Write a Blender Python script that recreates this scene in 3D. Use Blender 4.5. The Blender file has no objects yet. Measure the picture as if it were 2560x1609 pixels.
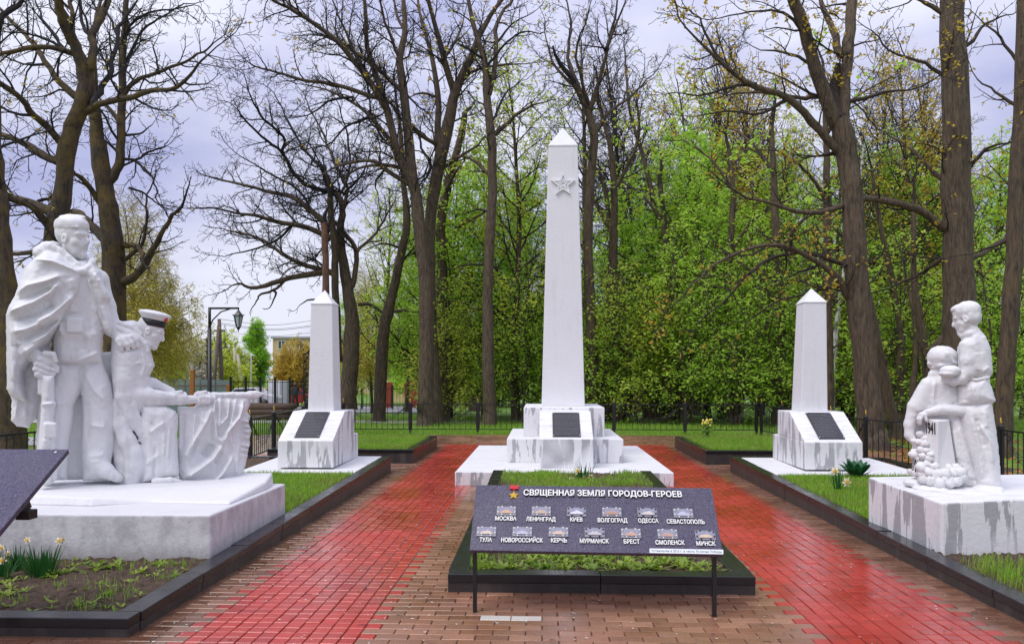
import bpy, bmesh, math, random
import numpy as np
from mathutils import Vector, Matrix
R = math.radians
SC = bpy.context.scene
COL = SC.collection
# ------------------------------------------------------------------ camera
HC, FPX, YAW, VH = 1.562, 2076.0, R(2.07), 938.0      # eye height, focal length in photo pixels, turn, horizon row
cam_d = bpy.data.cameras.new('camera'); cam = bpy.data.objects.new('camera', cam_d); COL.objects.link(cam)
cam.location = (0, 0, HC); cam.rotation_euler = (R(90), 0, YAW)
cam_d.sensor_width = 36.0; cam_d.lens = FPX/2560*36; cam_d.shift_y = (VH-804.5)/2560
cam_d.clip_start = 0.1; cam_d.clip_end = 1200
SC.camera = cam
# ------------------------------------------------------------------ sky, sun, exposure
SUN_EL, SUN_AZ = R(58), R(226)        # azimuth clockwise from +Y
wd = bpy.data.worlds.new('World'); SC.world = wd; wd.use_nodes = True
nt = wd.node_tree; nt.nodes.clear()
def wn(t, **k):
    n = nt.nodes.new(t)
    for a, b in k.items(): setattr(n, a, b)
    return n
out = wn('ShaderNodeOutputWorld'); bg = wn('ShaderNodeBackground'); nt.links.new(bg.outputs[0], out.inputs[0])
sky = wn('ShaderNodeTexSky', sky_type='NISHITA', sun_disc=False, sun_elevation=SUN_EL, sun_rotation=SUN_AZ)
sky.air_density = 1.0; sky.dust_density = 2.0
tc = wn('ShaderNodeTexCoord'); mp = wn('ShaderNodeMapping'); mp.inputs['Scale'].default_value = (1.0, 1.0, 2.4)
nt.links.new(tc.outputs['Generated'], mp.inputs[0])
nz = wn('ShaderNodeTexNoise'); nz.inputs['Scale'].default_value = 2.6; nz.inputs['Detail'].default_value = 6; nz.inputs['Roughness'].default_value = .5
nt.links.new(mp.outputs[0], nz.inputs['Vector'])
cr = wn('ShaderNodeValToRGB')
cr.color_ramp.elements[0].position = .37; cr.color_ramp.elements[0].color = (4.2, 4.4, 7.0, 1)
cr.color_ramp.elements[1].position = .61; cr.color_ramp.elements[1].color = (7.8, 7.9, 9.2, 1)
nt.links.new(nz.outputs['Fac'], cr.inputs[0])
# an overcast sky is brighter overhead than at the horizon
sx = wn('ShaderNodeSeparateXYZ'); nt.links.new(tc.outputs['Generated'], sx.inputs[0])
mr = wn('ShaderNodeMapRange'); mr.inputs['From Min'].default_value = .25; mr.inputs['From Max'].default_value = .95
mr.inputs['To Min'].default_value = 1.0; mr.inputs['To Max'].default_value = 1.5
nt.links.new(sx.outputs['Z'], mr.inputs['Value'])
vm = wn('ShaderNodeVectorMath', operation='SCALE'); nt.links.new(cr.outputs[0], vm.inputs[0]); nt.links.new(mr.outputs[0], vm.inputs['Scale'])
mx = wn('ShaderNodeMix', data_type='RGBA'); mx.inputs['Factor'].default_value = .88
nt.links.new(sky.outputs[0], mx.inputs[6]); nt.links.new(vm.outputs[0], mx.inputs[7])
nt.links.new(mx.outputs[2], bg.inputs[0]); bg.inputs[1].default_value = .1
sd = bpy.data.lights.new('sun', 'SUN'); sun = bpy.data.objects.new('sun', sd); COL.objects.link(sun)
sd.energy = 1.8; sd.angle = R(35); sd.color = (1, .95, .89)
sdir = Vector((math.sin(SUN_AZ)*math.cos(SUN_EL), math.cos(SUN_AZ)*math.cos(SUN_EL), math.sin(SUN_EL)))
sun.rotation_euler = (-sdir).to_track_quat('-Z', 'Y').to_euler(); sun.location = (0, -10, 30)
SC.view_settings.view_transform = 'Standard'; SC.view_settings.look = 'None'
SC.view_settings.exposure = 0.22; SC.view_settings.gamma = 1
SC.render.engine = 'CYCLES'
SC.cycles.max_bounces = 9; SC.cycles.diffuse_bounces = 6; SC.cycles.glossy_bounces = 2; SC.cycles.transmission_bounces = 5
SC.cycles.transparent_max_bounces = 4
try: SC.cycles.use_denoising = True
except Exception: pass
# ------------------------------------------------------------------ helpers
rng = random.Random(7)
NR = np.random.default_rng(11)
def ray(u, v):
    a, c = (u-1280.0)/FPX, (VH-v)/FPX
    return (a*math.cos(YAW)-math.sin(YAW), a*math.sin(YAW)+math.cos(YAW), c)
def P(u, v, d):                       # photo pixel at a distance d along the view axis -> site point
    r = ray(u, v); return Vector((r[0]*d, r[1]*d, HC+r[2]*d))
def G(u, v, z=0.0):                   # photo pixel on the level z -> site point
    r = ray(u, v); t = (z-HC)/r[2]; return Vector((r[0]*t, r[1]*t, z))

class MB:
    def __init__(s): s.v = []; s.f = []; s.m = []; s.smooth = []; s.n = 0
    def add(s, verts, faces, sm=False, mi=0):
        b = s.n; verts = [tuple(map(float, q)) for q in verts]
        s.v += verts; s.n += len(verts)
        for f in faces:
            s.f.append(tuple(b+i for i in f)); s.smooth.append(sm); s.m.append(mi)
        return s
    def box(s, lo, hi, M=None, mi=0):
        x0, y0, z0 = lo; x1, y1, z1 = hi
        v = [(x0,y0,z0),(x1,y0,z0),(x1,y1,z0),(x0,y1,z0),(x0,y0,z1),(x1,y0,z1),(x1,y1,z1),(x0,y1,z1)]
        if M is not None: v = [M @ Vector(q) for q in v]
        return s.add(v, [(3,2,1,0),(4,5,6,7),(0,1,5,4),(1,2,6,5),(2,3,7,6),(3,0,4,7)], False, mi)
    def hexa(s, bot, top, mi=0):      # two rings of the same length, bottom and top
        n = len(bot); v = list(bot)+list(top)
        f = [tuple(range(n-1, -1, -1)), tuple(range(n, 2*n))]+[(i, (i+1) % n, n+(i+1) % n, n+i) for i in range(n)]
        return s.add(v, f, False, mi)
    def prism(s, poly, z0, z1, mi=0):
        f0 = z0 if callable(z0) else (lambda x, y: z0); f1 = z1 if callable(z1) else (lambda x, y: z1)
        return s.hexa([(x, y, f0(x, y)) for x, y in poly], [(x, y, f1(x, y)) for x, y in poly], mi)
    def tube(s, pts, rad, n=8, sm=True, mi=0, cap=True):
        pts = [Vector(p) for p in pts]; k = len(pts)
        if not hasattr(rad, '__len__'): rad = [rad]*k
        T = [(pts[min(i+1, k-1)]-pts[max(i-1, 0)]).normalized() for i in range(k)]
        a = Vector((0, 0, 1)) if abs(T[0].z) < .9 else Vector((1, 0, 0))
        nrm = T[0].cross(a).normalized(); V = []
        for i in range(k):
            nrm = (nrm-T[i]*nrm.dot(T[i])).normalized(); b = T[i].cross(nrm)
            for j in range(n):
                t = 2*math.pi*j/n; V.append(pts[i]+(nrm*math.cos(t)+b*math.sin(t))*rad[i])
        F = [(i*n+j, i*n+(j+1) % n, (i+1)*n+(j+1) % n, (i+1)*n+j) for i in range(k-1) for j in range(n)]
        if cap: F += [tuple(range(n-1, -1, -1)), tuple((k-1)*n+j for j in range(n))]
        return s.add(V, F, sm, mi)
    def lathe(s, prof, c, n=16, axis=None, sm=True, mi=0):   # prof: (radius, height)
        c = Vector(c); Mx = axis if axis is not None else Matrix.Identity(3); V = []
        for r, h in prof:
            for j in range(n):
                t = 2*math.pi*j/n; V.append(c+Mx @ Vector((r*math.cos(t), r*math.sin(t), h)))
        k = len(prof)
        F = [(i*n+j, i*n+(j+1) % n, (i+1)*n+(j+1) % n, (i+1)*n+j) for i in range(k-1) for j in range(n)]
        F += [tuple(range(n-1, -1, -1)), tuple((k-1)*n+j for j in range(n))]
        return s.add(V, F, sm, mi)
    def ball(s, c, r, M=None, nu=12, nv=8, mi=0):
        if not hasattr(r, '__len__'): r = (r, r, r)
        V, F = [], []
        for i in range(nv+1):
            th = math.pi*i/nv
            for j in range(nu):
                ph = 2*math.pi*j/nu
                q = Vector((r[0]*math.sin(th)*math.cos(ph), r[1]*math.sin(th)*math.sin(ph), r[2]*math.cos(th)))
                if M is not None: q = M @ q
                V.append(q+Vector(c))
        for i in range(nv):
            for j in range(nu): F.append((i*nu+j, (i+1)*nu+j, (i+1)*nu+(j+1) % nu, i*nu+(j+1) % nu))
        return s.add(V, F, True, mi)

def mesh_np(name, V, F, smooth=True):
    V = np.asarray(V, np.float32); F = np.asarray(F, np.int32)
    me = bpy.data.meshes.new(name); k = F.shape[1]
    me.vertices.add(len(V)); me.vertices.foreach_set('co', V.ravel())
    me.loops.add(F.size); me.loops.foreach_set('vertex_index', F.ravel())
    me.polygons.add(len(F)); me.polygons.foreach_set('loop_start', np.arange(0, F.size, k, dtype=np.int32))
    try: me.polygons.foreach_set('loop_total', np.full(len(F), k, np.int32))
    except Exception: pass
    me.polygons.foreach_set('use_smooth', np.full(len(F), bool(smooth)))
    me.update(calc_edges=True); return me

def link(name, me, mat=None, parent=None):
    o = bpy.data.objects.new(name, me); COL.objects.link(o)
    if mat is not None:
        for m in (mat if isinstance(mat, (list, tuple)) else [mat]): me.materials.append(m)
    if parent is not None: o.parent = parent
    return o
def origin(p):                        # world location of a parent chain (translations only)
    v = Vector((0, 0, 0))
    while p is not None: v += p.location; p = p.parent
    return v
def obj(name, mb, mat, parent=None, bevel=0, segs=2):
    b = origin(parent)
    me = bpy.data.meshes.new(name)
    me.from_pydata([(x-b.x, y-b.y, z-b.z) for x, y, z in mb.v], [], mb.f)
    me.polygons.foreach_set('use_smooth', mb.smooth); me.polygons.foreach_set('material_index', mb.m); me.update()
    o = link(name, me, mat, parent)
    if bevel:
        md = o.modifiers.new('bevel', 'BEVEL'); md.width = bevel; md.segments = segs; md.limit_method = 'ANGLE'; md.angle_limit = R(35)
    return o
def tag(o, label=None, cat=None, group=None, kind=None):
    if label: o['label'] = label
    if cat: o['category'] = cat
    if group: o['group'] = group
    if kind: o['kind'] = kind
    return o
def thing(name, loc, label, cat, group=None):
    o = bpy.data.objects.new(name, None); COL.objects.link(o); o.location = loc; o.empty_display_size = .2
    return tag(o, label, cat, group)
def copy_tree(o, parent=None):
    c = o.copy(); COL.objects.link(c); c.parent = parent
    for ch in list(o.children): copy_tree(ch, c)
    return c
# ------------------------------------------------------------------ materials
class NT:
    def __init__(s, name):
        s.m = bpy.data.materials.new(name); s.m.use_nodes = True; s.t = s.m.node_tree
        s.b = s.t.nodes['Principled BSDF']; s.out = s.t.nodes['Material Output']
    def n(s, t, ins=None, **k):
        x = s.t.nodes.new(t)
        for a, b in k.items(): setattr(x, a, b)
        for a, b in (ins or {}).items(): s.set(x.inputs[a], b)
        return x
    def set(s, sock, v):
        if hasattr(v, 'is_output'): s.t.links.new(v, sock)
        else: sock.default_value = v
    def coord(s, scale=(1, 1, 1), kind='Object', loc=(0, 0, 0)):
        c = s.n('ShaderNodeTexCoord'); m = s.n('ShaderNodeMapping'); s.t.links.new(c.outputs[kind], m.inputs[0])
        m.inputs['Scale'].default_value = scale; m.inputs['Location'].default_value = loc; return m.outputs[0]
    def noise(s, vec, scale, detail=4, rough=.55, dist=0):
        x = s.n('ShaderNodeTexNoise', {'Scale': scale, 'Detail': detail, 'Roughness': rough, 'Distortion': dist}); s.t.links.new(vec, x.inputs['Vector']); return x.outputs['Fac']
    def ramp(s, fac, stops, interp='LINEAR'):
        x = s.n('ShaderNodeValToRGB'); s.t.links.new(fac, x.inputs[0]); r = x.color_ramp; r.interpolation = interp
        while len(r.elements) < len(stops): r.elements.new(.5)
        for e, (p, c) in zip(r.elements, stops):
            e.position = p; e.color = (c, c, c, 1) if not hasattr(c, '__len__') else (*c, 1)
        return x.outputs[0]
    def mix(s, f, a, b, blend='MIX'):
        x = s.n('ShaderNodeMix', data_type='RGBA', blend_type=blend); s.set(x.inputs[0], f)
        for i, q in ((6, a), (7, b)): s.set(x.inputs[i], q if hasattr(q, 'is_output') else (*q, 1))
        return x.outputs[2]
    def math(s, op, a, b=0.0):
        x = s.n('ShaderNodeMath', operation=op); s.set(x.inputs[0], a); s.set(x.inputs[1], b); return x.outputs[0]
    def bump(s, h, strength=.3, dist=.01, prev=None):
        x = s.n('ShaderNodeBump', {'Strength': strength, 'Distance': dist, 'Height': h})
        if prev is not None: s.t.links.new(prev, x.inputs['Normal'])
        s.t.links.new(x.outputs[0], s.b.inputs['Normal']); return x.outputs[0]
    def base(s, c): s.set(s.b.inputs['Base Color'], c if hasattr(c, 'is_output') else (*c, 1)); return s
    def rough(s, r): s.set(s.b.inputs['Roughness'], r); return s

def plain(name, c, rough=.6, metal=0, nscale=8, var=.15, bump=0):
    n = NT(name); co = n.coord(); f = n.noise(co, nscale, 5)
    n.base(n.mix(f, tuple(q*(1-var) for q in c), tuple(min(1, q*(1+var)) for q in c))).rough(rough); n.b.inputs['Metallic'].default_value = metal
    if bump: n.bump(f, bump, .01)
    return n.m
def mat_plaster(name, hard=True, drips=.5, lo=(.70, .70, .715), hi=(.77, .77, .775), grime=0.0, streak=.35):
    n = NT(name); co = n.coord(); geo = n.n('ShaderNodeNewGeometry'); sep = n.n('ShaderNodeSeparateXYZ'); n.t.links.new(geo.outputs['Normal'], sep.inputs[0])
    up = n.ramp(sep.outputs['Z'], [(.45, 0), (.8, 1)])
    base = n.mix(n.noise(co, 3.2, 6), lo, hi)
    # damp runs where rain has soaked through the paint: tall narrow patches with crisp edges
    c2 = n.coord((5.2, 5.2, .62)); w = n.noise(c2, 1.9, 4, .6, .25)
    run = n.ramp(w, [(.515, 0), (.528, 1)] if hard else [(.5, 0), (.72, 1)])
    c3 = n.coord((1.1, 1.1, 1.1), loc=(3, 1, 5)); zone = n.ramp(n.noise(c3, 1.2, 2), [(.34, 0), (.46, 1)] if hard else [(.42, 0), (.56, 1)])
    f = n.math('MULTIPLY', n.math('MULTIPLY', run, zone), drips)
    notup = n.math('SUBTRACT', 1.0, up)
    base = n.mix(n.math('MULTIPLY', f, notup), base, (.36, .36, .375))
    # fine grey streaks
    c4 = n.coord((26, 26, 1.3)); st = n.ramp(n.noise(c4, 1.0, 3), [(.55, 0), (.8, streak)])
    base = n.mix(n.math('MULTIPLY', st, notup), base, (.5, .5, .52))
    if hard:                           # brushed, half washed off paint on the level tops
        c5 = n.coord((1.6, 15, 4)); br = n.ramp(n.noise(c5, 1.6, 5, .65), [(.5, 0), (.68, .6)])
        base = n.mix(n.math('MULTIPLY', br, up), base, (.42, .42, .43))
    sp = n.ramp(n.noise(n.coord((1, 1, 1), loc=(9, 2, 2)), 38, 3, .7), [(.68, 0), (.76, .5)])
    base = n.mix(sp, base, (.45, .44, .44))
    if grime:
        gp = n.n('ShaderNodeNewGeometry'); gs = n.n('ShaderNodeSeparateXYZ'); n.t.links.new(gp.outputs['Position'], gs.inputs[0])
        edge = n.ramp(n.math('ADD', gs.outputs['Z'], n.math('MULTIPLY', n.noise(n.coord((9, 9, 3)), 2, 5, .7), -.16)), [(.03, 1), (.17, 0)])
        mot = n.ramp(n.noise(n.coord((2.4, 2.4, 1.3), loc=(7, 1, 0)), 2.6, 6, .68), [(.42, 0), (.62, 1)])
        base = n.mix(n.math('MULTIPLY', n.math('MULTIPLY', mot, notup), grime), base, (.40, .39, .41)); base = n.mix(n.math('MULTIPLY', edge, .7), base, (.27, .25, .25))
    n.base(base).rough(.62)
    b1 = n.noise(co, 22, 6, .65)
    n.bump(n.math('ADD', b1, n.math('MULTIPLY', n.noise(co, 70, 4, .7), .4)), .4, .014); return n.m
def mat_granite(name, dark, light, rough=.22, scale=260, amt=.5):
    n = NT(name); co = n.coord()
    f = n.ramp(n.noise(co, scale, 3, .7), [(.44, 0), (.66, 1)])
    g = n.noise(co, 14, 4)
    c = n.mix(n.math('MULTIPLY', f, amt), dark, light)
    c = n.mix(n.math('MULTIPLY', g, .25), c, tuple(q*.55 for q in dark))
    n.base(c); n.rough(n.ramp(n.noise(co, 5, 4), [(.3, rough*.7), (.7, rough*1.5)]))
    n.bump(f, .05, .002); return n.m
def mat_bark(name, a, b, moss=None, mossamt=.4, scale=1.0):
    n = NT(name); co = n.coord((7*scale, 7*scale, 1.5*scale)); f = n.noise(co, 2.2, 6, .7, .4)
    f2 = n.noise(n.coord((22*scale, 22*scale, 3.2*scale)), 1.6, 5, .65, .3)
    h = n.math('ADD', f, n.math('MULTIPLY', f2, .7))
    c = n.mix(n.ramp(h, [(.62, 0), (1.0, 1)]), a, b)
    if moss: c = n.mix(n.math('MULTIPLY', n.ramp(n.noise(n.coord(), 2.6, 6, .7), [(.45, 0), (.62, 1)]), mossamt), c, moss)
    n.base(c).rough(.85); n.bump(h, .9, .03); return n.m
def mat_leaf(name, a, b, trans=.4, dry=None):
    n = NT(name); co = n.coord(); oi = n.n('ShaderNodeObjectInfo')
    f = n.noise(co, .9, 3, .6); at = n.n('ShaderNodeAttribute', attribute_name='tint')
    fac = n.ramp(n.math('ADD', n.math('MULTIPLY', f, .6), n.math('MULTIPLY', at.outputs['Fac'], .5)), [(.25, 0), (.8, 1)])
    c = n.mix(fac, a, b)
    if dry: c = n.mix(n.math('MULTIPLY', n.ramp(n.math('ADD', n.noise(n.coord(loc=(3, 8, 1)), 1.7, 5, .7), n.math('MULTIPLY', at.outputs['Fac'], .22)), [(.62, 0), (.78, 1)]), .75), c, dry)
    n.base(c).rough(.5)
    tr = n.n('ShaderNodeBsdfTranslucent'); n.set(tr.inputs[0], c)
    ms = n.n('ShaderNodeMixShader'); ms.inputs[0].default_value = trans
    n.t.links.new(n.b.outputs[0], ms.inputs[1]); n.t.links.new(tr.outputs[0], ms.inputs[2]); n.t.links.new(ms.outputs[0], n.out.inputs[0])
    return n.m

M_BLOCK = mat_plaster('weathered_white_paint', True, .95)
M_SHAFT = mat_plaster('shaft_white_paint', False, .16, (.68, .68, .70), (.75, .75, .76), 0, .12)
M_STAT = mat_plaster('statue_white_paint', False, .4, (.66, .66, .675), (.76, .76, .765))
M_PLINTH = mat_plaster('plinth_grey_white_paint', False, .55, (.58, .58, .60), (.70, .70, .71), .75)
M_KERB = mat_granite('black_granite', (.007, .007, .008), (.05, .05, .053), .2)
M_SIGN = mat_granite('violet_granite', (.042, .036, .062), (.24, .21, .31), .28, 120, .6)
M_PLAQ = mat_granite('polished_plaque', (.028, .027, .034), (.06, .06, .07), .22)
M_BLACK = plain('black_paint', (.012, .012, .013), .35, 0, 20)
M_SOIL = None
# ------------------------------------------------------------------ ground and paving
def kt(y): return .115+.135*max(0, min(1, (y-4.93)/8.67))        # top of the kerbs, rising gently away from the camera
XL, XR = -2.46, 3.04
BEDS = dict(left=(-5.35, XL, 4.87, 13.45), right=(XR, 5.5, 4.6, 13.55), rear_left=(-4.9, -2.28, 14.65, 18.0), rear_right=(2.86, 5.1, 14.65, 18.0), mid=(-.68, 1.52, 5.97, 11.78))
SLAB = (-1.24, 1.86, 11.79, 16.3)
def mat_ground():
    n = NT('park_lawn_soil'); co = n.coord(); f = n.noise(co, .35, 6, .65); g = n.noise(co, 9, 5, .7)
    c = n.mix(n.ramp(g, [(.3, 0), (.7, 1)]), (.075, .17, .015), (.17, .32, .035))
    c = n.mix(n.math('MULTIPLY', n.ramp(f, [(.5, 0), (.64, 1)]), .75), c, (.085, .055, .03))
    n.base(c).rough(.95); n.bump(g, .6, .06); return n.m
def gz(y): return -.03-.02*max(0, min(86, y-24))
g = MB(); NG = 120
vs = []; S = [-420+840*i/NG for i in range(NG+1)]
YS = [-20+i*.9 for i in range(80)]+[52+548*(i/40)**2 for i in range(41)]
g.add([(x, y, gz(y)) for y in YS for x in S], [(j*(NG+1)+i, j*(NG+1)+i+1, (j+1)*(NG+1)+i+1, (j+1)*(NG+1)+i) for j in range(120) for i in range(NG)], True)
tag(obj('ground', g, mat_ground()), 'park lawn reaching back under the trees', 'ground', kind='structure')
def mat_joint():
    n = NT('paving_sand'); co = n.coord(); n.base(n.mix(n.noise(co, 30, 4), (.03, .018, .012), (.07, .042, .028))).rough(.6); return n.m
gj = MB(); gj.add([(-8, 1.5, -.012), (8, 1.5, -.012), (8, 21.85, -.012), (-8, 21.85, -.012)], [(0, 1, 2, 3)])
tag(obj('paving_bed', gj, mat_joint()), 'dark sand bed under the block paving', 'paving', kind='structure')

def pavers():
    V, F, C = [], [], []; r = np.random.default_rng(3)
    bx = [(SLAB[0]+.11, SLAB[1]-.11, SLAB[2]+.11, SLAB[3]-.11)]+[(a+.11, b-.11, c+.11, d-.11) for a, b, c, d in BEDS.values()]
    def brick(x0, x1, y0, y1, red):
        cx, cy = (x0+x1)/2, (y0+y1)/2
        for a, b, c, d in bx:
            if a < cx < b and c < cy < d: return
        gp, bv = (.0026, .004) if not red else (.0032, .0045)
        if red: gy = .0015
        else: gy = gp
        xa, xb, ya, yb = x0+gp, x1-gp, y0+gy, y1-gy
        dz = r.normal(0, .0012); tx, ty = r.normal(0, .006), r.normal(0, .008)
        def z(x, y): return dz+(x-cx)*tx+(y-cy)*ty
        b0 = len(V)
        V.extend([(xa, ya, -.012), (xb, ya, -.012), (xb, yb, -.012), (xa, yb, -.012)])
        V.extend([(xa, ya, z(xa, ya)-bv), (xb, ya, z(xb, ya)-bv), (xb, yb, z(xb, yb)-bv), (xa, yb, z(xa, yb)-bv)])
        V.extend([(x, y, z(x, y)) for x, y in ((xa+bv, ya+bv), (xb-bv, ya+bv), (xb-bv, yb-bv), (xa+bv, yb-bv))])
        for k in (0, 4):
            for i in range(4): F.append((b0+k+i, b0+k+(i+1) % 4, b0+k+4+(i+1) % 4, b0+k+4+i))
        F.append((b0+8, b0+9, b0+10, b0+11))
        if red: c = np.array((.47, .042, .028))*r.uniform(.86, 1.1)
        else:
            t = r.random(); c = np.array((.27, .118, .066))*(1-t)+np.array((.37, .19, .118))*t; c = c*r.uniform(.8, 1.12)
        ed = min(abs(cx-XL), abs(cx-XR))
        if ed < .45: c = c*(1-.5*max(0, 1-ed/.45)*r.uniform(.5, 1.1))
        if not red and PAINT(cx, cy): c = np.array((.7, .66, .6))
        C.extend([c]*12)
    pl = G(1220, 1547); 
    def PAINT(x, y): return abs(y-pl.y) < .05 and pl.x-.06 < x < pl.x+.36
    y = 2.0; j = 0
    while y < 21.8:
        off = .1*(j % 2)
        if y < 18.7: zones = ((-7.5, -2.1, 'r'), (-1.1, 1.7, 'b'), (2.7, 7.6, 'l'))
        else: zones = ((-7.5, 7.5, 'n'),)
        for a, b, k in zones:
            if y < 18.7:
                if k in 'b' and off == 0:
                    pass
                x = b-off if k == 'r' else a+off
                if k == 'r':
                    if off: brick(b-.1, b, y, y+.1, True)
                    while x > a: brick(x-.2, x, y, y+.1, False); x -= .2
                else:
                    if off: brick(a, a+.1, y, y+.1, True)
                    while x+.2 <= b+.001: brick(x, x+.2, y, y+.1, False); x += .2
                    if k == 'b' and b-x > .05: brick(x, b, y, y+.1, True)
            else:
                x = a+off
                while x < b: brick(x, x+.2, y, y+.1, False); x += .2
        if y < 18.7:
            for x0 in (-2.1, 1.7):
                for i in range(10): brick(x0+.1*i, x0+.1*i+.1, y, y+.1, True)
        y += .1; j += 1
    me = mesh_np('brick_paving', V, F, False)
    at = me.color_attributes.new('paver', 'FLOAT_COLOR', 'POINT'); cc = np.ones((len(V), 4), np.float32); cc[:, :3] = np.array(C); at.data.foreach_set('color', cc.ravel())
    n = NT('wet_pavers'); a = n.n('ShaderNodeVertexColor', layer_name='paver'); co = n.coord()
    f = n.noise(co, 55, 5, .7); big = n.noise(co, .9, 5, .6)
    c = n.mix(n.ramp(f, [(.3, .75), (.7, 1.15)]), (0, 0, 0), a.outputs[0])
    wet = n.ramp(big, [(.42, 0), (.62, 1)])
    c = n.mix(n.math('MULTIPLY', wet, .4), c, n.mix(1.0, c, (.5, .46, .42), 'MULTIPLY'))
    grime = n.ramp(n.noise(n.coord(loc=(4, 7, 0)), 3.4, 6, .7), [(.56, 0), (.7, .5)])
    c = n.mix(grime, c, (.07, .045, .03))
    n.base(c); n.rough(n.ramp(n.math('ADD', big, n.math('MULTIPLY', f, .3)), [(.42, .42), (.75, .1)])); n.b.inputs['Specular IOR Level'].default_value = .5
    n.bump(f, .25, .003)
    o = link('brick_paving', me, n.m); tag(o, 'wet brown block paving with two red bands', 'paving', kind='structure')
pavers()

# ------------------------------------------------------------------ raised beds
def mat_soil():
    n = NT('bed_soil'); co = n.coord(); f = n.noise(co, 18, 7, .75); h = n.noise(co, 70, 5, .7)
    c = n.mix(n.ramp(f, [(.3, 0), (.7, 1)]), (.05, .030, .019), (.22, .145, .095)); c = n.mix(n.ramp(h, [(.6, 0), (.75, .6)]), c, (.22, .17, .13))
    n.base(c).rough(.9); n.bump(n.math('ADD', f, n.math('MULTIPLY', h, .5)), 1.0, .06); return n.m
M_SOIL = mat_soil()
def mat_kerbside():
    n = NT('kerb_side'); co = n.coord(); f = n.noise(co, 260, 3, .7); g = n.noise(n.coord((3, 3, .6)), 2.2, 5, .6)
    c = n.mix(n.ramp(f, [(.42, 0), (.7, 1)]), (.018, .016, .016), (.075, .064, .058)); c = n.mix(n.ramp(g, [(.5, 0), (.7, .6)]), c, (.10, .085, .075))
    n.base(c).rough(.4); n.bump(f, .15, .003); return n.m
M_KSIDE = mat_kerbside()
KW, CAPT = .14, .062
def kerb_run(mb_c, mb_b, p0, p1, inward):       # one side of a bed as butted stones
    p0, p1 = Vector(p0), Vector(p1); d = p1-p0; L = d.length; d.normalize(); n_ = Vector(inward)
    k = max(1, round(L/.95))
    for i in range(k):
        a = p0+d*(L*i/k+.0015); b = p0+d*(L*(i+1)/k-.0015)
        ja = rng.uniform(-.0035, .0035); sh_ = n_*rng.uniform(-.003, .003); a = a+sh_; b = b+sh_
        for mb, o, i2, z0, z1 in ((mb_c, -.009, KW, -CAPT, ja), (mb_b, 0, KW-.012, None, -CAPT+.001)):
            ring = [a+n_*o, b+n_*o, b+n_*i2, a+n_*i2]
            lo = [(q.x, q.y, -.012 if z0 is None else kt(q.y)+z0) for q in ring]; hi = [(q.x, q.y, kt(q.y)+z1) for q in ring]
            mb.hexa(lo, hi)
def bed(key, label, closed=True):
    x0, x1, y0, y1 = BEDS[key]
    t = thing('raised_bed', ((x0+x1)/2, (y0+y1)/2, 0), label, 'flower bed', 'black kerbed beds of the memorial')
    c, b = MB(), MB()
    kerb_run(c, b, (x0, y0), (x1, y0), (0, 1)); 
    if closed: kerb_run(c, b, (x1, y1), (x0, y1), (0, -1))
    ya, yb = y0+KW+.002, y1-(KW+.002 if closed else 0)
    kerb_run(c, b, (x1, ya), (x1, yb), (-1, 0)); kerb_run(c, b, (x0, yb), (x0, ya), (1, 0))
    obj('kerb_cap', c, M_KERB, t, .006); obj('kerb_face', b, M_KSIDE, t, .004)
    s = MB(); nx, ny = 80, 200
    X = [x0+.12+(x1-x0-.24)*i/nx for i in range(nx+1)]; Y = [y0+.12+(y1-y0-.22)*i/ny for i in range(ny+1)]
    s.add([(x, y, kt(y)-.03+rng.gauss(0, .011)+.012*math.sin(x*9+2*math.sin(y*5))*math.sin(y*11)) for y in Y for x in X], [(j*(nx+1)+i, j*(nx+1)+i+1, (j+1)*(nx+1)+i+1, (j+1)*(nx+1)+i) for j in range(ny) for i in range(nx)], True)
    obj('soil', s, M_SOIL, t); return t
bed('left', 'long kerbed bed left of the path holding the soldier and sailor statue')
bed('right', 'long kerbed bed right of the path holding the statue of a boy and a woman')
bed('rear_left', 'short kerbed grass bed behind the small obelisk left of the path')
bed('rear_right', 'short kerbed grass bed behind the small obelisk right of the path')
bed('mid', 'black kerbed bed between the two red bands, behind the granite board', False)

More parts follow.
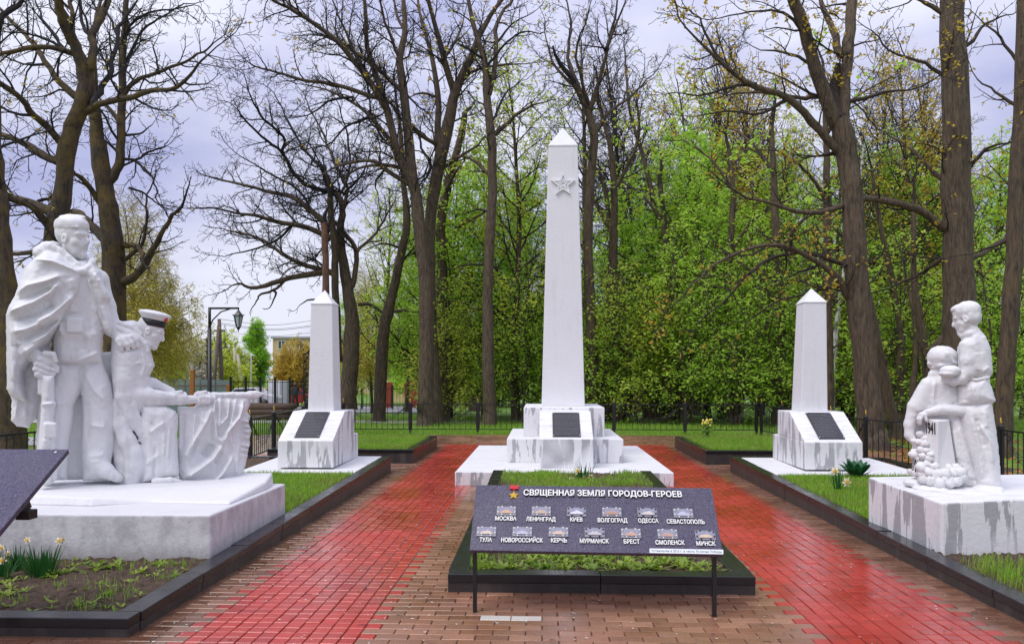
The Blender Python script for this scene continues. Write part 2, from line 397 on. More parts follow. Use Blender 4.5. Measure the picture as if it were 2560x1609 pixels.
# ------------------------------------------------------------------ obelisks
def frustum(mb, cx, cy, w0, d0, z0, w1, d1, z1):
    r = lambda w, d, z: [(cx-w/2, cy-d/2, z), (cx+w/2, cy-d/2, z), (cx+w/2, cy+d/2, z), (cx-w/2, cy+d/2, z)]
    return mb.hexa(r(w0, d0, z0), r(w1, d1, z1))
def plaque(parent, fr, w, h, lines, seed, name='plaque'):
    # fr maps (a, b, n) in plaque metres (n out of the face) to site points; origin bottom left
    p = MB(); th = .018
    p.hexa([fr(0, 0, 0), fr(w, 0, 0), fr(w, h, 0), fr(0, h, 0)], [fr(0, 0, th), fr(w, 0, th), fr(w, h, th), fr(0, h, th)])
    pl = obj(name, p, M_PLAQ, parent, .004)
    t = MB(); r = random.Random(seed); lh = h*.86/lines
    for i in range(lines):
        y = h*.91-lh*i-lh*.5; x = w*.07; end = w*(.93 if r.random() > .25 else r.uniform(.5, .8))
        while x < end:
            q = r.uniform(.012, .05)*w/.4; q = min(q, end-x)
            hh = lh*.17
            t.hexa([fr(x, y-hh, th-.001), fr(x+q, y-hh, th-.001), fr(x+q, y+hh, th-.001), fr(x, y+hh, th-.001)], [fr(x, y-hh, th+.002), fr(x+q, y-hh, th+.002), fr(x+q, y+hh, th+.002), fr(x, y+hh, th+.002)])
            x += q+.008*w/.4
    obj('inscription', t, M_INSCR, pl)
    for a in (.04, .96):
        for b2 in (.035, .965):
            bo = MB(); ex = (fr(1, 0, 0)-fr(0, 0, 0)).normalized(); ey = (fr(0, 1, 0)-fr(0, 0, 0)).normalized(); en = ex.cross(ey)
            bo.lathe([(.011, 0), (.011, .005), (.006, .009)], fr(w*a, h*b2, th), 10, Matrix((ex, ey, en)).transposed()); obj('bolt', bo, M_STEEL, pl)
    return pl
M_INSCR = plain('engraved_lettering', (.11, .11, .12), .6)
M_STEEL = plain('dull_steel', (.42, .42, .44), .38, .7)
def star_pts(R0, r0, rot=0): return [((R0 if i % 2 == 0 else r0)*math.sin(math.pi*i/5+rot), (R0 if i % 2 == 0 else r0)*math.cos(math.pi*i/5+rot)) for i in range(10)]

# central obelisk
cx = .36
t = thing('tall_obelisk', (cx, 14.4, .0), 'tall white obelisk with a star, on a stepped pedestal behind the granite board', 'obelisk', 'white obelisks')
s = MB(); s.hexa([(SLAB[0], SLAB[2], -.012), (SLAB[1], SLAB[2], -.012), (SLAB[1], SLAB[3], -.012), (SLAB[0], SLAB[3], -.012)], [(SLAB[0], SLAB[2], .19), (SLAB[1], SLAB[2], .19), (SLAB[1], SLAB[3], .19), (SLAB[0], SLAB[3], .19)]); obj('base_slab', s, M_BLOCK, t, .012)
s = MB(); s.box((cx-.915, 13.06, .188), (cx+.915, 15.6, .565)); obj('lower_step', s, M_BLOCK, t, .012)
s = MB(); s.box((cx-.66, 13.6, .563), (cx+.66, 15.4, 1.04)); obj('upper_step', s, M_BLOCK, t, .012)
yl = 12.3
s = MB(); w = .40
side = [(yl, .188), (yl, .62), (13.02, 1.0), (13.62, 1.0), (13.62, .567), (13.058, .567), (13.058, .188)]
s.add([(cx-w+0.0, y, z) for y, z in side]+[(cx+w, y, z) for y, z in side], [tuple(range(6, -1, -1)), tuple(range(7, 14))]+[(i, (i+1) % 7, 7+(i+1) % 7, 7+i) for i in range(7)])
# plaque slope
obj('lectern_block', s, M_BLOCK, t, .01)
sh = MB(); frustum(sh, cx, 14.5, .735, .70, 1.038, .50, .48, 5.49); obj('shaft', sh, M_SHAFT, t, .012)
cp = MB(); frustum(cp, cx, 14.5, .515, .495, 5.488, .515, .495, 5.512); frustum(cp, cx, 14.5, .505, .485, 5.511, .01, .01, 5.87); obj('pyramid_cap', cp, M_SHAFT, t, .004)
# star on the shaft, a raised outline with a smaller star inside
tl = (.70-.48)/2/(5.49-1.038); zs = 4.83; ys = 14.15+tl*(zs-1.038)-.002
st = MB()
def star_ring(mb, Ro, Ri_scale, d):
    a = star_pts(Ro, Ro*.42); b = [(x*Ri_scale, z*Ri_scale) for x, z in a]
    fr_ = lambda q, dd: (cx+q[0], ys+tl*q[1]-dd, zs+q[1])
    V = [fr_(q, 0) for q in a]+[fr_(q, d) for q in a]+[fr_(q, d) for q in b]+[fr_(q, 0) for q in b]
    F = []
    for i in range(10):
        j = (i+1) % 10
        F += [(i, j, 10+j, 10+i)[::-1], (10+i, 10+j, 20+j, 20+i)[::-1], (20+i, 20+j, 30+j, 30+i)[::-1]]
    mb.add(V, F)
star_ring(st, .215, .72, .035); star_ring(st, .095, .6, .032)
pl_ = star_pts(.205, .086); st.add([(cx+x, ys+tl*z-.012, zs+z) for x, z in pl_]+[(cx, ys-.012, zs)], [((i+1) % 10, i, 10) for i in range(10)])
obj('star', st, plain('star_paint', (.76, .76, .77), .6), t)
sl = Vector((0, .72, .38)); L = sl.length; e2 = sl.normalized(); nn = Vector((0, -e2.z, e2.y))
def frc(a, b, n): return Vector((cx-.20+a, yl, .62))+Vector((0, 0, 0))+e2*(.055+b)+nn*n
plaque(t, frc, .415, .70, 17, 5)

def side_obelisk(cx, label, seed, lean):
    y0 = 11.72; w = .40; z0 = kt(13.5)-.002
    t = thing('small_obelisk', (cx, 12.4, z0), label, 'obelisk', 'white obelisks')
    s = MB(); s.box((cx-w, y0, z0), (cx+w, 13.32, .635)); obj('base_block', s, M_BLOCK, t, .012)
    s = MB(); side = [(y0+.004, .633), (y0+.72, 1.025), (13.06, 1.025), (13.06, .633)]
    s.add([(cx-w+.003, y, z) for y, z in side]+[(cx+w-.003, y, z) for y, z in side], [(3, 2, 1, 0), (4, 5, 6, 7)]+[(i, (i+1) % 4, 4+(i+1) % 4, 4+i) for i in range(4)])
    obj('lectern_block', s, M_BLOCK, t, .01); yc = 12.78
    sh = MB(); q = lambda h, d, z, l: [(cx-h+l, yc-d, z), (cx+h+l, yc-d, z), (cx+h+l, yc+d, z), (cx-h+l, yc+d, z)]
    sh.hexa(q(.198, .235, 1.023, 0), q(.165, .19, 2.65, lean)); obj('shaft', sh, M_SHAFT, t, .01)
    cp = MB(); frustum(cp, cx+lean, yc, .345, .395, 2.648, .345, .395, 2.665); frustum(cp, cx+lean, yc, .34, .39, 2.664, .008, .008, 2.88); obj('pyramid_cap', cp, M_SHAFT, t, .003)
    e = Vector((0, .716, .392)).normalized(); nn = Vector((0, -e.z, e.y))
    fr = lambda a, b, n: Vector((cx-.18+a, y0+.004, .633))+e*(.07+b)+nn*n
    plaque(t, fr, .36, .70, 15, seed); return t
side_obelisk(-3.37, 'small white obelisk left of the path beside the soldier statue', 3, .0)
side_obelisk(4.06, 'small white obelisk right of the path in front of the big oak', 8, .03)
for a, b, l in ((-4.25, XL-.142, 'low white painted slab under the small obelisk left of the path'), (XR+.142, 5.2, 'low white painted slab under the small obelisk right of the path')):
    s = MB(); s.prism([(a, 11.42), (b, 11.42), (b, 13.4), (a, 13.4)], .02, lambda x, y: kt(y)+.004)
    tag(obj('obelisk_slab', s, M_BLOCK, None, .008), l, 'slab')

# ------------------------------------------------------------------ granite board with the thirteen cities
def text_mesh(body, bold=0.0, extrude=.0):
    cu = bpy.data.curves.new('lettering', 'FONT'); cu.body = body; cu.size = 1; cu.offset = bold; cu.extrude = extrude; cu.resolution_u = 3
    o = bpy.data.objects.new('lettering_curve', cu); COL.objects.link(o); bpy.context.view_layer.update()
    me = bpy.data.meshes.new_from_object(o.evaluated_get(bpy.context.evaluated_depsgraph_get()))
    V = [v.co.copy() for v in me.vertices]; F = [tuple(p.vertices) for p in me.polygons]; N = [p.normal.z for p in me.polygons]
    bpy.data.objects.remove(o); bpy.data.curves.remove(cu); bpy.data.meshes.remove(me)
    x0 = min(v.x for v in V); x1 = max(v.x for v in V); y1 = max(v.y for v in V)
    return V, F, N, x0, x1
def put_text(mb, body, fr, p0, p1, cap, bold=.018, depth=.006, lift=0.0, sides=1):
    # p0, p1: ends of the baseline in board metres, cap: capital height
    V, F, N, x0, x1 = text_mesh(body, bold, .5)
    a, b = Vector(p0), Vector(p1); d = b-a; L = d.length; d.normalize(); nrm = Vector((-d.y, d.x))
    out = []
    for v in V:
        q = a+d*((v.x-x0)/(x1-x0)*L)+nrm*(v.y/.72*cap)
        out.append(fr(q.x, q.y, lift+(v.z+.5)*depth))
    k = mb.n; mb.v += [tuple(q) for q in out]; mb.n += len(out)
    for f, nz in zip(F, N): mb.f.append(tuple(k+i for i in f)); mb.smooth.append(False); mb.m.append(0 if nz > .5 else sides)
M_WHITE = plain('white_letters', (.78, .78, .74), .5)
M_GOLD = plain('gold_paint', (.72, .46, .06), .35, .3)
M_RED = plain('red_enamel', (.55, .01, .02), .35)
BL, BR, TL, TR = P(1173.8, 1374.2, 5.42), P(1807.6, 1385.8, 5.33), P(1193, 1211.4, 5.83), P(1781, 1218.7, 5.74)
bo, bex = BL, (BR-BL).normalized(); bw = (BR-BL).length
ben = bex.cross((TL-BL).normalized()).normalized(); bey = ben.cross(bex).normalized(); bh = ((TL-BL).dot(bey)+(TR-BR).dot(bey))/2
def frb(a, b, n): return bo+bex*a+bey*b+ben*n
def c3(x, y):                         # pixel of the enlarged photo crop -> metres on the board
    r = Vector(ray(1100+x/3.01, 1140+y/3.01)); o = Vector((0, 0, HC)); k = (bo-o).dot(ben)/r.dot(ben); q = o+r*k-bo
    return (q.dot(bex), q.dot(bey))
t = thing('memorial_board', (bo.x+bw/2, bo.y+.2, 0), 'sloping violet granite board of thirteen city names on two black legs', 'memorial board')
s = MB(); s.hexa([frb(0, 0, -.03), frb(bw, 0, -.03), frb(bw, bh, -.03), frb(0, bh, -.03)], [frb(0, 0, 0), frb(bw, 0, 0), frb(bw, bh, 0), frb(0, bh, 0)]); obj('granite_panel', s, M_SIGN, t, .003)
fr_m = MB()
for b2 in (.05, bh-.06): fr_m.hexa([frb(.01, b2, -.065), frb(bw-.01, b2, -.065), frb(bw-.01, b2+.04, -.065), frb(.01, b2+.04, -.065)], [frb(.01, b2, -.031), frb(bw-.01, b2, -.031), frb(bw-.01, b2+.04, -.031), frb(.01, b2+.04, -.031)])
obj('support_frame', fr_m, M_BLACK, t)
for a in (.028, bw-.045):
    q = frb(a, .055, -.04); s = MB(); s.box((q.x-.012, q.y-.02, -.012), (q.x+.014, q.y+.02, q.z)); obj('leg', s, M_BLACK, t, .003)
    q2 = frb(a, bh-.04, -.05); s = MB(); s.tube([(q.x, q.y+.01, q.z-.08), q2], .012, 6); obj('brace', s, M_BLACK, t)
s = MB(); put_text(s, 'СВЯЩЕННАЯ ЗЕМЛЯ ГОРОДОВ-ГЕРОЕВ', frb, c3(628, 299), c3(1822, 313), .050, .026, .012); obj('title_lettering', s, [M_WHITE, M_BLACK], t)
names1 = [('МОСКВА', 415, 575, 486, 500, 415), ('ЛЕНИНГРАД', 648, 870, 491, 763, 417), ('КИЕВ', 980, 1073, 494, 1028, 422), ('ВОЛГОГРАД', 1187, 1410, 500, 1293, 424), ('ОДЕССА', 1492, 1645, 503, 1560, 426), ('СЕВАСТОПОЛЬ', 1707, 1992, 510, 1830, 433),
          ('ТУЛА', 297, 390, 647, 350, 570), ('НОВОРОССИЙСК', 460, 775, 649, 620, 571), ('КЕРЧЬ', 835, 955, 651, 892, 573), ('МУРМАНСК', 1052, 1272, 656, 1164, 577), ('БРЕСТ', 1383, 1503, 661, 1437, 583), ('СМОЛЕНСК', 1622, 1842, 668, 1712, 589), ('МИНСК', 1930, 2075, 675, 1996, 598)]
M_CAPS = plain('capsule_steel', (.24, .24, .27), .42, .35, 60, .3)
M_GLASS = plain('capsule_window', (.27, .27, .35), .18, 0, 40, .25)
SOILC = [(.55, .36, .25), (.5, .38, .28), (.6, .6, .66), (.42, .26, .19), (.55, .5, .46), (.45, .45, .55), (.6, .5, .42), (.45, .45, .52), (.58, .44, .36), (.5, .46, .46), (.5, .32, .24), (.45, .3, .24), (.6, .46, .32)]
for i, (w_, xa, xb, yb, cxp, cyp) in enumerate(names1):
    s = MB(); put_text(s, w_, frb, c3(xa, yb), c3(xb, yb+(xb-xa)*.012), .034, .027, .009); obj('city_lettering', s, [M_WHITE, M_BLACK], t)
    ca, cb = c3(cxp, cyp); hw, hh = .066, .039
    s = MB(); s.hexa([frb(ca-hw, cb-hh, 0), frb(ca+hw, cb-hh, 0), frb(ca+hw, cb+hh, 0), frb(ca-hw, cb+hh, 0)], [frb(ca-hw, cb-hh, .009), frb(ca+hw, cb-hh, .009), frb(ca+hw, cb+hh, .009), frb(ca-hw, cb+hh, .009)])
    cap = obj('soil_capsule', s, M_CAPS, t, .003)
    s = MB(); a_, b_ = .047, .026; s.hexa([frb(ca-a_, cb-b_, .008), frb(ca+a_, cb-b_, .008), frb(ca+a_, cb+b_, .008), frb(ca-a_, cb+b_, .008)], [frb(ca-a_, cb-b_, .0125), frb(ca+a_, cb-b_, .0125), frb(ca+a_, cb+b_, .0125), frb(ca-a_, cb+b_, .0125)]); obj('window', s, M_GLASS, cap)
    r_ = random.Random(i); m_ = MB(); N_ = 9; top = [(ca-.042+.084*k/N_, cb-.022+(.006+.026*math.sin(math.pi*min(1, max(0, k/N_)))*r_.uniform(.6, 1.1))) for k in range(N_+1)]
    ring = [(ca-.042, cb-.023), (ca+.042, cb-.023)]+top[::-1]
    m_.hexa([frb(x, y, .0124) for x, y in ring], [frb(x, y, .0145) for x, y in ring]); obj('soil_sample', m_, plain('city_soil', SOILC[i], .8, 0, 90, .35), cap)
    pale = i not in (2, 4, 9, 12)
    for (bx_, by_) in ((-.056, .026), (-.03, .033), (.03, .033), (.056, .026), (-.056, -.012), (.056, -.012), (-.03, -.033), (.03, -.033)):
        b1 = MB(); b1.lathe([(.0062, 0), (.0062, .004), (.003, .007)], frb(ca+bx_, cb+by_, .008), 8, Matrix((bex, bey, ben)).transposed()); obj('bolt', b1, M_WHITE if pale else M_BLACK, cap)
q0, q1, q2, q3 = c3(1577, 728), c3(2131, 738), c3(2131, 704), c3(1577, 694)
s = MB(); s.hexa([frb(*q, 0) for q in (q0, q1, q2, q3)], [frb(*q, .004) for q in (q0, q1, q2, q3)]); mp_ = obj('dedication_strip', s, plain('strip_white', (.7, .72, .72), .4), t)
s = MB(); put_text(s, 'Установлен в 2015 г. в честь 70-летия Победы', frb, c3(1590, 719), c3(2122, 729), .017, .006, .001, .0042, 0); obj('dedication_lettering', s, plain('strip_ink', (.12, .18, .22), .6), mp_)
# gold star medal
ma, mb_ = c3(559, 240); s = MB()
s.hexa([frb(ma-.03, mb_-.016, 0), frb(ma+.03, mb_-.016, 0), frb(ma+.03, mb_+.016, 0), frb(ma-.03, mb_+.016, 0)], [frb(ma-.03, mb_-.016, .014), frb(ma+.03, mb_-.016, .014), frb(ma+.03, mb_+.016, .014), frb(ma-.03, mb_+.016, .014)])
md_ = obj('medal_ribbon', s, M_RED, t, .002)
s = MB(); s.hexa([frb(ma-.004, mb_-.03, 0), frb(ma+.004, mb_-.03, 0), frb(ma+.004, mb_-.015, 0), frb(ma-.004, mb_-.015, 0)], [frb(ma-.004, mb_-.03, .01), frb(ma+.004, mb_-.03, .01), frb(ma+.004, mb_-.015, .01), frb(ma-.004, mb_-.015, .01)]); obj('medal_link', s, M_RED, md_)
sa, sb = c3(556, 297); s = MB(); sp = star_pts(.037, .0165); s.hexa([frb(sa+x, sb+y, .0) for x, y in sp[::-1]], [frb(sa+x, sb+y, .009) for x, y in sp[::-1]])
k = s.n; s.add([frb(sa+x, sb+y, .009) for x, y in sp]+[frb(sa, sb, .019)], [((i+1) % 10, i, 10) for i in range(10)]); obj('medal_star', s, M_GOLD, md_)

# board at the left edge of the picture, seen from its end
TRc, BRc = P(149, 1122, 5.05), P(2, 1324, 4.4)
e_up = (TRc-BRc).normalized(); ex_ = Vector((1, .02, 0)).normalized(); en_ = ex_.cross(e_up).normalized(); e_up = en_.cross(ex_).normalized()
fl = lambda a, b, n: BRc+ex_*a+e_up*b+en_*n
hL = (TRc-BRc).dot(e_up)
t = thing('memorial_board', (BRc.x-.8, BRc.y+.3, 0), 'blank end of a tilted violet granite board beside the daffodils', 'memorial board')
s = MB(); s.hexa([fl(-1.7, -.12, -.03), fl(0, -.12, -.03), fl(0, hL, -.03), fl(-1.7, hL, -.03)], [fl(-1.7, -.12, 0), fl(0, -.12, 0), fl(0, hL, 0), fl(-1.7, hL, 0)]); obj('granite_panel', s, M_SIGN, t, .003)
s = MB(); s.box((-.0, 0, 0), (0, 0, 0)) if False else None
for b2 in (.22,): s.hexa([fl(-1.6, b2, -.1), fl(-.03, b2, -.1), fl(-.03, b2+.1, -.1), fl(-1.6, b2+.1, -.1)], [fl(-1.6, b2, -.031), fl(-.03, b2, -.031), fl(-.03, b2+.1, -.031), fl(-1.6, b2+.1, -.031)])
q = fl(-.03, .24, -.06); s.box((q.x-.02, q.y-.03, q.z-.05), (q.x+.055, q.y+.05, q.z+.0)); obj('bracket', s, M_BLACK, t)
for a in (-.5, -1.5):
    q = fl(a, .25, -.08); s = MB(); s.box((q.x-.02, q.y-.02, 0), (q.x+.02, q.y+.02, q.z)); obj('leg', s, M_BLACK, t)
b1 = MB(); b1.lathe([(.008, 0), (.008, .003), (.004, .006)], fl(-.06, hL-.035, 0), 10, Matrix((ex_, e_up, en_)).transposed()); obj('bolt', b1, M_WHITE, t)
# ------------------------------------------------------------------ sculpture: distance fields meshed by surface nets
def surface_nets(f, org, h):
    s = f < 0; nx, ny, nz = f.shape
    C = [(i, j, k) for i in (0, 1) for j in (0, 1) for k in (0, 1)]
    sub = lambda a, c: a[c[0]:nx-1+c[0], c[1]:ny-1+c[1], c[2]:nz-1+c[2]]
    cnt = sum(sub(s, c).astype(np.int8) for c in C); mask = (cnt > 0) & (cnt < 8)
    I = np.argwhere(mask); idx = np.full(mask.shape, -1, np.int32); idx[mask] = np.arange(len(I))
    acc = np.zeros((len(I), 3)); num = np.zeros(len(I))
    val = {c: f[I[:, 0]+c[0], I[:, 1]+c[1], I[:, 2]+c[2]] for c in C}
    for a in C:
        for ax in range(3):
            if a[ax]: continue
            b = list(a); b[ax] = 1; b = tuple(b); va, vb = val[a], val[b]; m = (va < 0) != (vb < 0)
            t = np.where(m, va/np.where(m, va-vb, 1), 0)
            p = np.tile(np.array(a, float), (len(I), 1)); p[:, ax] += t
            acc[m] += p[m]; num[m] += 1
    V = (I+acc/num[:, None])*h+np.array(org); F = []
    for ax in range(3):
        sl0 = [slice(None)]*3; sl1 = [slice(None)]*3; sl0[ax] = slice(0, -1); sl1[ax] = slice(1, None)
        d = s[tuple(sl0)] != s[tuple(sl1)]; E = np.argwhere(d); o1, o2 = [a for a in range(3) if a != ax]
        ok = (E[:, o1] > 0) & (E[:, o2] > 0) & (E[:, o1] < f.shape[o1]-1) & (E[:, o2] < f.shape[o2]-1); E = E[ok]
        q = []
        for da, db in ((1, 1), (0, 1), (0, 0), (1, 0)):
            e = E.copy(); e[:, o1] -= da; e[:, o2] -= db; q.append(idx[e[:, 0], e[:, 1], e[:, 2]])
        q = np.stack(q, 1); flip = s[E[:, 0], E[:, 1], E[:, 2]] ^ (ax == 1)
        q[~flip] = q[~flip][:, ::-1]; F.append(q)
    return V, np.concatenate(F)

class Sculpt:
    # works in photo pixels (u, v) on an upright plane facing the eye at distance D, n = pixels towards the viewer
    def __init__(s, u0, v0, D):
        s.C = P(u0, v0, D); h = Vector((s.C.x, s.C.y, 0)).normalized(); s.h = h; s.e = Vector((h.y, -h.x, 0)); s.k = (s.C-Vector((0, 0, HC))).dot(h)
        s.px = (s.xz(u0+1, v0)[0]-s.xz(u0, v0)[0]); s.pz = abs(s.xz(u0, v0+1)[1]-s.xz(u0, v0)[1]); s.s = (s.px+s.pz)/2
    def xz(s, u, v):
        r = Vector(ray(u, v)); t = s.k/(r.x*s.h.x+r.y*s.h.y); p = r*t
        return ((p-Vector((s.C.x, s.C.y, 0))).dot(s.e), HC+r.z*t)
    def W(s, u, v, n=0):               # photo pixel + height towards the viewer -> site point
        x, z = s.xz(u, v); q = Vector((s.C.x, s.C.y, 0))+s.e*x-s.h*(n*s.s); q.z = z; return q
    def loc(s, p): x, z = s.xz(p[0], p[1]); return np.array((x, p[2]*s.s if len(p) > 2 else 0.0, z))
    def grid(s, u0, u1, v0, v1, n0, n1, h=.008):
        a, b = s.loc((u0, v1, n0)), s.loc((u1, v0, n1)); s.vox = h; s.org = a
        n = np.ceil((b-a)/h).astype(int)+1; s.n = n; s.f = np.full(n, .5, np.float32)
        s.ax = [a[i]+h*np.arange(n[i]) for i in range(3)]; return s
    def box_idx(s, lo, hi):
        i0 = np.clip(np.floor((lo-s.org)/s.vox).astype(int), 0, s.n-1); i1 = np.clip(np.ceil((hi-s.org)/s.vox).astype(int)+1, 1, s.n); return i0, i1
    def sub(s, lo, hi):
        i0, i1 = s.box_idx(np.array(lo), np.array(hi))
        if np.any(i1 <= i0): return None
        sl = tuple(slice(a, b) for a, b in zip(i0, i1)); X = np.meshgrid(*[s.ax[i][sl[i]] for i in range(3)], indexing='ij', sparse=True); return sl, X
    def comb(s, sl, d, k, op):
        a = s.f[sl]
        if op == 'add':
            if k > 0:
                h = np.clip(.5+.5*(a-d)/k, 0, 1); s.f[sl] = a*(1-h)+d*h-k*h*(1-h)
            else: s.f[sl] = np.minimum(a, d)
        else:
            d = -d
            if k > 0:
                h = np.clip(.5-.5*(a-d)/k, 0, 1); s.f[sl] = a*(1-h)+d*h+k*h*(1-h)
            else: s.f[sl] = np.maximum(a, d)
    # chain of round cones: points (u, v, n, r) in pixels
    def chain(s, pts, k=5, op='add', sq=1.0):
        q = [(s.loc(p), p[3]*s.s) for p in pts]; k *= s.s
        for (a, ra), (b, rb) in zip(q[:-1], q[1:]):
            m = max(ra, rb)*max(1, 1/sq)+k+4*s.vox; r = s.sub(np.minimum(a, b)-m, np.maximum(a, b)+m)
            if r is None: continue
            sl, X = r; ba = b-a; ba2 = ba.copy(); ba2[1] /= sq; L2 = max(1e-9, float(ba2 @ ba2))
            p = [X[0]-a[0], (X[1]-a[1])/sq, X[2]-a[2]]
            t = np.clip((p[0]*ba2[0]+p[1]*ba2[1]+p[2]*ba2[2])/L2, 0, 1)
            d = np.sqrt((p[0]-t*ba2[0])**2+(p[1]-t*ba2[1])**2+(p[2]-t*ba2[2])**2)-(ra+(rb-ra)*t)
            s.comb(sl, d.astype(np.float32), k, op)
    def ell(s, c, r, k=5, op='add', M=None):
        c = s.loc(c); r = np.array(r, float)*s.s; k *= s.s; m = r.max()+k+4*s.vox; q = s.sub(c-m, c+m)
        if q is None: return
        sl, X = q; p = [X[i]-c[i] for i in range(3)]
        if M is not None: p = [M[i][0]*p[0]+M[i][1]*p[1]+M[i][2]*p[2] for i in range(3)]
        k0 = np.sqrt((p[0]/r[0])**2+(p[1]/r[1])**2+(p[2]/r[2])**2); k1 = np.sqrt((p[0]/r[0]**2)**2+(p[1]/r[1]**2)**2+(p[2]/r[2]**2)**2)+1e-9
        s.comb(sl, (k0*(k0-1)/k1).astype(np.float32), k, op)
    def rbox(s, u0, u1, v0, v1, n0, n1, r=2, k=0, op='add'):
        a, b = s.loc((u0, v1, n0)), s.loc((u1, v0, n1)); m = k*s.s+4*s.vox; q = s.sub(a-m, b+m)
        sl, X = q; c = (a+b)/2; hh = (b-a)/2-r*s.s; g = [np.abs(X[i]-c[i])-hh[i] for i in range(3)]
        d = np.sqrt(sum(np.maximum(t, 0)**2 for t in g))+np.minimum(np.maximum(np.maximum(g[0], g[1]), g[2]), 0)-r*s.s
        s.comb(sl, d.astype(np.float32), k*s.s, op)
    # outline puffed up to a body: nc centre, front/back bulge, R rim radius (all pixels); ridges: ([(u, v)...], width, height)
    def puff(s, poly, nc, hf, hb, R, ridges=(), k=5, rim=3, tilt=None):
        q = np.array([s.xz(*p) for p in poly]); px = s.s; m = (k+max((abs(r[2]) for r in ridges), default=0))*px+5*s.vox
        lo = np.array((q[:, 0].min()-m, (nc-hb)*px-m, q[:, 1].min()-m)); hi = np.array((q[:, 0].max()+m, (nc+hf)*px+m+.15, q[:, 1].max()+m))
        r = s.sub(lo, hi)
        if r is None: return
        sl, X = r; x, z = X[0][:, 0, 0][:, None], X[2][0, 0, :][None, :]
        d2 = np.full((x.shape[0], z.shape[1]), 1e9); ins = np.zeros_like(d2, bool); n = len(q)
        for i in range(n):
            a, b = q[i], q[(i+1) % n]; e = b-a; wx, wz = x-a[0], z-a[1]
            t = np.clip((wx*e[0]+wz*e[1])/max(1e-12, e @ e), 0, 1); d2 = np.minimum(d2, (wx-e[0]*t)**2+(wz-e[1]*t)**2)
            c = ((a[1] <= z) & (b[1] > z)) | ((b[1] <= z) & (a[1] > z))
            if abs(e[1]) > 1e-12: ins ^= c & (x < a[0]+(z-a[1])/e[1]*e[0])
        dd = np.sqrt(d2); sd = np.where(ins, dd, -dd)/px
        w = np.clip((sd+rim)/R, 0, 1); pr = np.sqrt(1-(1-w)**2); rid = np.zeros_like(d2)
        for pts, wd_, am in ridges:
            g = np.array([s.xz(*p) for p in pts]); best = np.full_like(d2, 1e9); tt = np.zeros_like(d2)
            for i in range(len(g)-1):
                a, b = g[i], g[i+1]; e = b-a; wx, wz = x-a[0], z-a[1]; t = np.clip((wx*e[0]+wz*e[1])/(e @ e), 0, 1)
                q2 = (wx-e[0]*t)**2+(wz-e[1]*t)**2; bt = q2 < best; best = np.where(bt, q2, best); tt = np.where(bt, (i+t)/(len(g)-1), tt)
            rid += am*1.3*np.exp(-(np.sqrt(best+(.25*wd_*px)**2)-.25*wd_*px)/(wd_*px)*1.15)*np.clip(4.5*(1-np.abs(2*tt-1)), .25, 1)
        c0 = nc*np.ones_like(d2)
        if tilt is not None:           # tilt: (u at zero, slope in n per pixel)
            c0 = c0+(x-s.xz(tilt[0], 900)[0])/px*tilt[1]
        F_ = (c0+hf*pr+rid*np.clip(w*2.5, 0, 1))*px; B_ = (c0-hb*pr)*px
        y = X[1]
        d = np.maximum(y-F_[:, None, :], B_[:, None, :]-y)
        d = np.maximum(d, (-(sd+rim)*px)[:, None, :])
        s.comb(sl, (d*.8).astype(np.float32), k*px, 'add')
    def noise(s, amp, cell, seed=0):
        r = np.random.default_rng(seed); n = s.n; c = np.ceil(n*s.vox/cell).astype(int)+2
        g = r.normal(0, 1, c); out = g
        for ax in range(3):
            t = np.arange(n[ax])*s.vox/cell; i = t.astype(int); f = t-i; f = f*f*(3-2*f)
            sh = [1, 1, 1]; sh[ax] = -1; f = f.reshape(sh); out = np.take(out, i, ax)*(1-f)+np.take(out, i+1, ax)*f
        s.f += (amp*out).astype(np.float32)
    def head(s, u, v, n, H, yaw, pitch=0, roll=0, ears=True, face=True, neck=True, hair=None):
        # yaw: 0 faces the viewer, + turns to the right of the picture; pitch: + looks down
        Ry = Matrix.Rotation(-R(yaw), 3, 'Z') @ Matrix.Rotation(R(roll), 3, 'Y') @ Matrix.Rotation(-R(pitch), 3, 'X')
        # head axes: x right of viewer, y forward (towards viewer), z up
        def T(q):
            w = Vector(q)*H; w = Vector((w.x*math.cos(R(roll))+w.z*math.sin(R(roll)), w.y, w.z*math.cos(R(roll))-w.x*math.sin(R(roll))))
            cp, sp = math.cos(R(pitch)), math.sin(R(pitch)); w = Vector((w.x, w.y*cp+w.z*sp, w.z*cp-w.y*sp))
            cy, sy = math.cos(R(yaw)), math.sin(R(yaw)); w = Vector((w.x*cy+w.y*sy, w.y*cy-w.x*sy, w.z))
            return (u+w.x, v-w.z, n+w.y)
        e = [np.array(T(a))-np.array(T((0, 0, 0))) for a in ((1, 0, 0), (0, 1, 0), (0, 0, 1))]
        M = [[a[0]/H, a[2]/H, -a[1]/H] for a in e]
        E = lambda c, r, k=.05, op='add': s.ell(T(c), [a*H for a in r], k*H, op, M)
        Cn = lambda pts, k=.04, op='add': s.chain([T(p[:3])+(p[3]*H,) for p in pts], k*H, op)
        E((0, -.07, .12), (.335, .40, .37), 0)
        E((0, .10, -.14), (.255, .27, .36), .08)
        Cn([(-.2, .02, -.2, .11), (-.13, .14, -.36, .1), (0, .24, -.41, .095), (.13, .14, -.36, .1), (.2, .02, -.2, .11)], .06)
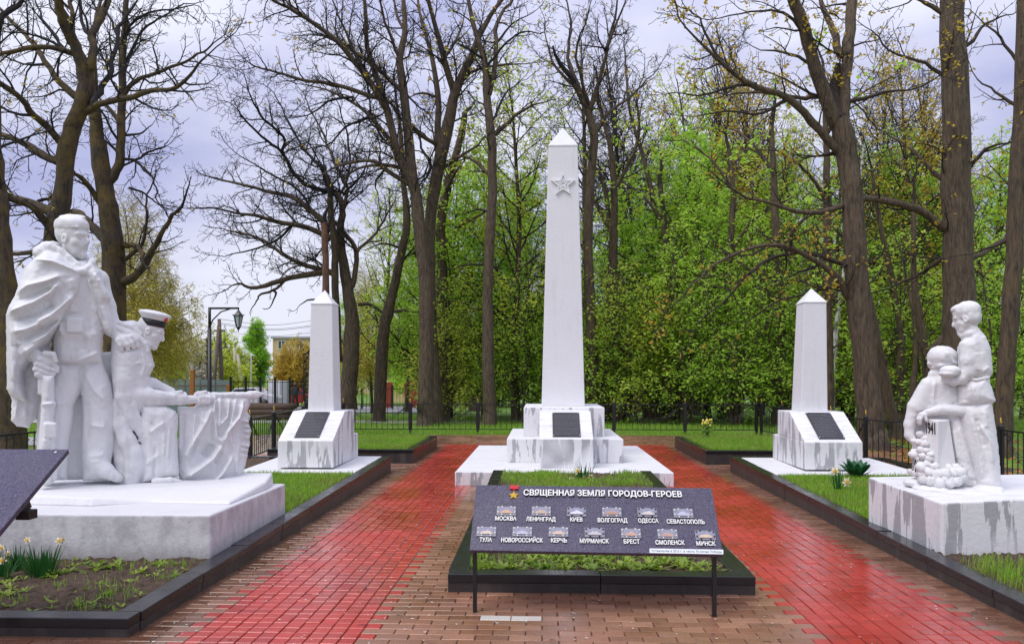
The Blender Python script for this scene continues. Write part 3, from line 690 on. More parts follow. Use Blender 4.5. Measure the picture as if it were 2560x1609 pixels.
        if face:
            Cn([(-.2, .27, .06, .055), (0, .33, .06, .05), (.2, .27, .06, .055)], .05)
            for a in (-1, 1):
                E((a*.135, .40, -.03), (.09, .075, .06), .04, 'cut'); E((a*.135, .275, -.03), (.065, .055, .04), .015)
                Cn([(a*.07, .335, .022, .014), (a*.14, .335, .035, .014), (a*.2, .29, .02, .014)], .015)
                E((a*.19, .17, -.13), (.08, .08, .07), .08)
            Cn([(0, .335, .04, .036), (0, .42, -.11, .044), (0, .415, -.15, .046)], .025)
            for a in (-1, 1): E((a*.05, .355, -.16), (.035, .05, .03), .02)
            Cn([(-.09, .31, -.26, .016), (0, .345, -.25, .024), (.09, .31, -.26, .016)], .012); Cn([(-.07, .31, -.31, .016), (0, .335, -.312, .026), (.07, .31, -.31, .016)], .012); E((0, .37, -.282), (.1, .04, .008), .006, 'cut')
            E((0, .27, -.42), (.08, .075, .07), .05)
        if ears:
            for a in (-1, 1):
                E((a*.33, -.03, -.06), (.05, .085, .13), .02); E((a*.37, -.02, -.05), (.03, .045, .075), .015, 'cut')
        if neck: Cn([(0, -.08, -.25, .2), (0, -.14, -.7, .215)], .06)
        if hair: hair(E, Cn)
        return T, E, Cn
    def mesh(s, name, mat, parent, smooth=1):
        V, F = surface_nets(s.f, s.org, s.vox)
        x, n, z = V[:, 0], V[:, 1], V[:, 2]; b = origin(parent)
        Wd = np.stack((s.C.x+s.e.x*x-s.h.x*n-b.x, s.C.y+s.e.y*x-s.h.y*n-b.y, z-b.z), 1)
        o = link(name, mesh_np(name, Wd, F, True), mat, parent); s.f = None; return o

def zoomed(ox, oy, k): return lambda *p: [(ox+p[i]/k, oy+p[i+1]/k) for i in range(0, len(p), 2)]
S1, S2, S3, S4 = zoomed(0, 530, 5.603), zoomed(0, 780, 5.603), zoomed(250, 740, 6.877), zoomed(250, 930, 5.044)
K1 = zoomed(0, 500, 2.522); K2 = zoomed(0, 1000, 2.485); R5, R6 = zoomed(2250, 740, 3.215), zoomed(2220, 960, 2.8)
def nr(pts, n, r):                     # give a traced line depths and radii
    k = len(pts); f = lambda q, i: q if not hasattr(q, '__len__') else q[0]+(q[1]-q[0])*i/(k-1)
    return [(p[0], p[1], f(n, i), f(r, i)) for i, p in enumerate(pts)]

# ------------------------------------------------------------------ statue of the soldier and the sailor
PLX0, PLX1, PLY0, PLY1 = -5.18, -2.605, 6.45, 8.35
st = thing('soldier_statue', (-3.9, 7.4, .1), 'white statue of a caped soldier and a kneeling sailor holding a flag', 'statue')
s = MB(); s.prism([(PLX0, PLY0), (PLX1, PLY0), (PLX1, PLY1), (PLX0, PLY1)], .06, .465); obj('plinth', s, M_PLINTH, st, .02, 3)
s = MB(); lo = [G(70, 1262, .463), G(230, 1266, .463), G(380, 1256, .463), G(575, 1262, .463), G(668, 1224, .463), (PLX1-.1, 8.28, .463), (PLX0+.08, 8.28, .463), (PLX0+.08, G(70, 1262, .463).y, .463)]
zt = [.545, .535, .475, .49, .53, .58, .6, .56]
hi = [(x+(.02 if x < -3.9 else -.02), y+.03, z) for (x, y, _), z in zip(lo, zt)]
s.hexa([tuple(q) for q in lo], hi); obj('base_slab', s, M_STAT, st, .02, 3)

DS = 7.62
A = Sculpt(180, 1200, DS).grid(60, 350, 535, 1212, -60, 100)
A.puff([(150, 668), (232, 672), (256, 700), (262, 800), (252, 860), (254, 908), (205, 912), (138, 906), (136, 830), (140, 740)], 0, 47, 40, 30,
       [(S2(800, 690, 1080, 692, 1250, 620, 1390, 560), 4, 7), ([(140, 836), (200, 840), (250, 836)], 10, 5), ([(170, 720), (180, 790)], 14, 5), ([(236, 700), (242, 790)], 6, 5), (S2(1150, 300, 1180, 560), 8, -4), (S2(1260, 330, 1230, 560), 5, 3)], 4)
A.chain([(150, 690, 5, 30), (205, 682, 8, 30), (245, 700, 4, 28)], 14)
A.chain([(145, 824, 34, 6), (200, 828, 41, 6), (250, 822, 34, 6)], 1.5, sq=.7)          # belt
A.rbox(166, 206, 799, 833, 30, 62, 3, 2); A.rbox(148, 168, 808, 832, 25, 52, 3, 2)
A.puff([(138, 900), (206, 905), (208, 942), (196, 985), (182, 1012), (180, 1050), (170, 1110), (166, 1196), (104, 1198), (100, 1100), (112, 1000)], 0, 34, 34, 38, [([(190, 915), (196, 960), (180, 1010)], 5, 5), ([(140, 1010), (172, 1005)], 6, 4), ([(120, 1110), (165, 1120)], 8, 4)], 6)
A.puff([(202, 905), (254, 905), (276, 960), (288, 1040), (286, 1100), (276, 1150), (268, 1198), (210, 1198), (206, 1120), (210, 1040), (204, 950)], 2, 35, 36, 38, [([(206, 925), (235, 975), (262, 1000)], 8, 6), ([(225, 1060), (262, 1066)], 6, 6), ([(215, 1138), (262, 1132)], 6, 7), ([(222, 1152), (250, 1148)], 5, 6), ([(250, 960), (262, 1020)], 9, 4), ([(216, 1000), (218, 1100)], 8, -5)], 6)
A.chain([(235, 1148, 18, 26), (262, 1172, 30, 20), (292, 1190, 40, 13)], 10); A.chain([(132, 1150, 22, 24), (128, 1186, 52, 15)], 10)
A.puff([(96, 900), (285, 880), (312, 960), (325, 1198), (92, 1200)], -34, 16, 18, 20, [([(195, 1000), (192, 1190)], 9, -4), ([(295, 900), (305, 1190)], 5, 4)], 10)
A.chain([(250, 720, 0, 26), (264, 765, 4, 24), (280, 818, 10, 21), (300, 850, 26, 14)], 8)
A.ell((311, 850, 36), (26, 11, 15), 5)
A.chain([(326, 842, 40, 8), (338, 850, 41, 7), (343, 866, 38, 6)], 3); A.chain([(314, 846, 44, 8), (325, 858, 46, 7), (331, 870, 42, 6)], 3); A.chain([(302, 850, 45, 8), (314, 862, 48, 7), (318, 874, 44, 6)], 3); A.chain([(293, 852, 42, 8), (298, 864, 45, 7), (303, 876, 42, 6)], 3)
A.chain([(60, 868, 20, 22), (80, 885, 40, 18), (97, 893, 48, 16)], 6); A.ell((113, 903, 50), (27, 19, 22), 6)
for pts in (S2(560, 660, 700, 685, 810, 780), S2(530, 735, 680, 795, 800, 825), S2(515, 800, 640, 855, 750, 872), S2(540, 870, 620, 915, 690, 930)): A.chain(nr(pts, (64, 56), (8.4, 6.2)), 1.2)
A.chain(nr(S2(640, 590, 750, 600, 790, 690), 66, (8, 6)), 3)
Hd, E, Cn = A.head(184, 595, 6, 104, 54, 2)
# side cap
E((0, -.065, .27), (.362, .425, .275), .004); E((0, -.065, .335), (.35, .41, .20), .02); Cn([(-.345, -.02, .205, .014), (-.28, .26, .215, .014), (0, .37, .22, .014), (.28, .26, .215, .014), (.345, -.02, .205, .014), (.25, -.35, .17, .014), (-.25, -.35, .17, .014)], .004)
E((0, -.06, .50), (.06, .38, .06), .10)
for i in range(7): Cn([(.28-.02*i, .14+.03*i, .15, .022), (.25-.03*i, .22+.02*i, .1, .014)], .01)
A.chain([(160, 655, 22, 12), (186, 664, 30, 11), (206, 672, 28, 10)], 4)
A.noise(.0016, .03, 1); A.mesh('soldier_figure', M_STAT, st)

A = Sculpt(180, 1200, DS).grid(8, 290, 600, 1080, -70, 130)
f1 = [([(159, 694), (116, 710), (71, 721), (41, 739)], 8, 17), ([(155, 710), (125, 739), (89, 760), (54, 774), (20, 785)], 8, 19), ([(188, 742), (150, 776), (125, 794), (90, 812)], 7, 17), ([(171, 783), (143, 816), (89, 866), (59, 886)], 8, 17),
      ([(136, 791), (100, 814), (62, 828), (34, 833)], 8, 16), ([(82, 653), (134, 662), (205, 689)], 6, 9), ([(176, 700), (190, 730), (180, 765)], 10, 6), ([(166, 798), (125, 838), (75, 862)], 4, 8),
      ([(135, 725), (95, 741), (45, 757)], 5, -8), ([(140, 765), (95, 792), (40, 806)], 5, -9), ([(150, 800), (110, 832), (60, 856)], 4, -8), ([(24, 800), (30, 900), (40, 955)], 9, 8), ([(46, 860), (52, 910)], 6, -7)]
A.puff([(152, 636), (112, 630), (84, 650), (66, 672), (50, 708), (38, 742), (24, 766), (17, 787), (18, 851), (18, 905), (19, 972), (27, 988), (40, 992), (60, 1003), (66, 996), (56, 955), (58, 925), (77, 901), (88, 886), (97, 879), (126, 850), (153, 815), (172, 784), (186, 766), (203, 734), (212, 700), (207, 680)], 0, 66, 48, 32, f1, 3, 2)
A.puff([(20, 960), (50, 915), (84, 915), (96, 990), (84, 1035), (70, 1068), (42, 1064), (28, 1050), (31, 1004)], -28, 16, 20, 22, [([(45, 985), (36, 1050)], 6, 7), ([(66, 960), (62, 1050)], 7, 5)], 8)
A.chain([(100, 860, -30, 26), (86, 950, -32, 24), (76, 1040, -36, 14)], 10)
A.puff([(205, 683), (232, 664), (250, 682), (259, 716), (275, 741), (276, 751), (267, 761), (278, 797), (280, 820), (273, 840), (257, 826), (246, 798), (239, 782), (223, 735), (211, 700)], 8, 46, 40, 18, [([(214, 698), (232, 745), (252, 815)], 5, 10), ([(232, 684), (250, 725), (262, 755)], 5, 11), ([(246, 700), (266, 742)], 5, 8), ([(224, 700), (243, 760), (262, 815)], 5, -6)], 5)
A.chain(nr([(118, 620), (100, 634), (126, 646), (153, 660), (180, 675), (207, 685)], (10, 52), (17, 8)), 6)
A.chain(nr([(128, 618), (152, 632), (172, 648), (194, 666), (207, 682)], (20, 50), (11, 6)), 5)
A.chain(nr([(207, 684), (222, 673), (230, 660), (229, 652)], (50, 20), (9, 9)), 5); A.chain([(130, 622, -14, 22), (175, 628, -42, 22), (220, 652, -18, 14)], 8)
A.noise(.0022, .028, 2); A.mesh('soldier_cape', M_STAT, st)

A = Sculpt(180, 1200, DS).grid(84, 156, 930, 1212, 0, 100, .009)
A.puff([(108, 938), (136, 938), (137, 1000), (142, 1006), (138, 1014), (134, 1040), (140, 1100), (134, 1140), (130, 1203), (98, 1203), (100, 1090), (104, 1030)], 56, 20, 24, 10, [([(122, 945), (120, 1000)], 5, 3), ([(100, 1010), (140, 1004)], 3, 6)], 2, 1)
A.rbox(112, 143, 1052, 1090, 50, 88, 4, 3); A.chain([(118, 1096, 78, 9), (116, 1108, 76, 7)], 3); A.rbox(96, 112, 942, 985, 46, 66, 4, 3)
A.noise(.0012, .03, 3); A.mesh('rifle', M_STAT, st)

A = Sculpt(180, 1200, DS).grid(268, 545, 770, 1214, -65, 95)
A.puff([(284, 820), (308, 806), (345, 818), (372, 868), (384, 914), (371, 940), (379, 968), (372, 1012), (330, 1050), (286, 1020), (279, 910)], 0, 36, 38, 34, [(S3(700, 960, 760, 1200, 690, 1400), 4, 6), (S3(810, 950, 880, 1150, 840, 1330), 4, 8), (S3(450, 1260, 620, 1150, 690, 1150), 4, 6), (S3(200, 950, 200, 1300, 240, 1500), 3, 5), (S3(260, 950, 270, 1300), 3, -4)], 5)
A.chain([(302, 826, 4, 22), (330, 822, 0, 22), (350, 842, 6, 15), (366, 866, 18, 9), (368, 880, 22, 6)], 7)
A.chain(nr(S3(280, 560, 480, 640, 650, 720, 760, 820, 805, 950), (26, 32), (9, 6)), 4); A.chain(nr(S3(330, 480, 520, 540, 680, 660), (22, 26), (9, 7)), 4)
A.ell((318, 894, 20), (31, 24, 31), 6); A.chain([(318, 894, 20, 28), (310, 950, 24, 26), (318, 985, 26, 22)], 8)
A.chain([(318, 985, 24, 22), (369, 988, 24, 20), (430, 994, 22, 14)], 7); A.chain([(345, 950, -14, 18), (385, 960, -10, 15), (428, 978, 0, 11)], 8)
A.chain([(369, 1002, 22, 15), (448, 999, 18, 13), (530, 996, 12, 11)], 4)
for hu in (440, 500):
    A.ell((hu, 985, 14), (19, 14, 9), 4)
    for i in range(4): A.chain([(hu-4+i*8, 983, 18, 5.2), (hu-2+i*8, 992, 26, 5), (hu-3+i*8, 1003, 24, 4.6), (hu-5+i*8, 1008, 16, 4.2)], 1.2)
    A.chain([(hu-8, 981, 20, 5), (hu+12, 978, 22, 4)], 2)
A.chain([(306, 930, 30, 16), (300, 990, 34, 14), (322, 1040, 30, 12), (350, 1080, 22, 10), (357, 1110, 18, 6)], 6); A.chain([(326, 960, 34, 9), (332, 1010, 34, 8), (352, 1062, 28, 6)], 5)
A.puff([(352, 1013), (413, 1016), (436, 1028), (442, 1042), (439, 1090), (441, 1130), (445, 1180), (440, 1188), (381, 1200), (352, 1203), (356, 1148), (357, 1108), (350, 1069)], 8, 36, 36, 26, [(S4(600, 760, 700, 680, 800, 620), 5, 6), (S4(620, 620, 720, 720), 5, -4), (S4(560, 430, 820, 440, 950, 520), 4, 5), (S4(790, 750, 780, 1040), 3, 3), (S4(860, 700, 830, 1100), 3, 3), (S4(680, 900, 660, 1340), 3, -4), (S4(560, 1150, 720, 1020), 5, 4)], 5)
A.chain([(384, 1199, 40, 9), (420, 1196, 46, 10), (446, 1200, 40, 7)], 3)
A.chain([(292, 1010, 8, 18), (300, 1060, 16, 20), (316, 1100, 24, 22), (332, 1130, 24, 24), (334, 1160, 20, 26), (326, 1200, 16, 24)], 8); A.chain([(285, 1020, 2, 12), (288, 1100, 0, 12), (300, 1150, 6, 14), (306, 1203, 8, 18)], 8)
A.puff([(276, 900), (300, 900), (360, 1000), (362, 1203), (282, 1203)], -26, 18, 20, 20, (), 8)
Hd, E, Cn = A.head(379, 826, 4, 86, 72, 22)
A.noise(.0016, .03, 4); sailor = A.mesh('sailor_figure', M_STAT, st)
hcen = A.W(384, 801, 4); ax = Matrix.Rotation(-R(11), 3, Vector((A.h.x, A.h.y, 0)) * -1) @ Matrix.Rotation(R(4), 3, A.e)
q = A.s; c0 = hcen+ax @ Vector((0, 0, -.02))
s = MB(); s.lathe([(31.5*q, 7*q), (33*q, 10*q), (42*q, 21*q), (43*q, 24*q), (40*q, 28*q), (24*q, 32*q), (4*q, 33*q)], c0, 28, ax); cap = obj('sailor_cap', s, M_STAT, sailor)
s = MB(); s.lathe([(30*q, -10*q), (31.5*q, -10*q), (32.6*q, 8*q), (30*q, 8*q)], c0, 28, ax); obj('cap_band', s, plain('band_black', (.012, .012, .016), .5), cap)
a1 = R(-16); bdir = Vector((A.e.x, A.e.y, 0))*math.cos(R(42))-Vector((A.h.x, A.h.y, 0))*math.sin(R(42)); bp = c0+ax @ (bdir*38.5*q+Vector((0, 0, 14*q)))
bn = (bdir+Vector((0, 0, -.5))).normalized(); bx_ = Vector((0, 0, 1)).cross(bn).normalized(); bz_ = bn.cross(bx_)
s = MB(); sp = star_pts(7*q, 3.4*q); s.hexa([bp+bx_*x+bz_*z-bn*.006 for x, z in sp[::-1]], [bp+bx_*x+bz_*z+bn*.006 for x, z in sp[::-1]]); obj('cap_badge', s, M_RED, cap)

A = Sculpt(180, 1200, DS).grid(428, 675, 965, 1228, -60, 90)
fl_ = S4(985, 440, 1190, 445, 1215, 420, 1390, 350, 1430, 300, 1880, 300, 1890, 400, 1855, 500, 1892, 560, 1868, 640, 1905, 740, 1880, 860, 1892, 900, 1870, 960, 1850, 1080, 1830, 1180, 1795, 1260, 1785, 1430, 1300, 1405, 1040, 1372, 1000, 1300, 985, 1200, 992, 950, 1008, 800, 998, 600)
fr_ = [(S4(1400, 420, 1330, 600, 1180, 850, 1110, 950, 1050, 1100), 6, 16), (S4(1540, 880, 1400, 1080, 1250, 1190, 1050, 1320), 8, 22), (S4(1660, 1040, 1530, 1250, 1400, 1395), 7, 18), (S4(1790, 380, 1740, 560, 1590, 740, 1545, 870), 4.5, 18), (S4(1430, 560, 1450, 820, 1540, 865), 4.5, 13),
       (S4(1500, 320, 1490, 700), 4, 11), (S4(1620, 330, 1590, 560, 1500, 660), 4, 11), (S4(1700, 340, 1620, 680), 4, 10), (S4(1440, 330, 1420, 520), 4, 9), (S4(1200, 480, 1160, 800, 1110, 1150), 4, 8), (S4(1290, 480, 1280, 640), 4, 7), (S4(1050, 480, 1040, 1000), 8, -6), (S4(1420, 900, 1300, 1060), 14, -12), (S4(1740, 800, 1700, 1300), 10, 8), (S4(1640, 700, 1640, 900), 6, 8), (S4(1240, 820, 1130, 1050), 7, -8), (S4(1530, 1000, 1440, 1150), 6, -7)]
fr_ += [(S4(1770, y, 1885, y+30), 2.6, 9) for y in (600, 660, 720, 790, 900, 960, 1030)]
fr_ = [(a, b, c*1.35) for a, b, c in fr_]; A.puff(fl_, -6, 16, 24, 14, fr_, 3, 2)
A.chain([(524, 988, 4, 9), (580, 987, 4, 9), (626, 987, 4, 9)], 4); A.chain([(624, 987, 4, 13), (640, 986, 4, 11), (664, 984, 4, 2.5)], 3, sq=.6)
A.noise(.0018, .03, 5); A.mesh('flag', M_STAT, st)

# ------------------------------------------------------------------ statue of the boy and the woman
rt = thing('boy_and_woman_statue', (4.2, 7.4, .1), 'white statue of a boy standing over a kneeling woman beside a pillar marked 1941', 'statue')
p0, p1 = G(2354, 1381, .13), G(2170, 1298, .18); p2 = Vector((p0.x+2.0, p0.y+.25, 0)); p3 = Vector((p1.x+1.9, p1.y+.25, 0))
s = MB(); s.hexa([(p0.x, p0.y, .06), (p2.x, p2.y, .06), (p3.x, p3.y, .06), (p1.x, p1.y, .06)], [(p0.x, p0.y, .535), (p2.x, p2.y, .60), (p3.x, p3.y, .60), (p1.x, p1.y, .59)]); obj('plinth', s, M_BLOCK, rt, .02, 3)
DB = 7.35
def RS(*g, h=.008): return Sculpt(2400, 1200, DB).grid(*g, h)
A = RS(2335, 2520, 745, 1236, -60, 75)
def boyhair(E, Cn):
    E((0, -.10, .20), (.36, .43, .33), .03); E((0, -.22, -.02), (.33, .28, .3), .05); E((0, .2, .34), (.26, .18, .12), .06)
A.head(2413, 795, 0, 80, -97, 14, hair=boyhair)
A.chain([(2408, 838, 8, 9), (2424, 835, 16, 9), (2440, 828, 4, 10)], 3); A.chain([(2420, 836, -8, 20), (2434, 850, -4, 28)], 8)
A.puff([(2412, 845), (2440, 832), (2462, 842), (2474, 872), (2479, 927), (2470, 948), (2424, 950), (2398, 930), (2396, 868)], 0, 32, 36, 34, [([(2434, 880), (2440, 930)], 14, 5), ([(2455, 930), (2475, 915)], 4, 4), ([(2404, 866), (2430, 862)], 4, 4)], 5)
A.chain([(2416, 866, 20, 19), (2418, 900, 28, 18), (2421, 928, 26, 17), (2402, 946, 30, 15), (2384, 953, 34, 12)], 6)
A.chain([(2384, 953, 34, 11), (2368, 948, 36, 9)], 4)
for i in range(4): A.chain([(2376, 940+i*5, 38, 4.8), (2364, 938+i*5, 41, 4.4), (2357, 934+i*5, 36, 4)], 1)
A.chain([(2380, 944, 42, 5), (2370, 930, 44, 4)], 2)
A.puff([(2424, 944), (2468, 944), (2486, 1001), (2450, 1011), (2397, 1013), (2394, 966)], 2, 36, 38, 34, [([(2430, 960), (2440, 1005)], 6, 5), ([(2398, 1008), (2450, 1008), (2484, 999)], 4, 5), ([(2412, 960), (2412, 1004)], 5, -4)], 4)
A.chain([(2404, 944, 22, 4), (2440, 949, 33, 4), (2470, 943, 22, 4)], 2, sq=.8)
A.puff([(2399, 1008), (2477, 1005), (2491, 1103), (2497, 1160), (2500, 1212), (2484, 1228), (2446, 1226), (2434, 1160), (2414, 1096), (2403, 1046)], 2, 32, 36, 34, [([(2448, 1058), (2474, 1100), (2482, 1160)], 5, 7), ([(2428, 1040), (2446, 1110), (2456, 1200)], 5, 6), ([(2438, 1040), (2460, 1120)], 6, -6), (R6(680, 180, 690, 300), 5, 4), ([(2462, 1110), (2470, 1200)], 6, -4)], 5)
A.chain([(2448, 1222, 22, 12), (2430, 1226, 26, 8)], 6); A.chain([(2482, 1222, 14, 14), (2462, 1228, 28, 9)], 6)
A.noise(.0015, .025, 6); A.mesh('boy_figure', M_STAT, rt)
A = RS(2345, 2410, 900, 955, 10, 85, h=.008); A.ell((2376, 926, 42), (25, 22, 14), 0); A.ell((2372, 934, 44), (24, 22, 9), 4); A.noise(.001, .03, 7); A.mesh('held_cap', M_STAT, rt)
A = RS(2255, 2450, 855, 1222, -70, 70)
A.head(2349, 905, -12, 82, -38, 38, ears=False, neck=False)
A.ell((2356, 891, -10), (37, 36, 29), 4); A.chain([(2322, 908, 4, 5), (2352, 913, 17, 5), (2388, 908, 4, 5)], 3); A.chain([(2380, 905, -16, 18), (2388, 940, -18, 18)], 8); A.chain([(2345, 868, 2, 5), (2368, 885, 22, 5), (2386, 906, 14, 5)], 4)
A.chain([(2332, 936, 0, 12), (2330, 1000, 16, 10)], 6); A.chain([(2372, 936, 2, 14), (2378, 1000, 8, 12)], 6); A.chain([(2350, 930, -10, 18), (2352, 960, -8, 22)], 8)
A.puff([(2332, 940), (2395, 936), (2404, 1040), (2380, 1060), (2300, 1050), (2286, 1014), (2312, 958)], -8, 30, 36, 30, [([(2338, 950), (2332, 1030)], 4, 6), ([(2370, 960), (2374, 985), (2384, 1010)], 6, 5), ([(2316, 960), (2296, 1010)], 5, 5), ([(2284, 1012), (2306, 1024)], 4, 5)], 6)
A.chain([(2322, 965, 4, 24), (2292, 1016, 10, 23)], 8); A.chain([(2288, 1016, 10, 19), (2276, 1060, 14, 16), (2275, 1086, 18, 13), (2288, 1104, 24, 9)], 4)
for i in range(4): A.chain([(2284+i*3, 1098, 26+i*2, 4.4), (2290+i*3, 1110, 28+i*2, 4), (2292+i*2, 1120, 26+i*2, 3.4)], 1)
A.chain([(2282, 1100, 30, 4.6), (2294, 1102, 34, 3.6)], 1)
A.chain([(2404, 1026, 18, 14), (2350, 1023, 34, 12.5), (2318, 1030, 42, 9.5)], 4); A.ell((2310, 1034, 44), (12, 9, 8), 3)
for i in range(4): A.chain([(2311-i*3.6, 1034, 50-i*3, 4.4), (2304-i*2.6, 1045, 52-i*3, 4.1), (2303-i*1.6, 1057, 48-i*3, 3.6)], 1)
A.chain([(2314, 1034, 52, 4.5), (2318, 1048, 52, 3.8)], 1)
A.puff([(2370, 1042), (2404, 1040), (2420, 1100), (2434, 1160), (2442, 1196), (2404, 1212), (2386, 1162), (2374, 1100)], -6, 28, 40, 26, [([(2396, 1060), (2412, 1120), (2428, 1160)], 5, 6), ([(2382, 1070), (2396, 1150)], 5, 5)], 6)
A.puff([(2290, 1030), (2390, 1030), (2420, 1205), (2290, 1205), (2282, 1120)], -34, 18, 26, 24, (), 8)
A.chain([(2400, 1204, 6, 12), (2446, 1206, 0, 11)], 6)
A.noise(.0015, .025, 8); A.mesh('woman_figure', M_STAT, rt)
# pillar with its painted year, the rubble round its foot and the second year
W = A.W
def hexp(pts, n_top, zb): pass
tp = [(2346, 1050, 62), (2374, 1047, 30), (2344, 1041, 12), (2314, 1044, 34)]; bt = [(2344, 1172, 66), (2392, 1168, 30), (2350, 1172, 10), (2308, 1168, 36)]
s = MB(); s.hexa([W(*p) for p in bt], [W(*p) for p in tp]); obj('stone_pillar', s, M_STAT, rt, .008)
M_INK = plain('painted_year', (.02, .02, .02), .6)
def facetext(mb, body, a, b, c, d, lift=.004, bold=.03):   # a,b,c,d: corners BL, BR, TR, TL of the lettering
    V, F, N, x0, x1 = text_mesh(body, bold, .5); ys = [v.y for v in V]; y0, y1 = min(ys), max(ys)
    nrm = (b-a).cross(d-a).normalized(); k = mb.n
    for v in V:
        x, y = (v.x-x0)/(x1-x0), (v.y-y0)/(y1-y0); q = (a*(1-x)+b*x)*(1-y)+(d*(1-x)+c*x)*y+nrm*(lift*(v.z+.5)); mb.v.append(tuple(q)); mb.n += 1
    for f in F: mb.f.append(tuple(k+i for i in f)); mb.smooth.append(False); mb.m.append(0)
def onface(u, v):                      # point of the pillar's lit face under a photo pixel
    a, b, c = W(*tp[3]), W(*tp[0]), W(*bt[0]); nn_ = (b-a).cross(c-a); r = Vector(ray(u, v)); o = Vector((0, 0, HC)); return o+r*((a-o).dot(nn_)/r.dot(nn_))
s = MB(); facetext(s, '1941', onface(2316, 1083), onface(2339, 1086), onface(2338, 1056), onface(2315, 1055), .006, .012); obj('year_lettering', s, M_INK, rt)
s = MB(); s.hexa([W(2281, 1180, 44), W(2302, 1184, 60), W(2304, 1182, 40), W(2286, 1178, 30)], [W(2283, 1136, 46), W(2300, 1138, 58), W(2302, 1138, 40), W(2288, 1136, 32)]); stl = obj('broken_stele', s, M_STAT, rt, .006)
a, b, c, d = W(2284, 1178, 47), W(2300, 1180, 61.5), W(2299, 1143, 59.5), W(2285, 1141, 48); s = MB(); facetext(s, '194', a, b, c, d, .004, .0); obj('year_lettering', s, M_INK, stl)
rb = MB(); rr = random.Random(5)
RK = [(235, 345, 17, 34), (262, 375, 16, 40), (225, 400, 16, 44), (262, 410, 18, 48), (235, 450, 17, 52), (275, 455, 16, 54), (250, 490, 16, 58), (290, 510, 20, 58), (300, 480, 16, 60), (240, 565, 24, 66), (280, 545, 18, 64), (300, 600, 24, 72), (345, 615, 26, 76), (400, 610, 24, 74), (455, 605, 24, 62), (500, 600, 26, 50), (515, 640, 24, 48), (260, 640, 24, 70), (310, 655, 26, 78), (365, 665, 28, 80), (425, 665, 28, 74), (480, 660, 26, 62), (245, 610, 20, 66), (190, 478, 22, 44), (330, 560, 18, 70), (430, 570, 16, 56), (480, 572, 18, 48), (350, 640, 20, 80), (395, 645, 20, 78), (160, 600, 12, 40), (200, 610, 16, 50)]
for x, y, r_, n_ in RK:
    (u, v), = R6(x, y); r0 = r_/2.8*A.s*1.75; V, F = [], []; nu, nv = 9, 7; c = W(u, v, n_*.9); jit = [[rr.uniform(.78, 1.18) for _ in range(nu)] for _ in range(nv+1)]
    for i in range(nv+1):
        th = math.pi*i/nv
        for j in range(nu):
            ph = 2*math.pi*j/nu; k_ = r0*(jit[i][j] if 0 < i < nv else 1)*1.12; V.append(c+Vector((k_*math.sin(th)*math.cos(ph), k_*math.sin(th)*math.sin(ph), k_*math.cos(th)*.9)))
    for i in range(nv):
        for j in range(nu): F.append((i*nu+j, (i+1)*nu+j, (i+1)*nu+(j+1) % nu, i*nu+(j+1) % nu))
    rb.add(V, F, True)
obj('rubble', rb, M_STAT, rt)
A = RS(2250, 2520, 1165, 1250, -70, 110); A.ell((2400, 1224, 20), (105, 75, 12), 0); A.ell((2335, 1216, 55), (50, 40, 14), 8); A.ell((2470, 1222, 10), (36, 36, 16), 8); A.ell((2290, 1202, 35), (30, 30, 12), 6); A.noise(.003, .04, 9); A.mesh('base_mound', M_STAT, rt)
# ------------------------------------------------------------------ trees
def gz(y): return -.03-.02*max(0, min(86, y-24))
def norm3(a):
    l = math.sqrt(a[0]*a[0]+a[1]*a[1]+a[2]*a[2]) or 1; return (a[0]/l, a[1]/l, a[2]/l)
class Bundle:
    def __init__(s): s.g = {}
    def add(s, pts, rad, sides): s.g.setdefault((len(pts), sides), []).append((pts, rad))
    def arrays(s, off=(0, 0, 0)):
        VV, FF, base = [], [], 0
        for (k, n), L in s.g.items():
            Pn = np.array([a for a, _ in L], np.float32)-np.array(off, np.float32); Rn = np.array([b for _, b in L], np.float32); N = len(L)
            T = np.empty_like(Pn); T[:, 1:-1] = Pn[:, 2:]-Pn[:, :-2]; T[:, 0] = Pn[:, 1]-Pn[:, 0]; T[:, -1] = Pn[:, -1]-Pn[:, -2]
            T /= np.linalg.norm(T, axis=2, keepdims=True)+1e-9
            m = np.abs(T.mean(1)); ref = np.zeros((N, 3), np.float32); ref[np.arange(N), m.argmin(1)] = 1
            A = np.cross(T, ref[:, None, :]); A /= np.linalg.norm(A, axis=2, keepdims=True)+1e-9; B = np.cross(T, A)
            th = 2*np.pi*np.arange(n)/n; c, si = np.cos(th), np.sin(th)
            V = Pn[:, :, None, :]+(A[:, :, None, :]*c[None, None, :, None]+B[:, :, None, :]*si[None, None, :, None])*Rn[:, :, None, None]
            VV.append(V.reshape(-1, 3)); i = np.arange(k-1)[:, None]*n; j = np.arange(n)[None, :]; j2 = (np.arange(n)[None, :]+1) % n
            q = np.stack((i+j, i+j2, i+n+j2, i+n+j), -1).reshape(-1, 4)
            FF.append((q[None]+(np.arange(N)*k*n)[:, None, None]).reshape(-1, 4)+base); base += N*k*n
        return np.concatenate(VV), np.concatenate(FF)
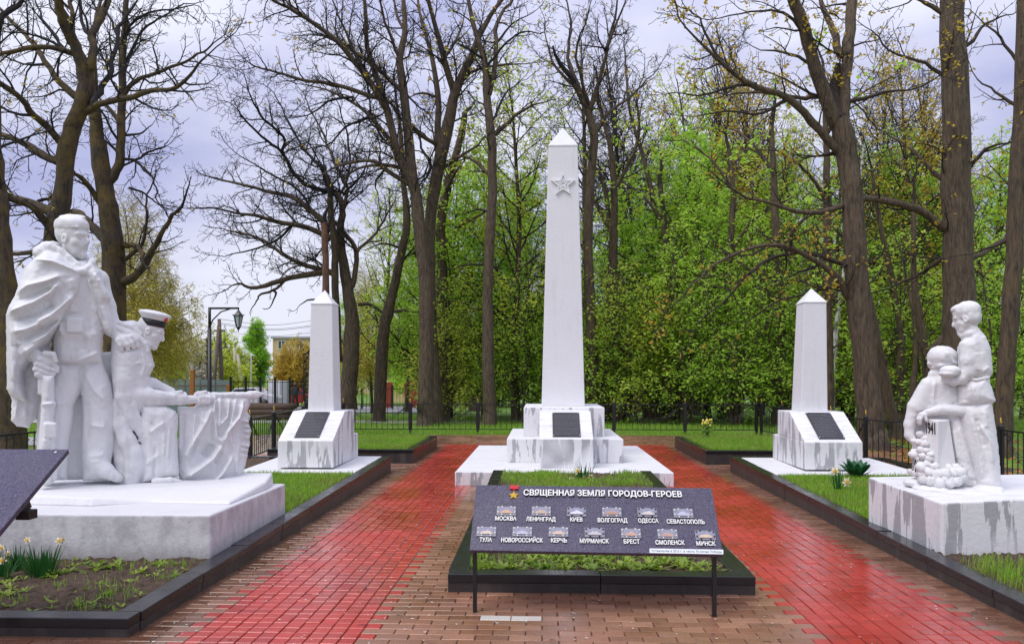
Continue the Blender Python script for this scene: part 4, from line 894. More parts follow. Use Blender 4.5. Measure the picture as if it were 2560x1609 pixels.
def grow(B, r, p, d, L, r0, lev, mx, tips, o):
    k = (8, 7, 6, 5, 4)[min(lev, 4)]; st = L/(k-1); pts = [p]; rad = [r0]; D = [d]; wob = o['wob'][min(lev, 4)]; up = o['up'][min(lev, 4)]
    for i in range(1, k):
        d = norm3((d[0]+r.gauss(0, wob), d[1]+r.gauss(0, wob), d[2]+r.gauss(0, wob)+up)); p = (p[0]+d[0]*st, p[1]+d[1]*st, p[2]+d[2]*st)
        pts.append(p); D.append(d); rad.append(max(o['rmin'], r0*(1-.72*i/(k-1))))
    B.add(pts, rad, (8, 6, 4, 3, 3)[min(lev, 4)])
    if lev >= mx:
        tips.append((pts[-1], D[-1])); tips.append((pts[k//2], D[k//2])); return
    n = max(2, int(L*o['den'][min(lev, 4)]*r.uniform(.8, 1.2)))
    spawn(B, r, pts, rad, D, n, L, lev+1, mx, tips, o, .22)
def spawn(B, r, pts, rad, D, n, L, lev, mx, tips, o, t0, hook=None):
    k = len(pts); az0 = r.uniform(0, 6.28)
    for c in range(n):
        t = t0+(1-t0)*((c+r.random())/n); x = t*(k-1); i = min(int(x), k-2); f = x-i
        a, b = pts[i], pts[i+1]; q = (a[0]+(b[0]-a[0])*f, a[1]+(b[1]-a[1])*f, a[2]+(b[2]-a[2])*f); d = D[i]; rr = rad[i]+(rad[i+1]-rad[i])*f
        az = az0+c*2.4+r.uniform(-.5, .5); an = R(r.uniform(*o['ang'])); 
        u = norm3((-d[1], d[0], .01)) if abs(d[2]) < .95 else (1, 0, 0); w = (d[1]*u[2]-d[2]*u[1], d[2]*u[0]-d[0]*u[2], d[0]*u[1]-d[1]*u[0])
        ca, sa = math.cos(an), math.sin(an); e = [u[m]*math.cos(az)+w[m]*math.sin(az) for m in range(3)]
        nd = norm3((d[0]*ca+e[0]*sa, d[1]*ca+e[1]*sa, d[2]*ca+e[2]*sa+o.get('bias', 0)))
        ln = L*o['rat']*r.uniform(.6, 1.15)*(1-.45*t)
        if o.get('lmax') and lev <= 2: ln = min(ln, o['lmax'])
        if ln < .12: continue
        grow(B, r, q, nd, ln, max(o['rmin'], min(rr*.62, ln*.02+.004)), lev, mx, tips, o)
OAK = dict(wob=(.05, .14, .2, .24, .26), up=(.0, .05, .05, .03, .0), den=(1.6, 4.4, 7, 9, 8), ang=(28, 66), rat=.55, rmin=.0055)
def smooth_line(pts, n):
    P_ = [np.array(p, float) for p in pts]; P_ = [2*P_[0]-P_[1]]+P_+[2*P_[-1]-P_[-2]]; out = []
    m = len(P_)-3
    for s in range(n):
        x = s/(n-1)*m; i = min(int(x), m-1); t = x-i; a, b, c, d = P_[i:i+4]
        out.append(.5*((2*b)+(-a+c)*t+(2*a-5*b+4*c-d)*t*t+(-a+3*b-3*c+d)*t**3))
    return out
CA, CB, CC = (0, 0, 2.364), (600, 0, 1.891), (1400, 0, 1.513)
def leaf_mesh(name, pos, nrm_r, size, jit, seed, flat=.5):
    r = np.random.default_rng(seed); n = len(pos)
    c = np.array(pos, np.float32)+r.normal(0, jit, (n, 3)).astype(np.float32)
    a = r.normal(0, 1, (n, 3)); a[:, 2] *= flat; a /= np.linalg.norm(a, axis=1, keepdims=True)+1e-9
    b = r.normal(0, 1, (n, 3)); b[:, 2] *= flat; b -= a*(a*b).sum(1, keepdims=True); b /= np.linalg.norm(b, axis=1, keepdims=True)+1e-9
    s = size*r.uniform(.55, 1.25, (n, 1))
    V = np.stack((c-a*s, c+b*s*.55-a*s*.1, c+a*s, c-b*s*.55-a*s*.1), 1).reshape(-1, 3)
    me = mesh_np(name, V, np.arange(4*n).reshape(-1, 4), False)
    at = me.attributes.new('tint', 'FLOAT', 'POINT'); at.data.foreach_set('value', np.repeat(r.random(n), 4).astype(np.float32)); return me
def traced_tree(name, label, crop, D, base, stems, mats, seed=1, twig=1.0, leaves=None, o=OAK, group=None, lev0=1, tree_mx=4):
    # stems: (points [(x, y, width)...] in crop pixels, depth drift, twig density, from fraction, twig length); base: crop x of the foot
    ox, oy, k = crop; r = random.Random(seed); ro = {**o, 'rmin': .0042+D*.00008}
    f = P(ox+base[0]/k, 1000, D); root = thing(name, (f.x, f.y, gz(f.y)), label, 'tree', group); off = (f.x, f.y, gz(f.y))
    Bt, Bl, tips, prev = Bundle(), Bundle(), [], []
    for si, (tr, dd, den, t0, tl) in enumerate(stems):
        tl *= 1.55
        pts = []; D0 = D; best = None
        if si:
            x, y, w = tr[0]; best = min(prev, key=lambda e: (e[0]-x)**2+(e[1]-y)**2)
            if (best[0]-x)**2+(best[1]-y)**2 < (best[4]*1.1+30)**2: D0 = best[2]
            else: best = None
        for i, (x, y, w) in enumerate(tr):
            q = P(ox+x/k, oy+y/k, D0+(dd*(i/(len(tr)-1))**1.2 if not hasattr(dd, '__len__') else dd[0]+(dd[1]-dd[0])*i/(len(tr)-1))); pts.append((q.x, q.y, q.z, w/k/2*D/FPX))
        if si == 0:
            x, y, z, w = pts[0]
            pts = [(f.x, f.y, gz(f.y)-.1, base[1]/k/2*D/FPX*1.25), (f.x+(x-f.x)*.15, f.y+(y-f.y)*.15, gz(f.y)+.5, base[1]/k/2*D/FPX)]+pts
        if best is not None: pts = [(*best[3], min(best[5]*.8, pts[0][3]*1.25))]+pts
        n = max(6, min(26, 3*len(pts))); L3 = smooth_line(pts, n); jr = 0.012 if pts[0][3] > .1 else .02
        Q = [(p[0]+r.gauss(0, jr), p[1]+r.gauss(0, jr), p[2]) for p in L3]; RD = [max(.008, p[3]*r.uniform(.95, 1.06)) for p in L3]
        bx, by = math.cos(YAW), math.sin(YAW)
        for q_, r_ in zip(Q, RD):
            d_ = -q_[0]*by+q_[1]*bx; u_ = 1280+FPX*(q_[0]*bx+q_[1]*by)/d_; v_ = VH-FPX*(q_[2]-HC)/d_; prev.append(((u_-ox)*k, (v_-oy)*k, d_, q_, r_*FPX/d_*k, r_))
        big = pts[0][3] > .07; (Bt if big else Bl).add(Q, RD, 14 if pts[0][3] > .15 else 8)
        Dn = [norm3(tuple(Q[min(i+1, n-1)][m]-Q[max(i-1, 0)][m] for m in range(3))) for i in range(n)]
        L = sum(math.dist(Q[i], Q[i+1]) for i in range(n-1)); cnt = int(L*(1-t0)*den*twig)
        if cnt: spawn(Bl, r, Q, RD, Dn, cnt, tl/ro['rat'], lev0+1, tree_mx, tips, ro, t0)
        if den > 0: grow(Bl, r, tuple(Q[-1]), Dn[-1], tl*.9, max(.008, RD[-1]), lev0+1, tree_mx, tips, ro)
    if Bt.g:
        V, F = Bt.arrays(off); link('trunk', mesh_np('trunk', V, F), mats[0], root)
    V, F = Bl.arrays(off); link('branches', mesh_np('branches', V, F), mats[1], root)
    if leaves:
        frac, size, mat, low = leaves; pos = [tuple(np.array(t)-np.array(off)) for t, _ in tips if r.random() < frac and (low is None or t[2] < low*r.uniform(.6, 1.3))]
        if pos: link('leaves', leaf_mesh('leaves', np.repeat(np.array(pos), 2, 0), 0, size, size*.7, seed), mat, root)
    return root, tips
M_BARK = mat_bark('brown_bark', (.012, .009, .007), (.115, .080, .050), (.16, .115, .03), .25)
M_BARKM = mat_bark('mossy_bark', (.010, .007, .005), (.080, .056, .034), (.15, .10, .015), .6)
M_BARKR = mat_bark('grey_brown_bark', (.015, .011, .008), (.140, .100, .062), (.12, .09, .05), .2)
M_TWIG = plain('dark_twigs', (.018, .014, .013), .85, 0, 3, .4)
M_TWIGB = plain('brown_twigs', (.040, .028, .020), .85, 0, 3, .4)
M_LIME = mat_leaf('spring_green_leaves', (.36, .62, .05), (.60, .82, .12), .6)
M_LIME2 = mat_leaf('yellow_green_leaves', (.48, .60, .04), (.74, .80, .13), .6)
M_DEEP = mat_leaf('fresh_green_leaves', (.27, .55, .04), (.50, .75, .09), .6)
M_OCHRE = mat_leaf('ochre_young_leaves', (.46, .32, .03), (.68, .52, .07), .5)
M_BLOSSOM = mat_leaf('white_blossom', (.55, .52, .38), (.8, .78, .68), .3)
W_ = lambda *p: [(p[i], p[i+1], p[i+2]) for i in range(0, len(p), 3)]
def ln(w0, w1, *p):
    n = len(p)//2; return [(p[2*i], p[2*i+1], w0+(w1-w0)*i/(n-1)) for i in range(n)]
# the two mossy trees behind the soldier
traced_tree('mossy_tree', 'mossy tall tree right behind the soldier statue, trunk rising above his cap', CA, 18, (315, 130), [
    (W_(315, 1900, 118, 320, 1440, 112, 355, 1250, 110, 378, 1100, 96, 388, 950, 100, 420, 800, 98, 450, 700, 95, 490, 600, 95, 512, 500, 88, 505, 400, 95), 0, 0, 0, 1),
    (W_(500, 410, 80, 445, 280, 70, 400, 180, 60, 360, 80, 55, 335, -60, 45, 320, -220, 30), -1, 1.6, .3, 1.4), (W_(525, 400, 60, 555, 290, 46, 545, 200, 42, 600, 100, 46, 640, 0, 38, 690, -150, 24), 1, 1.8, .25, 1.3),
    (ln(34, 20, 425, 240, 430, 120, 420, 0, 425, -140), .5, 1.6, .2, 1.1), (ln(26, 14, 545, 210, 490, 165, 478, 0, 470, -120), 1, 1.6, .2, 1),
    (W_(505, 660, 46, 580, 622, 40, 680, 592, 36, 800, 570, 32, 900, 535, 28, 1010, 530, 24, 1080, 490, 20, 1150, 410, 15, 1230, 320, 9), -1.5, 2.6, .2, .9),
    (ln(42, 16, 445, 575, 360, 490, 270, 370, 200, 260, 100, 160, 0, 60, -80, -20), 1.5, 2.2, .2, 1.1), (ln(36, 18, 420, 310, 330, 285, 200, 275, 100, 300, 0, 322, -90, 350), -1, 2.2, .15, 1),
    (ln(46, 24, 360, 845, 280, 750, 200, 680, 120, 580, 0, 490, -90, 430), -1.5, 2.3, .15, 1.1), (ln(48, 26, 350, 965, 250, 910, 150, 850, 0, 790, -100, 760), 1, 2.3, .15, 1.1),
    (ln(60, 42, 320, 1260, 200, 1210, 100, 1180, 30, 1160, -60, 1130), 1, 1.8, .2, 1.1), (ln(30, 8, 215, 1225, 240, 1190, 310, 1165, 330, 1160), .5, 1.5, .2, .6), (ln(50, 30, 300, 1345, 210, 1240, 140, 1190), -1, 1.5, .2, .8),
    (ln(38, 16, 545, 600, 580, 560, 640, 450, 670, 330, 700, 230, 720, 140, 800, 20), 1.5, 2.0, .2, 1), (ln(34, 22, 330, 1500, 200, 1490, 70, 1500, -40, 1495), .8, 1.6, .2, .8),
    (ln(20, 6, 380, 300, 300, 180, 230, 60, 190, -40), 1, 2.2, .1, 1), (ln(16, 6, 200, 250, 210, 330, 140, 500, 120, 600), 1, 2.2, .1, .8)],
    (M_BARKM, M_TWIG), 3, 1.5, (.10, .045, M_OCHRE, 9))
traced_tree('mossy_tree', 'mossy forked tree above the sailor statue with limbs sweeping right', CA, 21, (680, 130), [
    (W_(680, 1850, 132, 667, 1500, 130, 660, 1400, 122, 645, 1250, 108, 628, 1150, 104, 610, 1050, 100, 585, 900, 98, 575, 800, 80, 565, 700, 70, 553, 640, 55), 0, 0, 0, 1),
    (W_(555, 660, 48, 560, 450, 40, 545, 300, 34, 560, 150, 26, 590, 0, 20), 1, 1.8, .2, 1),
    (W_(640, 1080, 58, 690, 1010, 55, 714, 900, 52, 715, 750, 48, 722, 600, 45, 725, 450, 42, 722, 300, 40, 736, 150, 36, 745, 0, 30, 760, -150, 20), .5, 1.7, .2, 1.2),
    (ln(28, 9, 735, 540, 800, 480, 900, 440, 1000, 400, 1100, 360, 1200, 310, 1260, 260), -1, 2.8, .15, .9), (ln(20, 7, 735, 940, 800, 950, 880, 1030, 920, 1100, 930, 1190), -1, 2.2, .2, .6),
    (ln(38, 14, 600, 1210, 540, 1120, 480, 1050, 430, 1020, 380, 960), -1, 1.8, .2, .9), (ln(62, 30, 620, 1410, 540, 1330, 470, 1260, 420, 1250), 1, 1.6, .2, .9),
    (ln(34, 10, 715, 720, 640, 640, 560, 560), 1, 1.2, .2, .8), (ln(30, 8, 720, 1540, 790, 1500, 840, 1440, 870, 1300, 860, 1200, 900, 1080), -.6, 1.8, .2, .7),
    (ln(58, 16, 700, 1670, 790, 1640, 860, 1560, 900, 1480, 940, 1410, 1000, 1290, 1045, 1250), -1.2, 2.2, .25, .8), (ln(36, 18, 730, 1450, 800, 1450, 835, 1490, 850, 1560), -.8, 1.6, .2, .5),
    (ln(22, 7, 725, 420, 780, 300, 850, 170, 960, 100, 1080, 20), 1, 2.6, .15, .9), (ln(18, 6, 735, 200, 840, 90, 980, 60, 1150, 30), -1, 2.6, .15, .8), (ln(22, 8, 725, 330, 690, 200, 640, 80, 620, -60), 1, 2, .2, .9), (ln(16, 6, 930, 430, 925, 340, 915, 260), 0, 2, .2, .5),
    (ln(16, 5, 800, 950, 870, 900, 960, 870, 1000, 830), .5, 2.6, .1, .7), (ln(18, 5, 735, 800, 830, 790, 900, 740), .5, 2.4, .1, .7), (ln(15, 5, 760, 1110, 850, 1140, 930, 1200, 990, 1260), .5, 2.4, .1, .6)],
    (M_BARKM, M_TWIG), 4, 1.6, (.10, .045, M_OCHRE, 8))
traced_tree('oak_trunk_tree', 'thick brown tree cut by the left edge of the picture', CA, 15, (60, 170), [
    (W_(55, 2000, 150, 30, 1700, 130, 0, 1400, 110, -20, 1100, 100, -40, 800, 90, -50, 400, 80), 0, .8, .4, 1.2), (ln(50, 20, -20, 1150, 40, 1170, 140, 1200, 210, 1250), .5, 1.2, .3, .8), (ln(40, 10, -30, 900, -140, 700, -200, 400), 1, 1.6, .2, 1)],
    (M_BARKM, M_TWIG), 5, .8)
# the spreading oak left of the gate, bare, with its low limbs over the lamp
traced_tree('bare_oak', 'bare oak with low spreading limbs rising behind the obelisk left of the path', CB, 30, (500, 80), [
    (W_(525, 1700, 80, 530, 1510, 66, 512, 1400, 58, 490, 1250, 46, 472, 1110, 40, 485, 1000, 30, 470, 935, 26, 432, 902, 22), 0, 1, .6, .9),
    (ln(36, 28, 470, 1700, 457, 1500, 450, 1300, 445, 1150, 430, 1000, 428, 930), -1, 1.2, .5, .8), (ln(26, 18, 535, 1340, 550, 1190, 505, 1115, 470, 1080), .4, 1, .3, .7),
    (ln(24, 6, 440, 905, 350, 890, 260, 830, 200, 720, 120, 660, 20, 560, -10, 520), -2, 2.8, .1, 1.2), (ln(30, 8, 420, 1070, 330, 990, 240, 930, 150, 910, 0, 870, -90, 850), 1, 2.8, .1, 1.2),
    (ln(28, 7, 420, 1120, 300, 1070, 180, 1050, 80, 1020, 0, 1010, -90, 990), -2, 2.8, .1, 1.2), (ln(26, 6, 410, 1280, 300, 1250, 200, 1200, 100, 1130, 0, 1100, -60, 1090), 1.5, 2.8, .1, 1.1),
    (ln(30, 6, 410, 1285, 250, 1310, 120, 1350, 50, 1360, 0, 1340, -40, 1350), -1, 2.4, .1, .8), (ln(15, 5, 215, 1322, 160, 1372, 100, 1390, 85, 1415, 68, 1445), -.3, .6, .5, .3), (ln(13, 5, 160, 1372, 172, 1395, 145, 1450), -.2, .6, .5, .3),
    (ln(20, 6, 488, 990, 508, 900, 460, 800, 420, 700, 380, 600, 330, 520), 1.5, 3, .1, 1.1), (ln(16, 5, 560, 1180, 640, 1100, 700, 1000, 740, 930), 2, 2.8, .1, .9), (ln(18, 5, 440, 900, 380, 790, 300, 700, 220, 560, 160, 440), 2, 3.0, .1, 1.2),
    (ln(16, 5, 200, 720, 205, 650, 110, 560, 60, 480, 30, 400), -2, 3, .1, 1), (ln(15, 5, 470, 930, 520, 780, 500, 620, 470, 500), -1.5, 3, .1, 1.1), (ln(14, 5, 330, 990, 280, 900, 140, 820, 40, 760), 0, 3, .1, 1), (ln(14, 5, 250, 1060, 180, 1130, 60, 1180, -40, 1200), 0, 3, .1, .9), (ln(14, 5, 500, 910, 580, 820, 620, 700), 1, 3, .1, .9)],
    (M_BARKR, M_TWIG), 6, 1.5, None)
traced_tree('broken_snag', 'reddish dead broken stem standing against the bare oak', CB, 28.5, (405, 36), [(ln(36, 28, 405, 1600, 405, 1440, 405, 1250, 400, 1100, 396, 1050), 0, .5, .5, .4), (ln(12, 4, 405, 1424, 330, 1416, 280, 1440), -.3, .8, .3, .4), (ln(12, 4, 412, 1090, 440, 1010, 470, 960), .3, .8, .3, .4)], (mat_bark('red_brown_bark', (.06, .03, .02), (.22, .11, .07)), M_TWIG), 7, 1.0)
traced_tree('leaning_tree', 'leaning trunk beside the bare oak, slanting up to the right', CB, 31, (655, 62), [
    (W_(680, 1560, 56, 700, 1480, 54, 722, 1380, 46, 757, 1230, 42, 788, 1060, 36, 776, 900, 28, 765, 700, 22, 740, 480, 14), 0, 1.6, .4, 1), (ln(18, 6, 560, 1440, 620, 1440, 675, 1478, 700, 1480), 0, 1.5, .1, .5), (ln(16, 6, 725, 1472, 780, 1468, 845, 1478), 0, 1.5, .2, .5), (ln(12, 4, 750, 1250, 820, 1170, 880, 1120), .5, 2, .2, .7), (ln(12, 4, 780, 1000, 840, 930, 880, 830), .5, 2, .2, .7), (ln(12, 4, 770, 1180, 680, 1150, 600, 1180), .5, 2, .2, .7)],
    (M_BARKR, M_TWIG), 8, 1.0, (.15, .08, M_LIME2, 8))
# the tall pair between the left obelisk and the great obelisk
traced_tree('tall_oak', 'tallest brown oak left of the great obelisk, limbs fanning to the left', CB, 27, (880, 84), [
    (W_(880, 1900, 78, 880, 1510, 66, 875, 1300, 62, 852, 1100, 58, 836, 950, 56, 812, 820, 52, 792, 600, 46, 768, 400, 38, 755, 270, 34, 780, 150, 26, 776, 0, 20, 780, -150, 12), 0, 1.3, .45, 1.2),
    (ln(44, 10, 815, 880, 750, 740, 690, 500, 640, 350, 600, 200, 590, 0, 585, -120), -1.5, 2, .25, 1.1), (ln(30, 6, 690, 510, 560, 310, 400, 150, 250, 50, 150, 0, 60, -60), -3, 2.6, .1, 1.2), (ln(24, 6, 765, 430, 640, 320, 450, 180, 300, 70, 160, -40), 2, 2.6, .1, 1.2),
    (ln(22, 5, 640, 460, 450, 400, 300, 380, 200, 350, 90, 320, 30, 290), -1, 2.8, .1, 1.0), (ln(24, 5, 740, 700, 640, 580, 560, 500, 420, 430, 300, 400), 2, 2.6, .1, 1.1), (ln(28, 6, 800, 870, 700, 810, 620, 760, 480, 780, 380, 830), -1.5, 2.6, .15, 1.0), (ln(22, 8, 780, 795, 680, 780, 580, 790, 500, 830), 1, 2.6, .1, .9),
    (ln(18, 5, 755, 280, 700, 150, 660, 0, 640, -100), -1.5, 2.4, .1, 1.1), (ln(18, 5, 780, 160, 740, 60, 720, -80), 1, 2.4, .1, 1), (ln(16, 5, 600, 350, 520, 200, 460, 60, 420, -60), 1, 2.8, .1, 1.1), (ln(14, 4, 520, 460, 420, 480, 330, 540, 250, 560), 0, 2.8, .1, .9), (ln(14, 4, 600, 560, 500, 600, 420, 680, 330, 700), 0, 2.8, .1, .9), (ln(14, 4, 690, 790, 640, 860, 650, 920), 0, 2.4, .1, .7)],
    (M_BARKR, M_TWIG), 9, 1.5, (.06, .06, M_OCHRE, 12))
traced_tree('tall_oak', 'brown oak with ochre shoots crossing the tallest oak left of the great obelisk', CB, 28.5, (930, 70), [
    (W_(905, 1500, 50, 895, 1100, 52, 920, 900, 58, 958, 700, 62, 1000, 500, 52, 1030, 400, 44, 1090, 280, 36, 1130, 180, 28, 1180, 80, 22, 1240, 0, 18, 1300, -110, 10), 0, 1.5, .45, 1.2),
    (ln(34, 12, 1010, 430, 965, 280, 930, 150, 890, 0, 870, -100), -1.5, 2, .15, 1.1), (ln(34, 10, 935, 670, 937, 450, 905, 260, 860, 100, 830, -40), 1.5, 2, .2, 1.1), (ln(22, 6, 920, 680, 820, 610, 760, 560, 700, 480), -2, 2.4, .15, 1), (ln(20, 5, 1040, 390, 1120, 330, 1220, 310, 1350, 300), -1, 2.4, .15, 1),
    (ln(18, 5, 960, 790, 1040, 740, 1120, 690, 1150, 650), -1.5, 2.2, .15, .9), (ln(18, 5, 900, 760, 860, 700, 850, 600), 1, 2, .2, .9), (ln(18, 5, 960, 280, 1030, 180, 1060, 60), 1.5, 2.4, .1, 1), (ln(16, 5, 930, 460, 860, 440, 800, 460), 0, 2.4, .1, .8), (ln(14, 4, 900, 800, 860, 860, 800, 900), 0, 2, .1, .7)],
    (M_BARKR, M_TWIG), 10, 1.4, (.16, .07, M_OCHRE, 15))
traced_tree('tall_oak', 'darker trunk half hidden behind the tallest oak left of the great obelisk', CB, 31, (955, 62), [
    (ln(60, 30, 955, 1800, 955, 1510, 955, 1300, 950, 1100, 965, 950, 985, 850, 1030, 700, 1060, 560), 1, 1.6, .5, 1), (ln(22, 7, 990, 1130, 1050, 1060, 1110, 1030, 1165, 1000), -1, 2.0, .2, .8), (ln(22, 6, 960, 930, 1010, 830, 1060, 760), -1, 2.0, .2, .9), (ln(18, 6, 940, 1180, 880, 1120, 800, 1140, 760, 1180), .5, 2, .2, .8)],
    (M_BARK, M_TWIGB), 11, 1.0, (.5, .11, M_LIME, 12))
traced_tree('tall_oak', 'straight slim brown tree just left of the great obelisk, forked near the top', CB, 27, (1180, 66), [
    (W_(1180, 1880, 62, 1170, 1510, 50, 1170, 1300, 48, 1186, 1050, 46, 1192, 850, 44, 1186, 650, 42, 1166, 450, 36, 1158, 300, 30, 1105, 120, 22, 1080, 0, 18, 1060, -120, 10), 0, 1.5, .5, 1.1),
    (ln(26, 10, 1180, 440, 1210, 250, 1218, 100, 1290, 0, 1340, -100), 1, 2, .2, 1.1), (ln(22, 5, 1195, 640, 1300, 550, 1380, 500, 1450, 480), -1.5, 2.4, .15, .9), (ln(18, 5, 1178, 830, 1120, 770, 1050, 740, 980, 760), 1, 2.2, .15, .8), (ln(14, 4, 1160, 320, 1260, 200, 1340, 150, 1420, 160), -1, 2.4, .1, .9), (ln(14, 4, 1150, 280, 1060, 220, 1000, 200), -1, 2.4, .1, .9), (ln(14, 4, 1215, 200, 1280, 120, 1380, 60), 1, 2.4, .1, .9), (ln(12, 4, 1180, 1000, 1120, 990, 1060, 1010), 0, 2, .1, .6), (ln(14, 4, 1200, 560, 1260, 440, 1330, 380), 1, 2.4, .1, .9), (ln(12, 4, 1160, 1250, 1080, 1250, 1010, 1270), 0, 2, .1, .6)],
    (M_BARKR, M_TWIG), 12, 1.3, (.1, .06, M_LIME2, 14))
# right of the great obelisk
traced_tree('tall_oak', 'dark tree showing along the right side of the great obelisk', CC, 29, (125, 44), [
    (ln(42, 26, 125, 1450, 115, 1200, 105, 950, 115, 700, 128, 520, 105, 420, 60, 320), 0, 1.8, .45, 1.1), (ln(18, 5, 70, 330, 30, 220, 40, 100, 20, -20), 1, 2.6, .1, 1), (ln(20, 5, 110, 420, 150, 300, 190, 150, 250, 0), -1, 2.6, .1, 1.1), (ln(18, 5, 125, 520, 180, 430, 260, 370, 330, 300), 1, 2.6, .1, 1), (ln(14, 4, 110, 400, 60, 200, 110, 50), -1.5, 2.6, .1, 1), (ln(14, 4, 60, 330, -20, 250, -60, 120), 1, 2.6, .1, 1), (ln(13, 4, 180, 180, 210, 60, 215, -60), 1, 2.6, .1, 1)],
    (M_BARK, M_TWIG), 13, 1.0, (.07, .06, M_OCHRE, 20))
traced_tree('tall_oak', 'first of two slim upright trees right of the great obelisk', CC, 31, (180, 44), [(ln(44, 14, 180, 1480, 190, 1200, 202, 900, 205, 700, 190, 560, 150, 400), 0, 2, .35, 1.1), (ln(18, 5, 200, 880, 130, 760, 90, 640), 1, 2.2, .2, 1), (ln(16, 5, 200, 720, 260, 620, 300, 500, 290, 350), -1, 2.4, .2, 1)], (M_BARKR, M_TWIGB), 14, 1.0, (.35, .1, M_LIME, 10))
traced_tree('tall_oak', 'second of two slim upright trees right of the great obelisk', CC, 33, (225, 40), [(ln(40, 14, 225, 1480, 222, 1250, 215, 1050, 190, 850, 165, 680), 0, 2, .35, 1.1), (ln(24, 8, 385, 900, 350, 740, 310, 580, 265, 420, 250, 250), .5, 2.4, .2, 1.1), (ln(16, 5, 220, 1150, 290, 1050, 330, 980), -1, 2.2, .2, 1)], (M_BARKR, M_TWIGB), 15, 1.0, (.35, .1, M_LIME2, 12))
OAKN = {**OAK, 'den': (1.6, 3.8, 6, 8, 8)}
traced_tree('great_oak', 'great forked oak with ochre shoots right behind the small obelisk right of the path', CC, 17.5, (1185, 100), [
    (W_(1180, 1700, 98, 1165, 1500, 92, 1146, 1300, 86, 1127, 1100, 84, 1116, 900, 80, 1098, 700, 80, 1086, 600, 76, 1068, 500, 78, 1050, 455, 70), 0, .5, .6, .9),
    (W_(1040, 470, 52, 1015, 390, 50, 962, 250, 46, 922, 100, 44, 882, 0, 40, 840, -140, 26), -.8, 1.6, .15, 1.1), (W_(1070, 450, 50, 1080, 300, 44, 1090, 150, 42, 1105, 0, 38, 1120, -140, 24), .6, 1.4, .2, 1.1), (ln(32, 12, 1065, 210, 1030, 110, 995, 20, 975, -90), .8, 1.8, .2, 1),
    (ln(36, 8, 1068, 580, 960, 470, 860, 370, 720, 320, 600, 230, 510, 140), -1.2, 2.6, .1, .9), (ln(22, 9, 1080, 375, 980, 365, 900, 372, 780, 350, 700, 350), .8, 2.4, .1, .8), (ln(18, 7, 1090, 385, 1150, 372, 1240, 348, 1330, 340), -.6, 2.2, .1, .8),
    (ln(28, 6, 1095, 1130, 1045, 1050, 980, 990, 900, 950, 850, 930, 750, 932, 600, 990, 500, 1080), -1, 2.8, .1, .9), (ln(20, 5, 1080, 1000, 960, 960, 860, 960, 740, 1010, 640, 1120, 540, 1200), 1, 2.6, .1, .8), (ln(14, 4, 860, 370, 760, 430, 640, 420, 520, 440), 0, 2.6, .1, .8), (ln(14, 4, 730, 320, 640, 330, 540, 360, 430, 350), .5, 2.6, .1, .8), (ln(13, 4, 620, 240, 560, 150, 520, 60, 440, 20), 0, 2.6, .1, .8), (ln(14, 5, 920, 120, 860, 60, 780, 40, 640, 60), -.6, 2.6, .1, .9), (ln(14, 5, 960, 250, 860, 200, 760, 190), .5, 2.4, .1, .8), (ln(14, 4, 1130, 1100, 1050, 1080, 940, 1110, 800, 1150, 700, 1230), .5, 2.6, .1, .7)],
    (M_BARKR, M_TWIGB), 16, 1.1, (.75, .05, M_OCHRE, 14), OAKN)
traced_tree('great_oak', 'thick straight oak directly behind the statue of the boy', CC, 18, (1512, 128), [
    (W_(1512, 1720, 122, 1510, 1500, 116, 1510, 1200, 112, 1506, 900, 108, 1500, 640, 104, 1492, 300, 92, 1485, 40, 86, 1480, -150, 70), 0, .4, .5, .9), (ln(34, 9, 1450, 860, 1350, 790, 1200, 755, 1120, 758, 1000, 800, 900, 800, 800, 770, 700, 745), -1.2, 2.4, .1, .8), (ln(18, 6, 1465, 970, 1400, 1010, 1350, 1040, 1250, 1090), .6, 2.4, .1, .7),
    (ln(24, 6, 1530, 980, 1600, 960, 1680, 900, 1760, 880), .6, 2.4, .1, .7), (ln(24, 8, 1470, 60, 1400, 20, 1320, -20), 0, 2, .1, .8), (ln(22, 6, 1470, 700, 1400, 640, 1330, 560, 1260, 520), .8, 2.4, .1, .8), (ln(18, 5, 1540, 640, 1620, 560, 1700, 540), -.6, 2.4, .1, .8), (ln(16, 5, 1470, 300, 1380, 240, 1260, 200, 1180, 120), .5, 2.4, .1, .8), (ln(16, 5, 1530, 180, 1600, 100, 1680, 60), .5, 2.4, .1, .8)],
    (M_BARKR, M_TWIGB), 17, 1.1, (.75, .05, M_OCHRE, 14), OAKN)
traced_tree('great_oak', 'dark brown leaning oak at the right edge behind the fence', CC, 16, (1665, 74), [
    (W_(1668, 1720, 72, 1680, 1500, 64, 1700, 1200, 60, 1720, 900, 57, 1735, 600, 55, 1748, 300, 52, 1756, 0, 48, 1760, -150, 40), 0, .6, .5, .9), (ln(16, 5, 1715, 900, 1640, 930, 1560, 960), .4, 2.4, .1, .6), (ln(16, 5, 1740, 420, 1660, 360, 1580, 300), .4, 2.4, .1, .7), (ln(16, 5, 1745, 260, 1680, 160, 1600, 80), .4, 2.2, .1, .7)],
    (M_BARK, M_TWIGB), 18, 1.0, (.6, .045, M_OCHRE, 12), OAKN)
traced_tree('leaning_tree', 'dark leaning stem close behind the great forked oak', CC, 20.5, (1275, 52), [(ln(50, 16, 1265, 1620, 1240, 1500, 1205, 1330, 1170, 1150, 1140, 950, 1130, 700), 0, 1.6, .4, .9)], (M_BARK, M_TWIGB), 19, 1.0, (.3, .06, M_LIME2, 12))
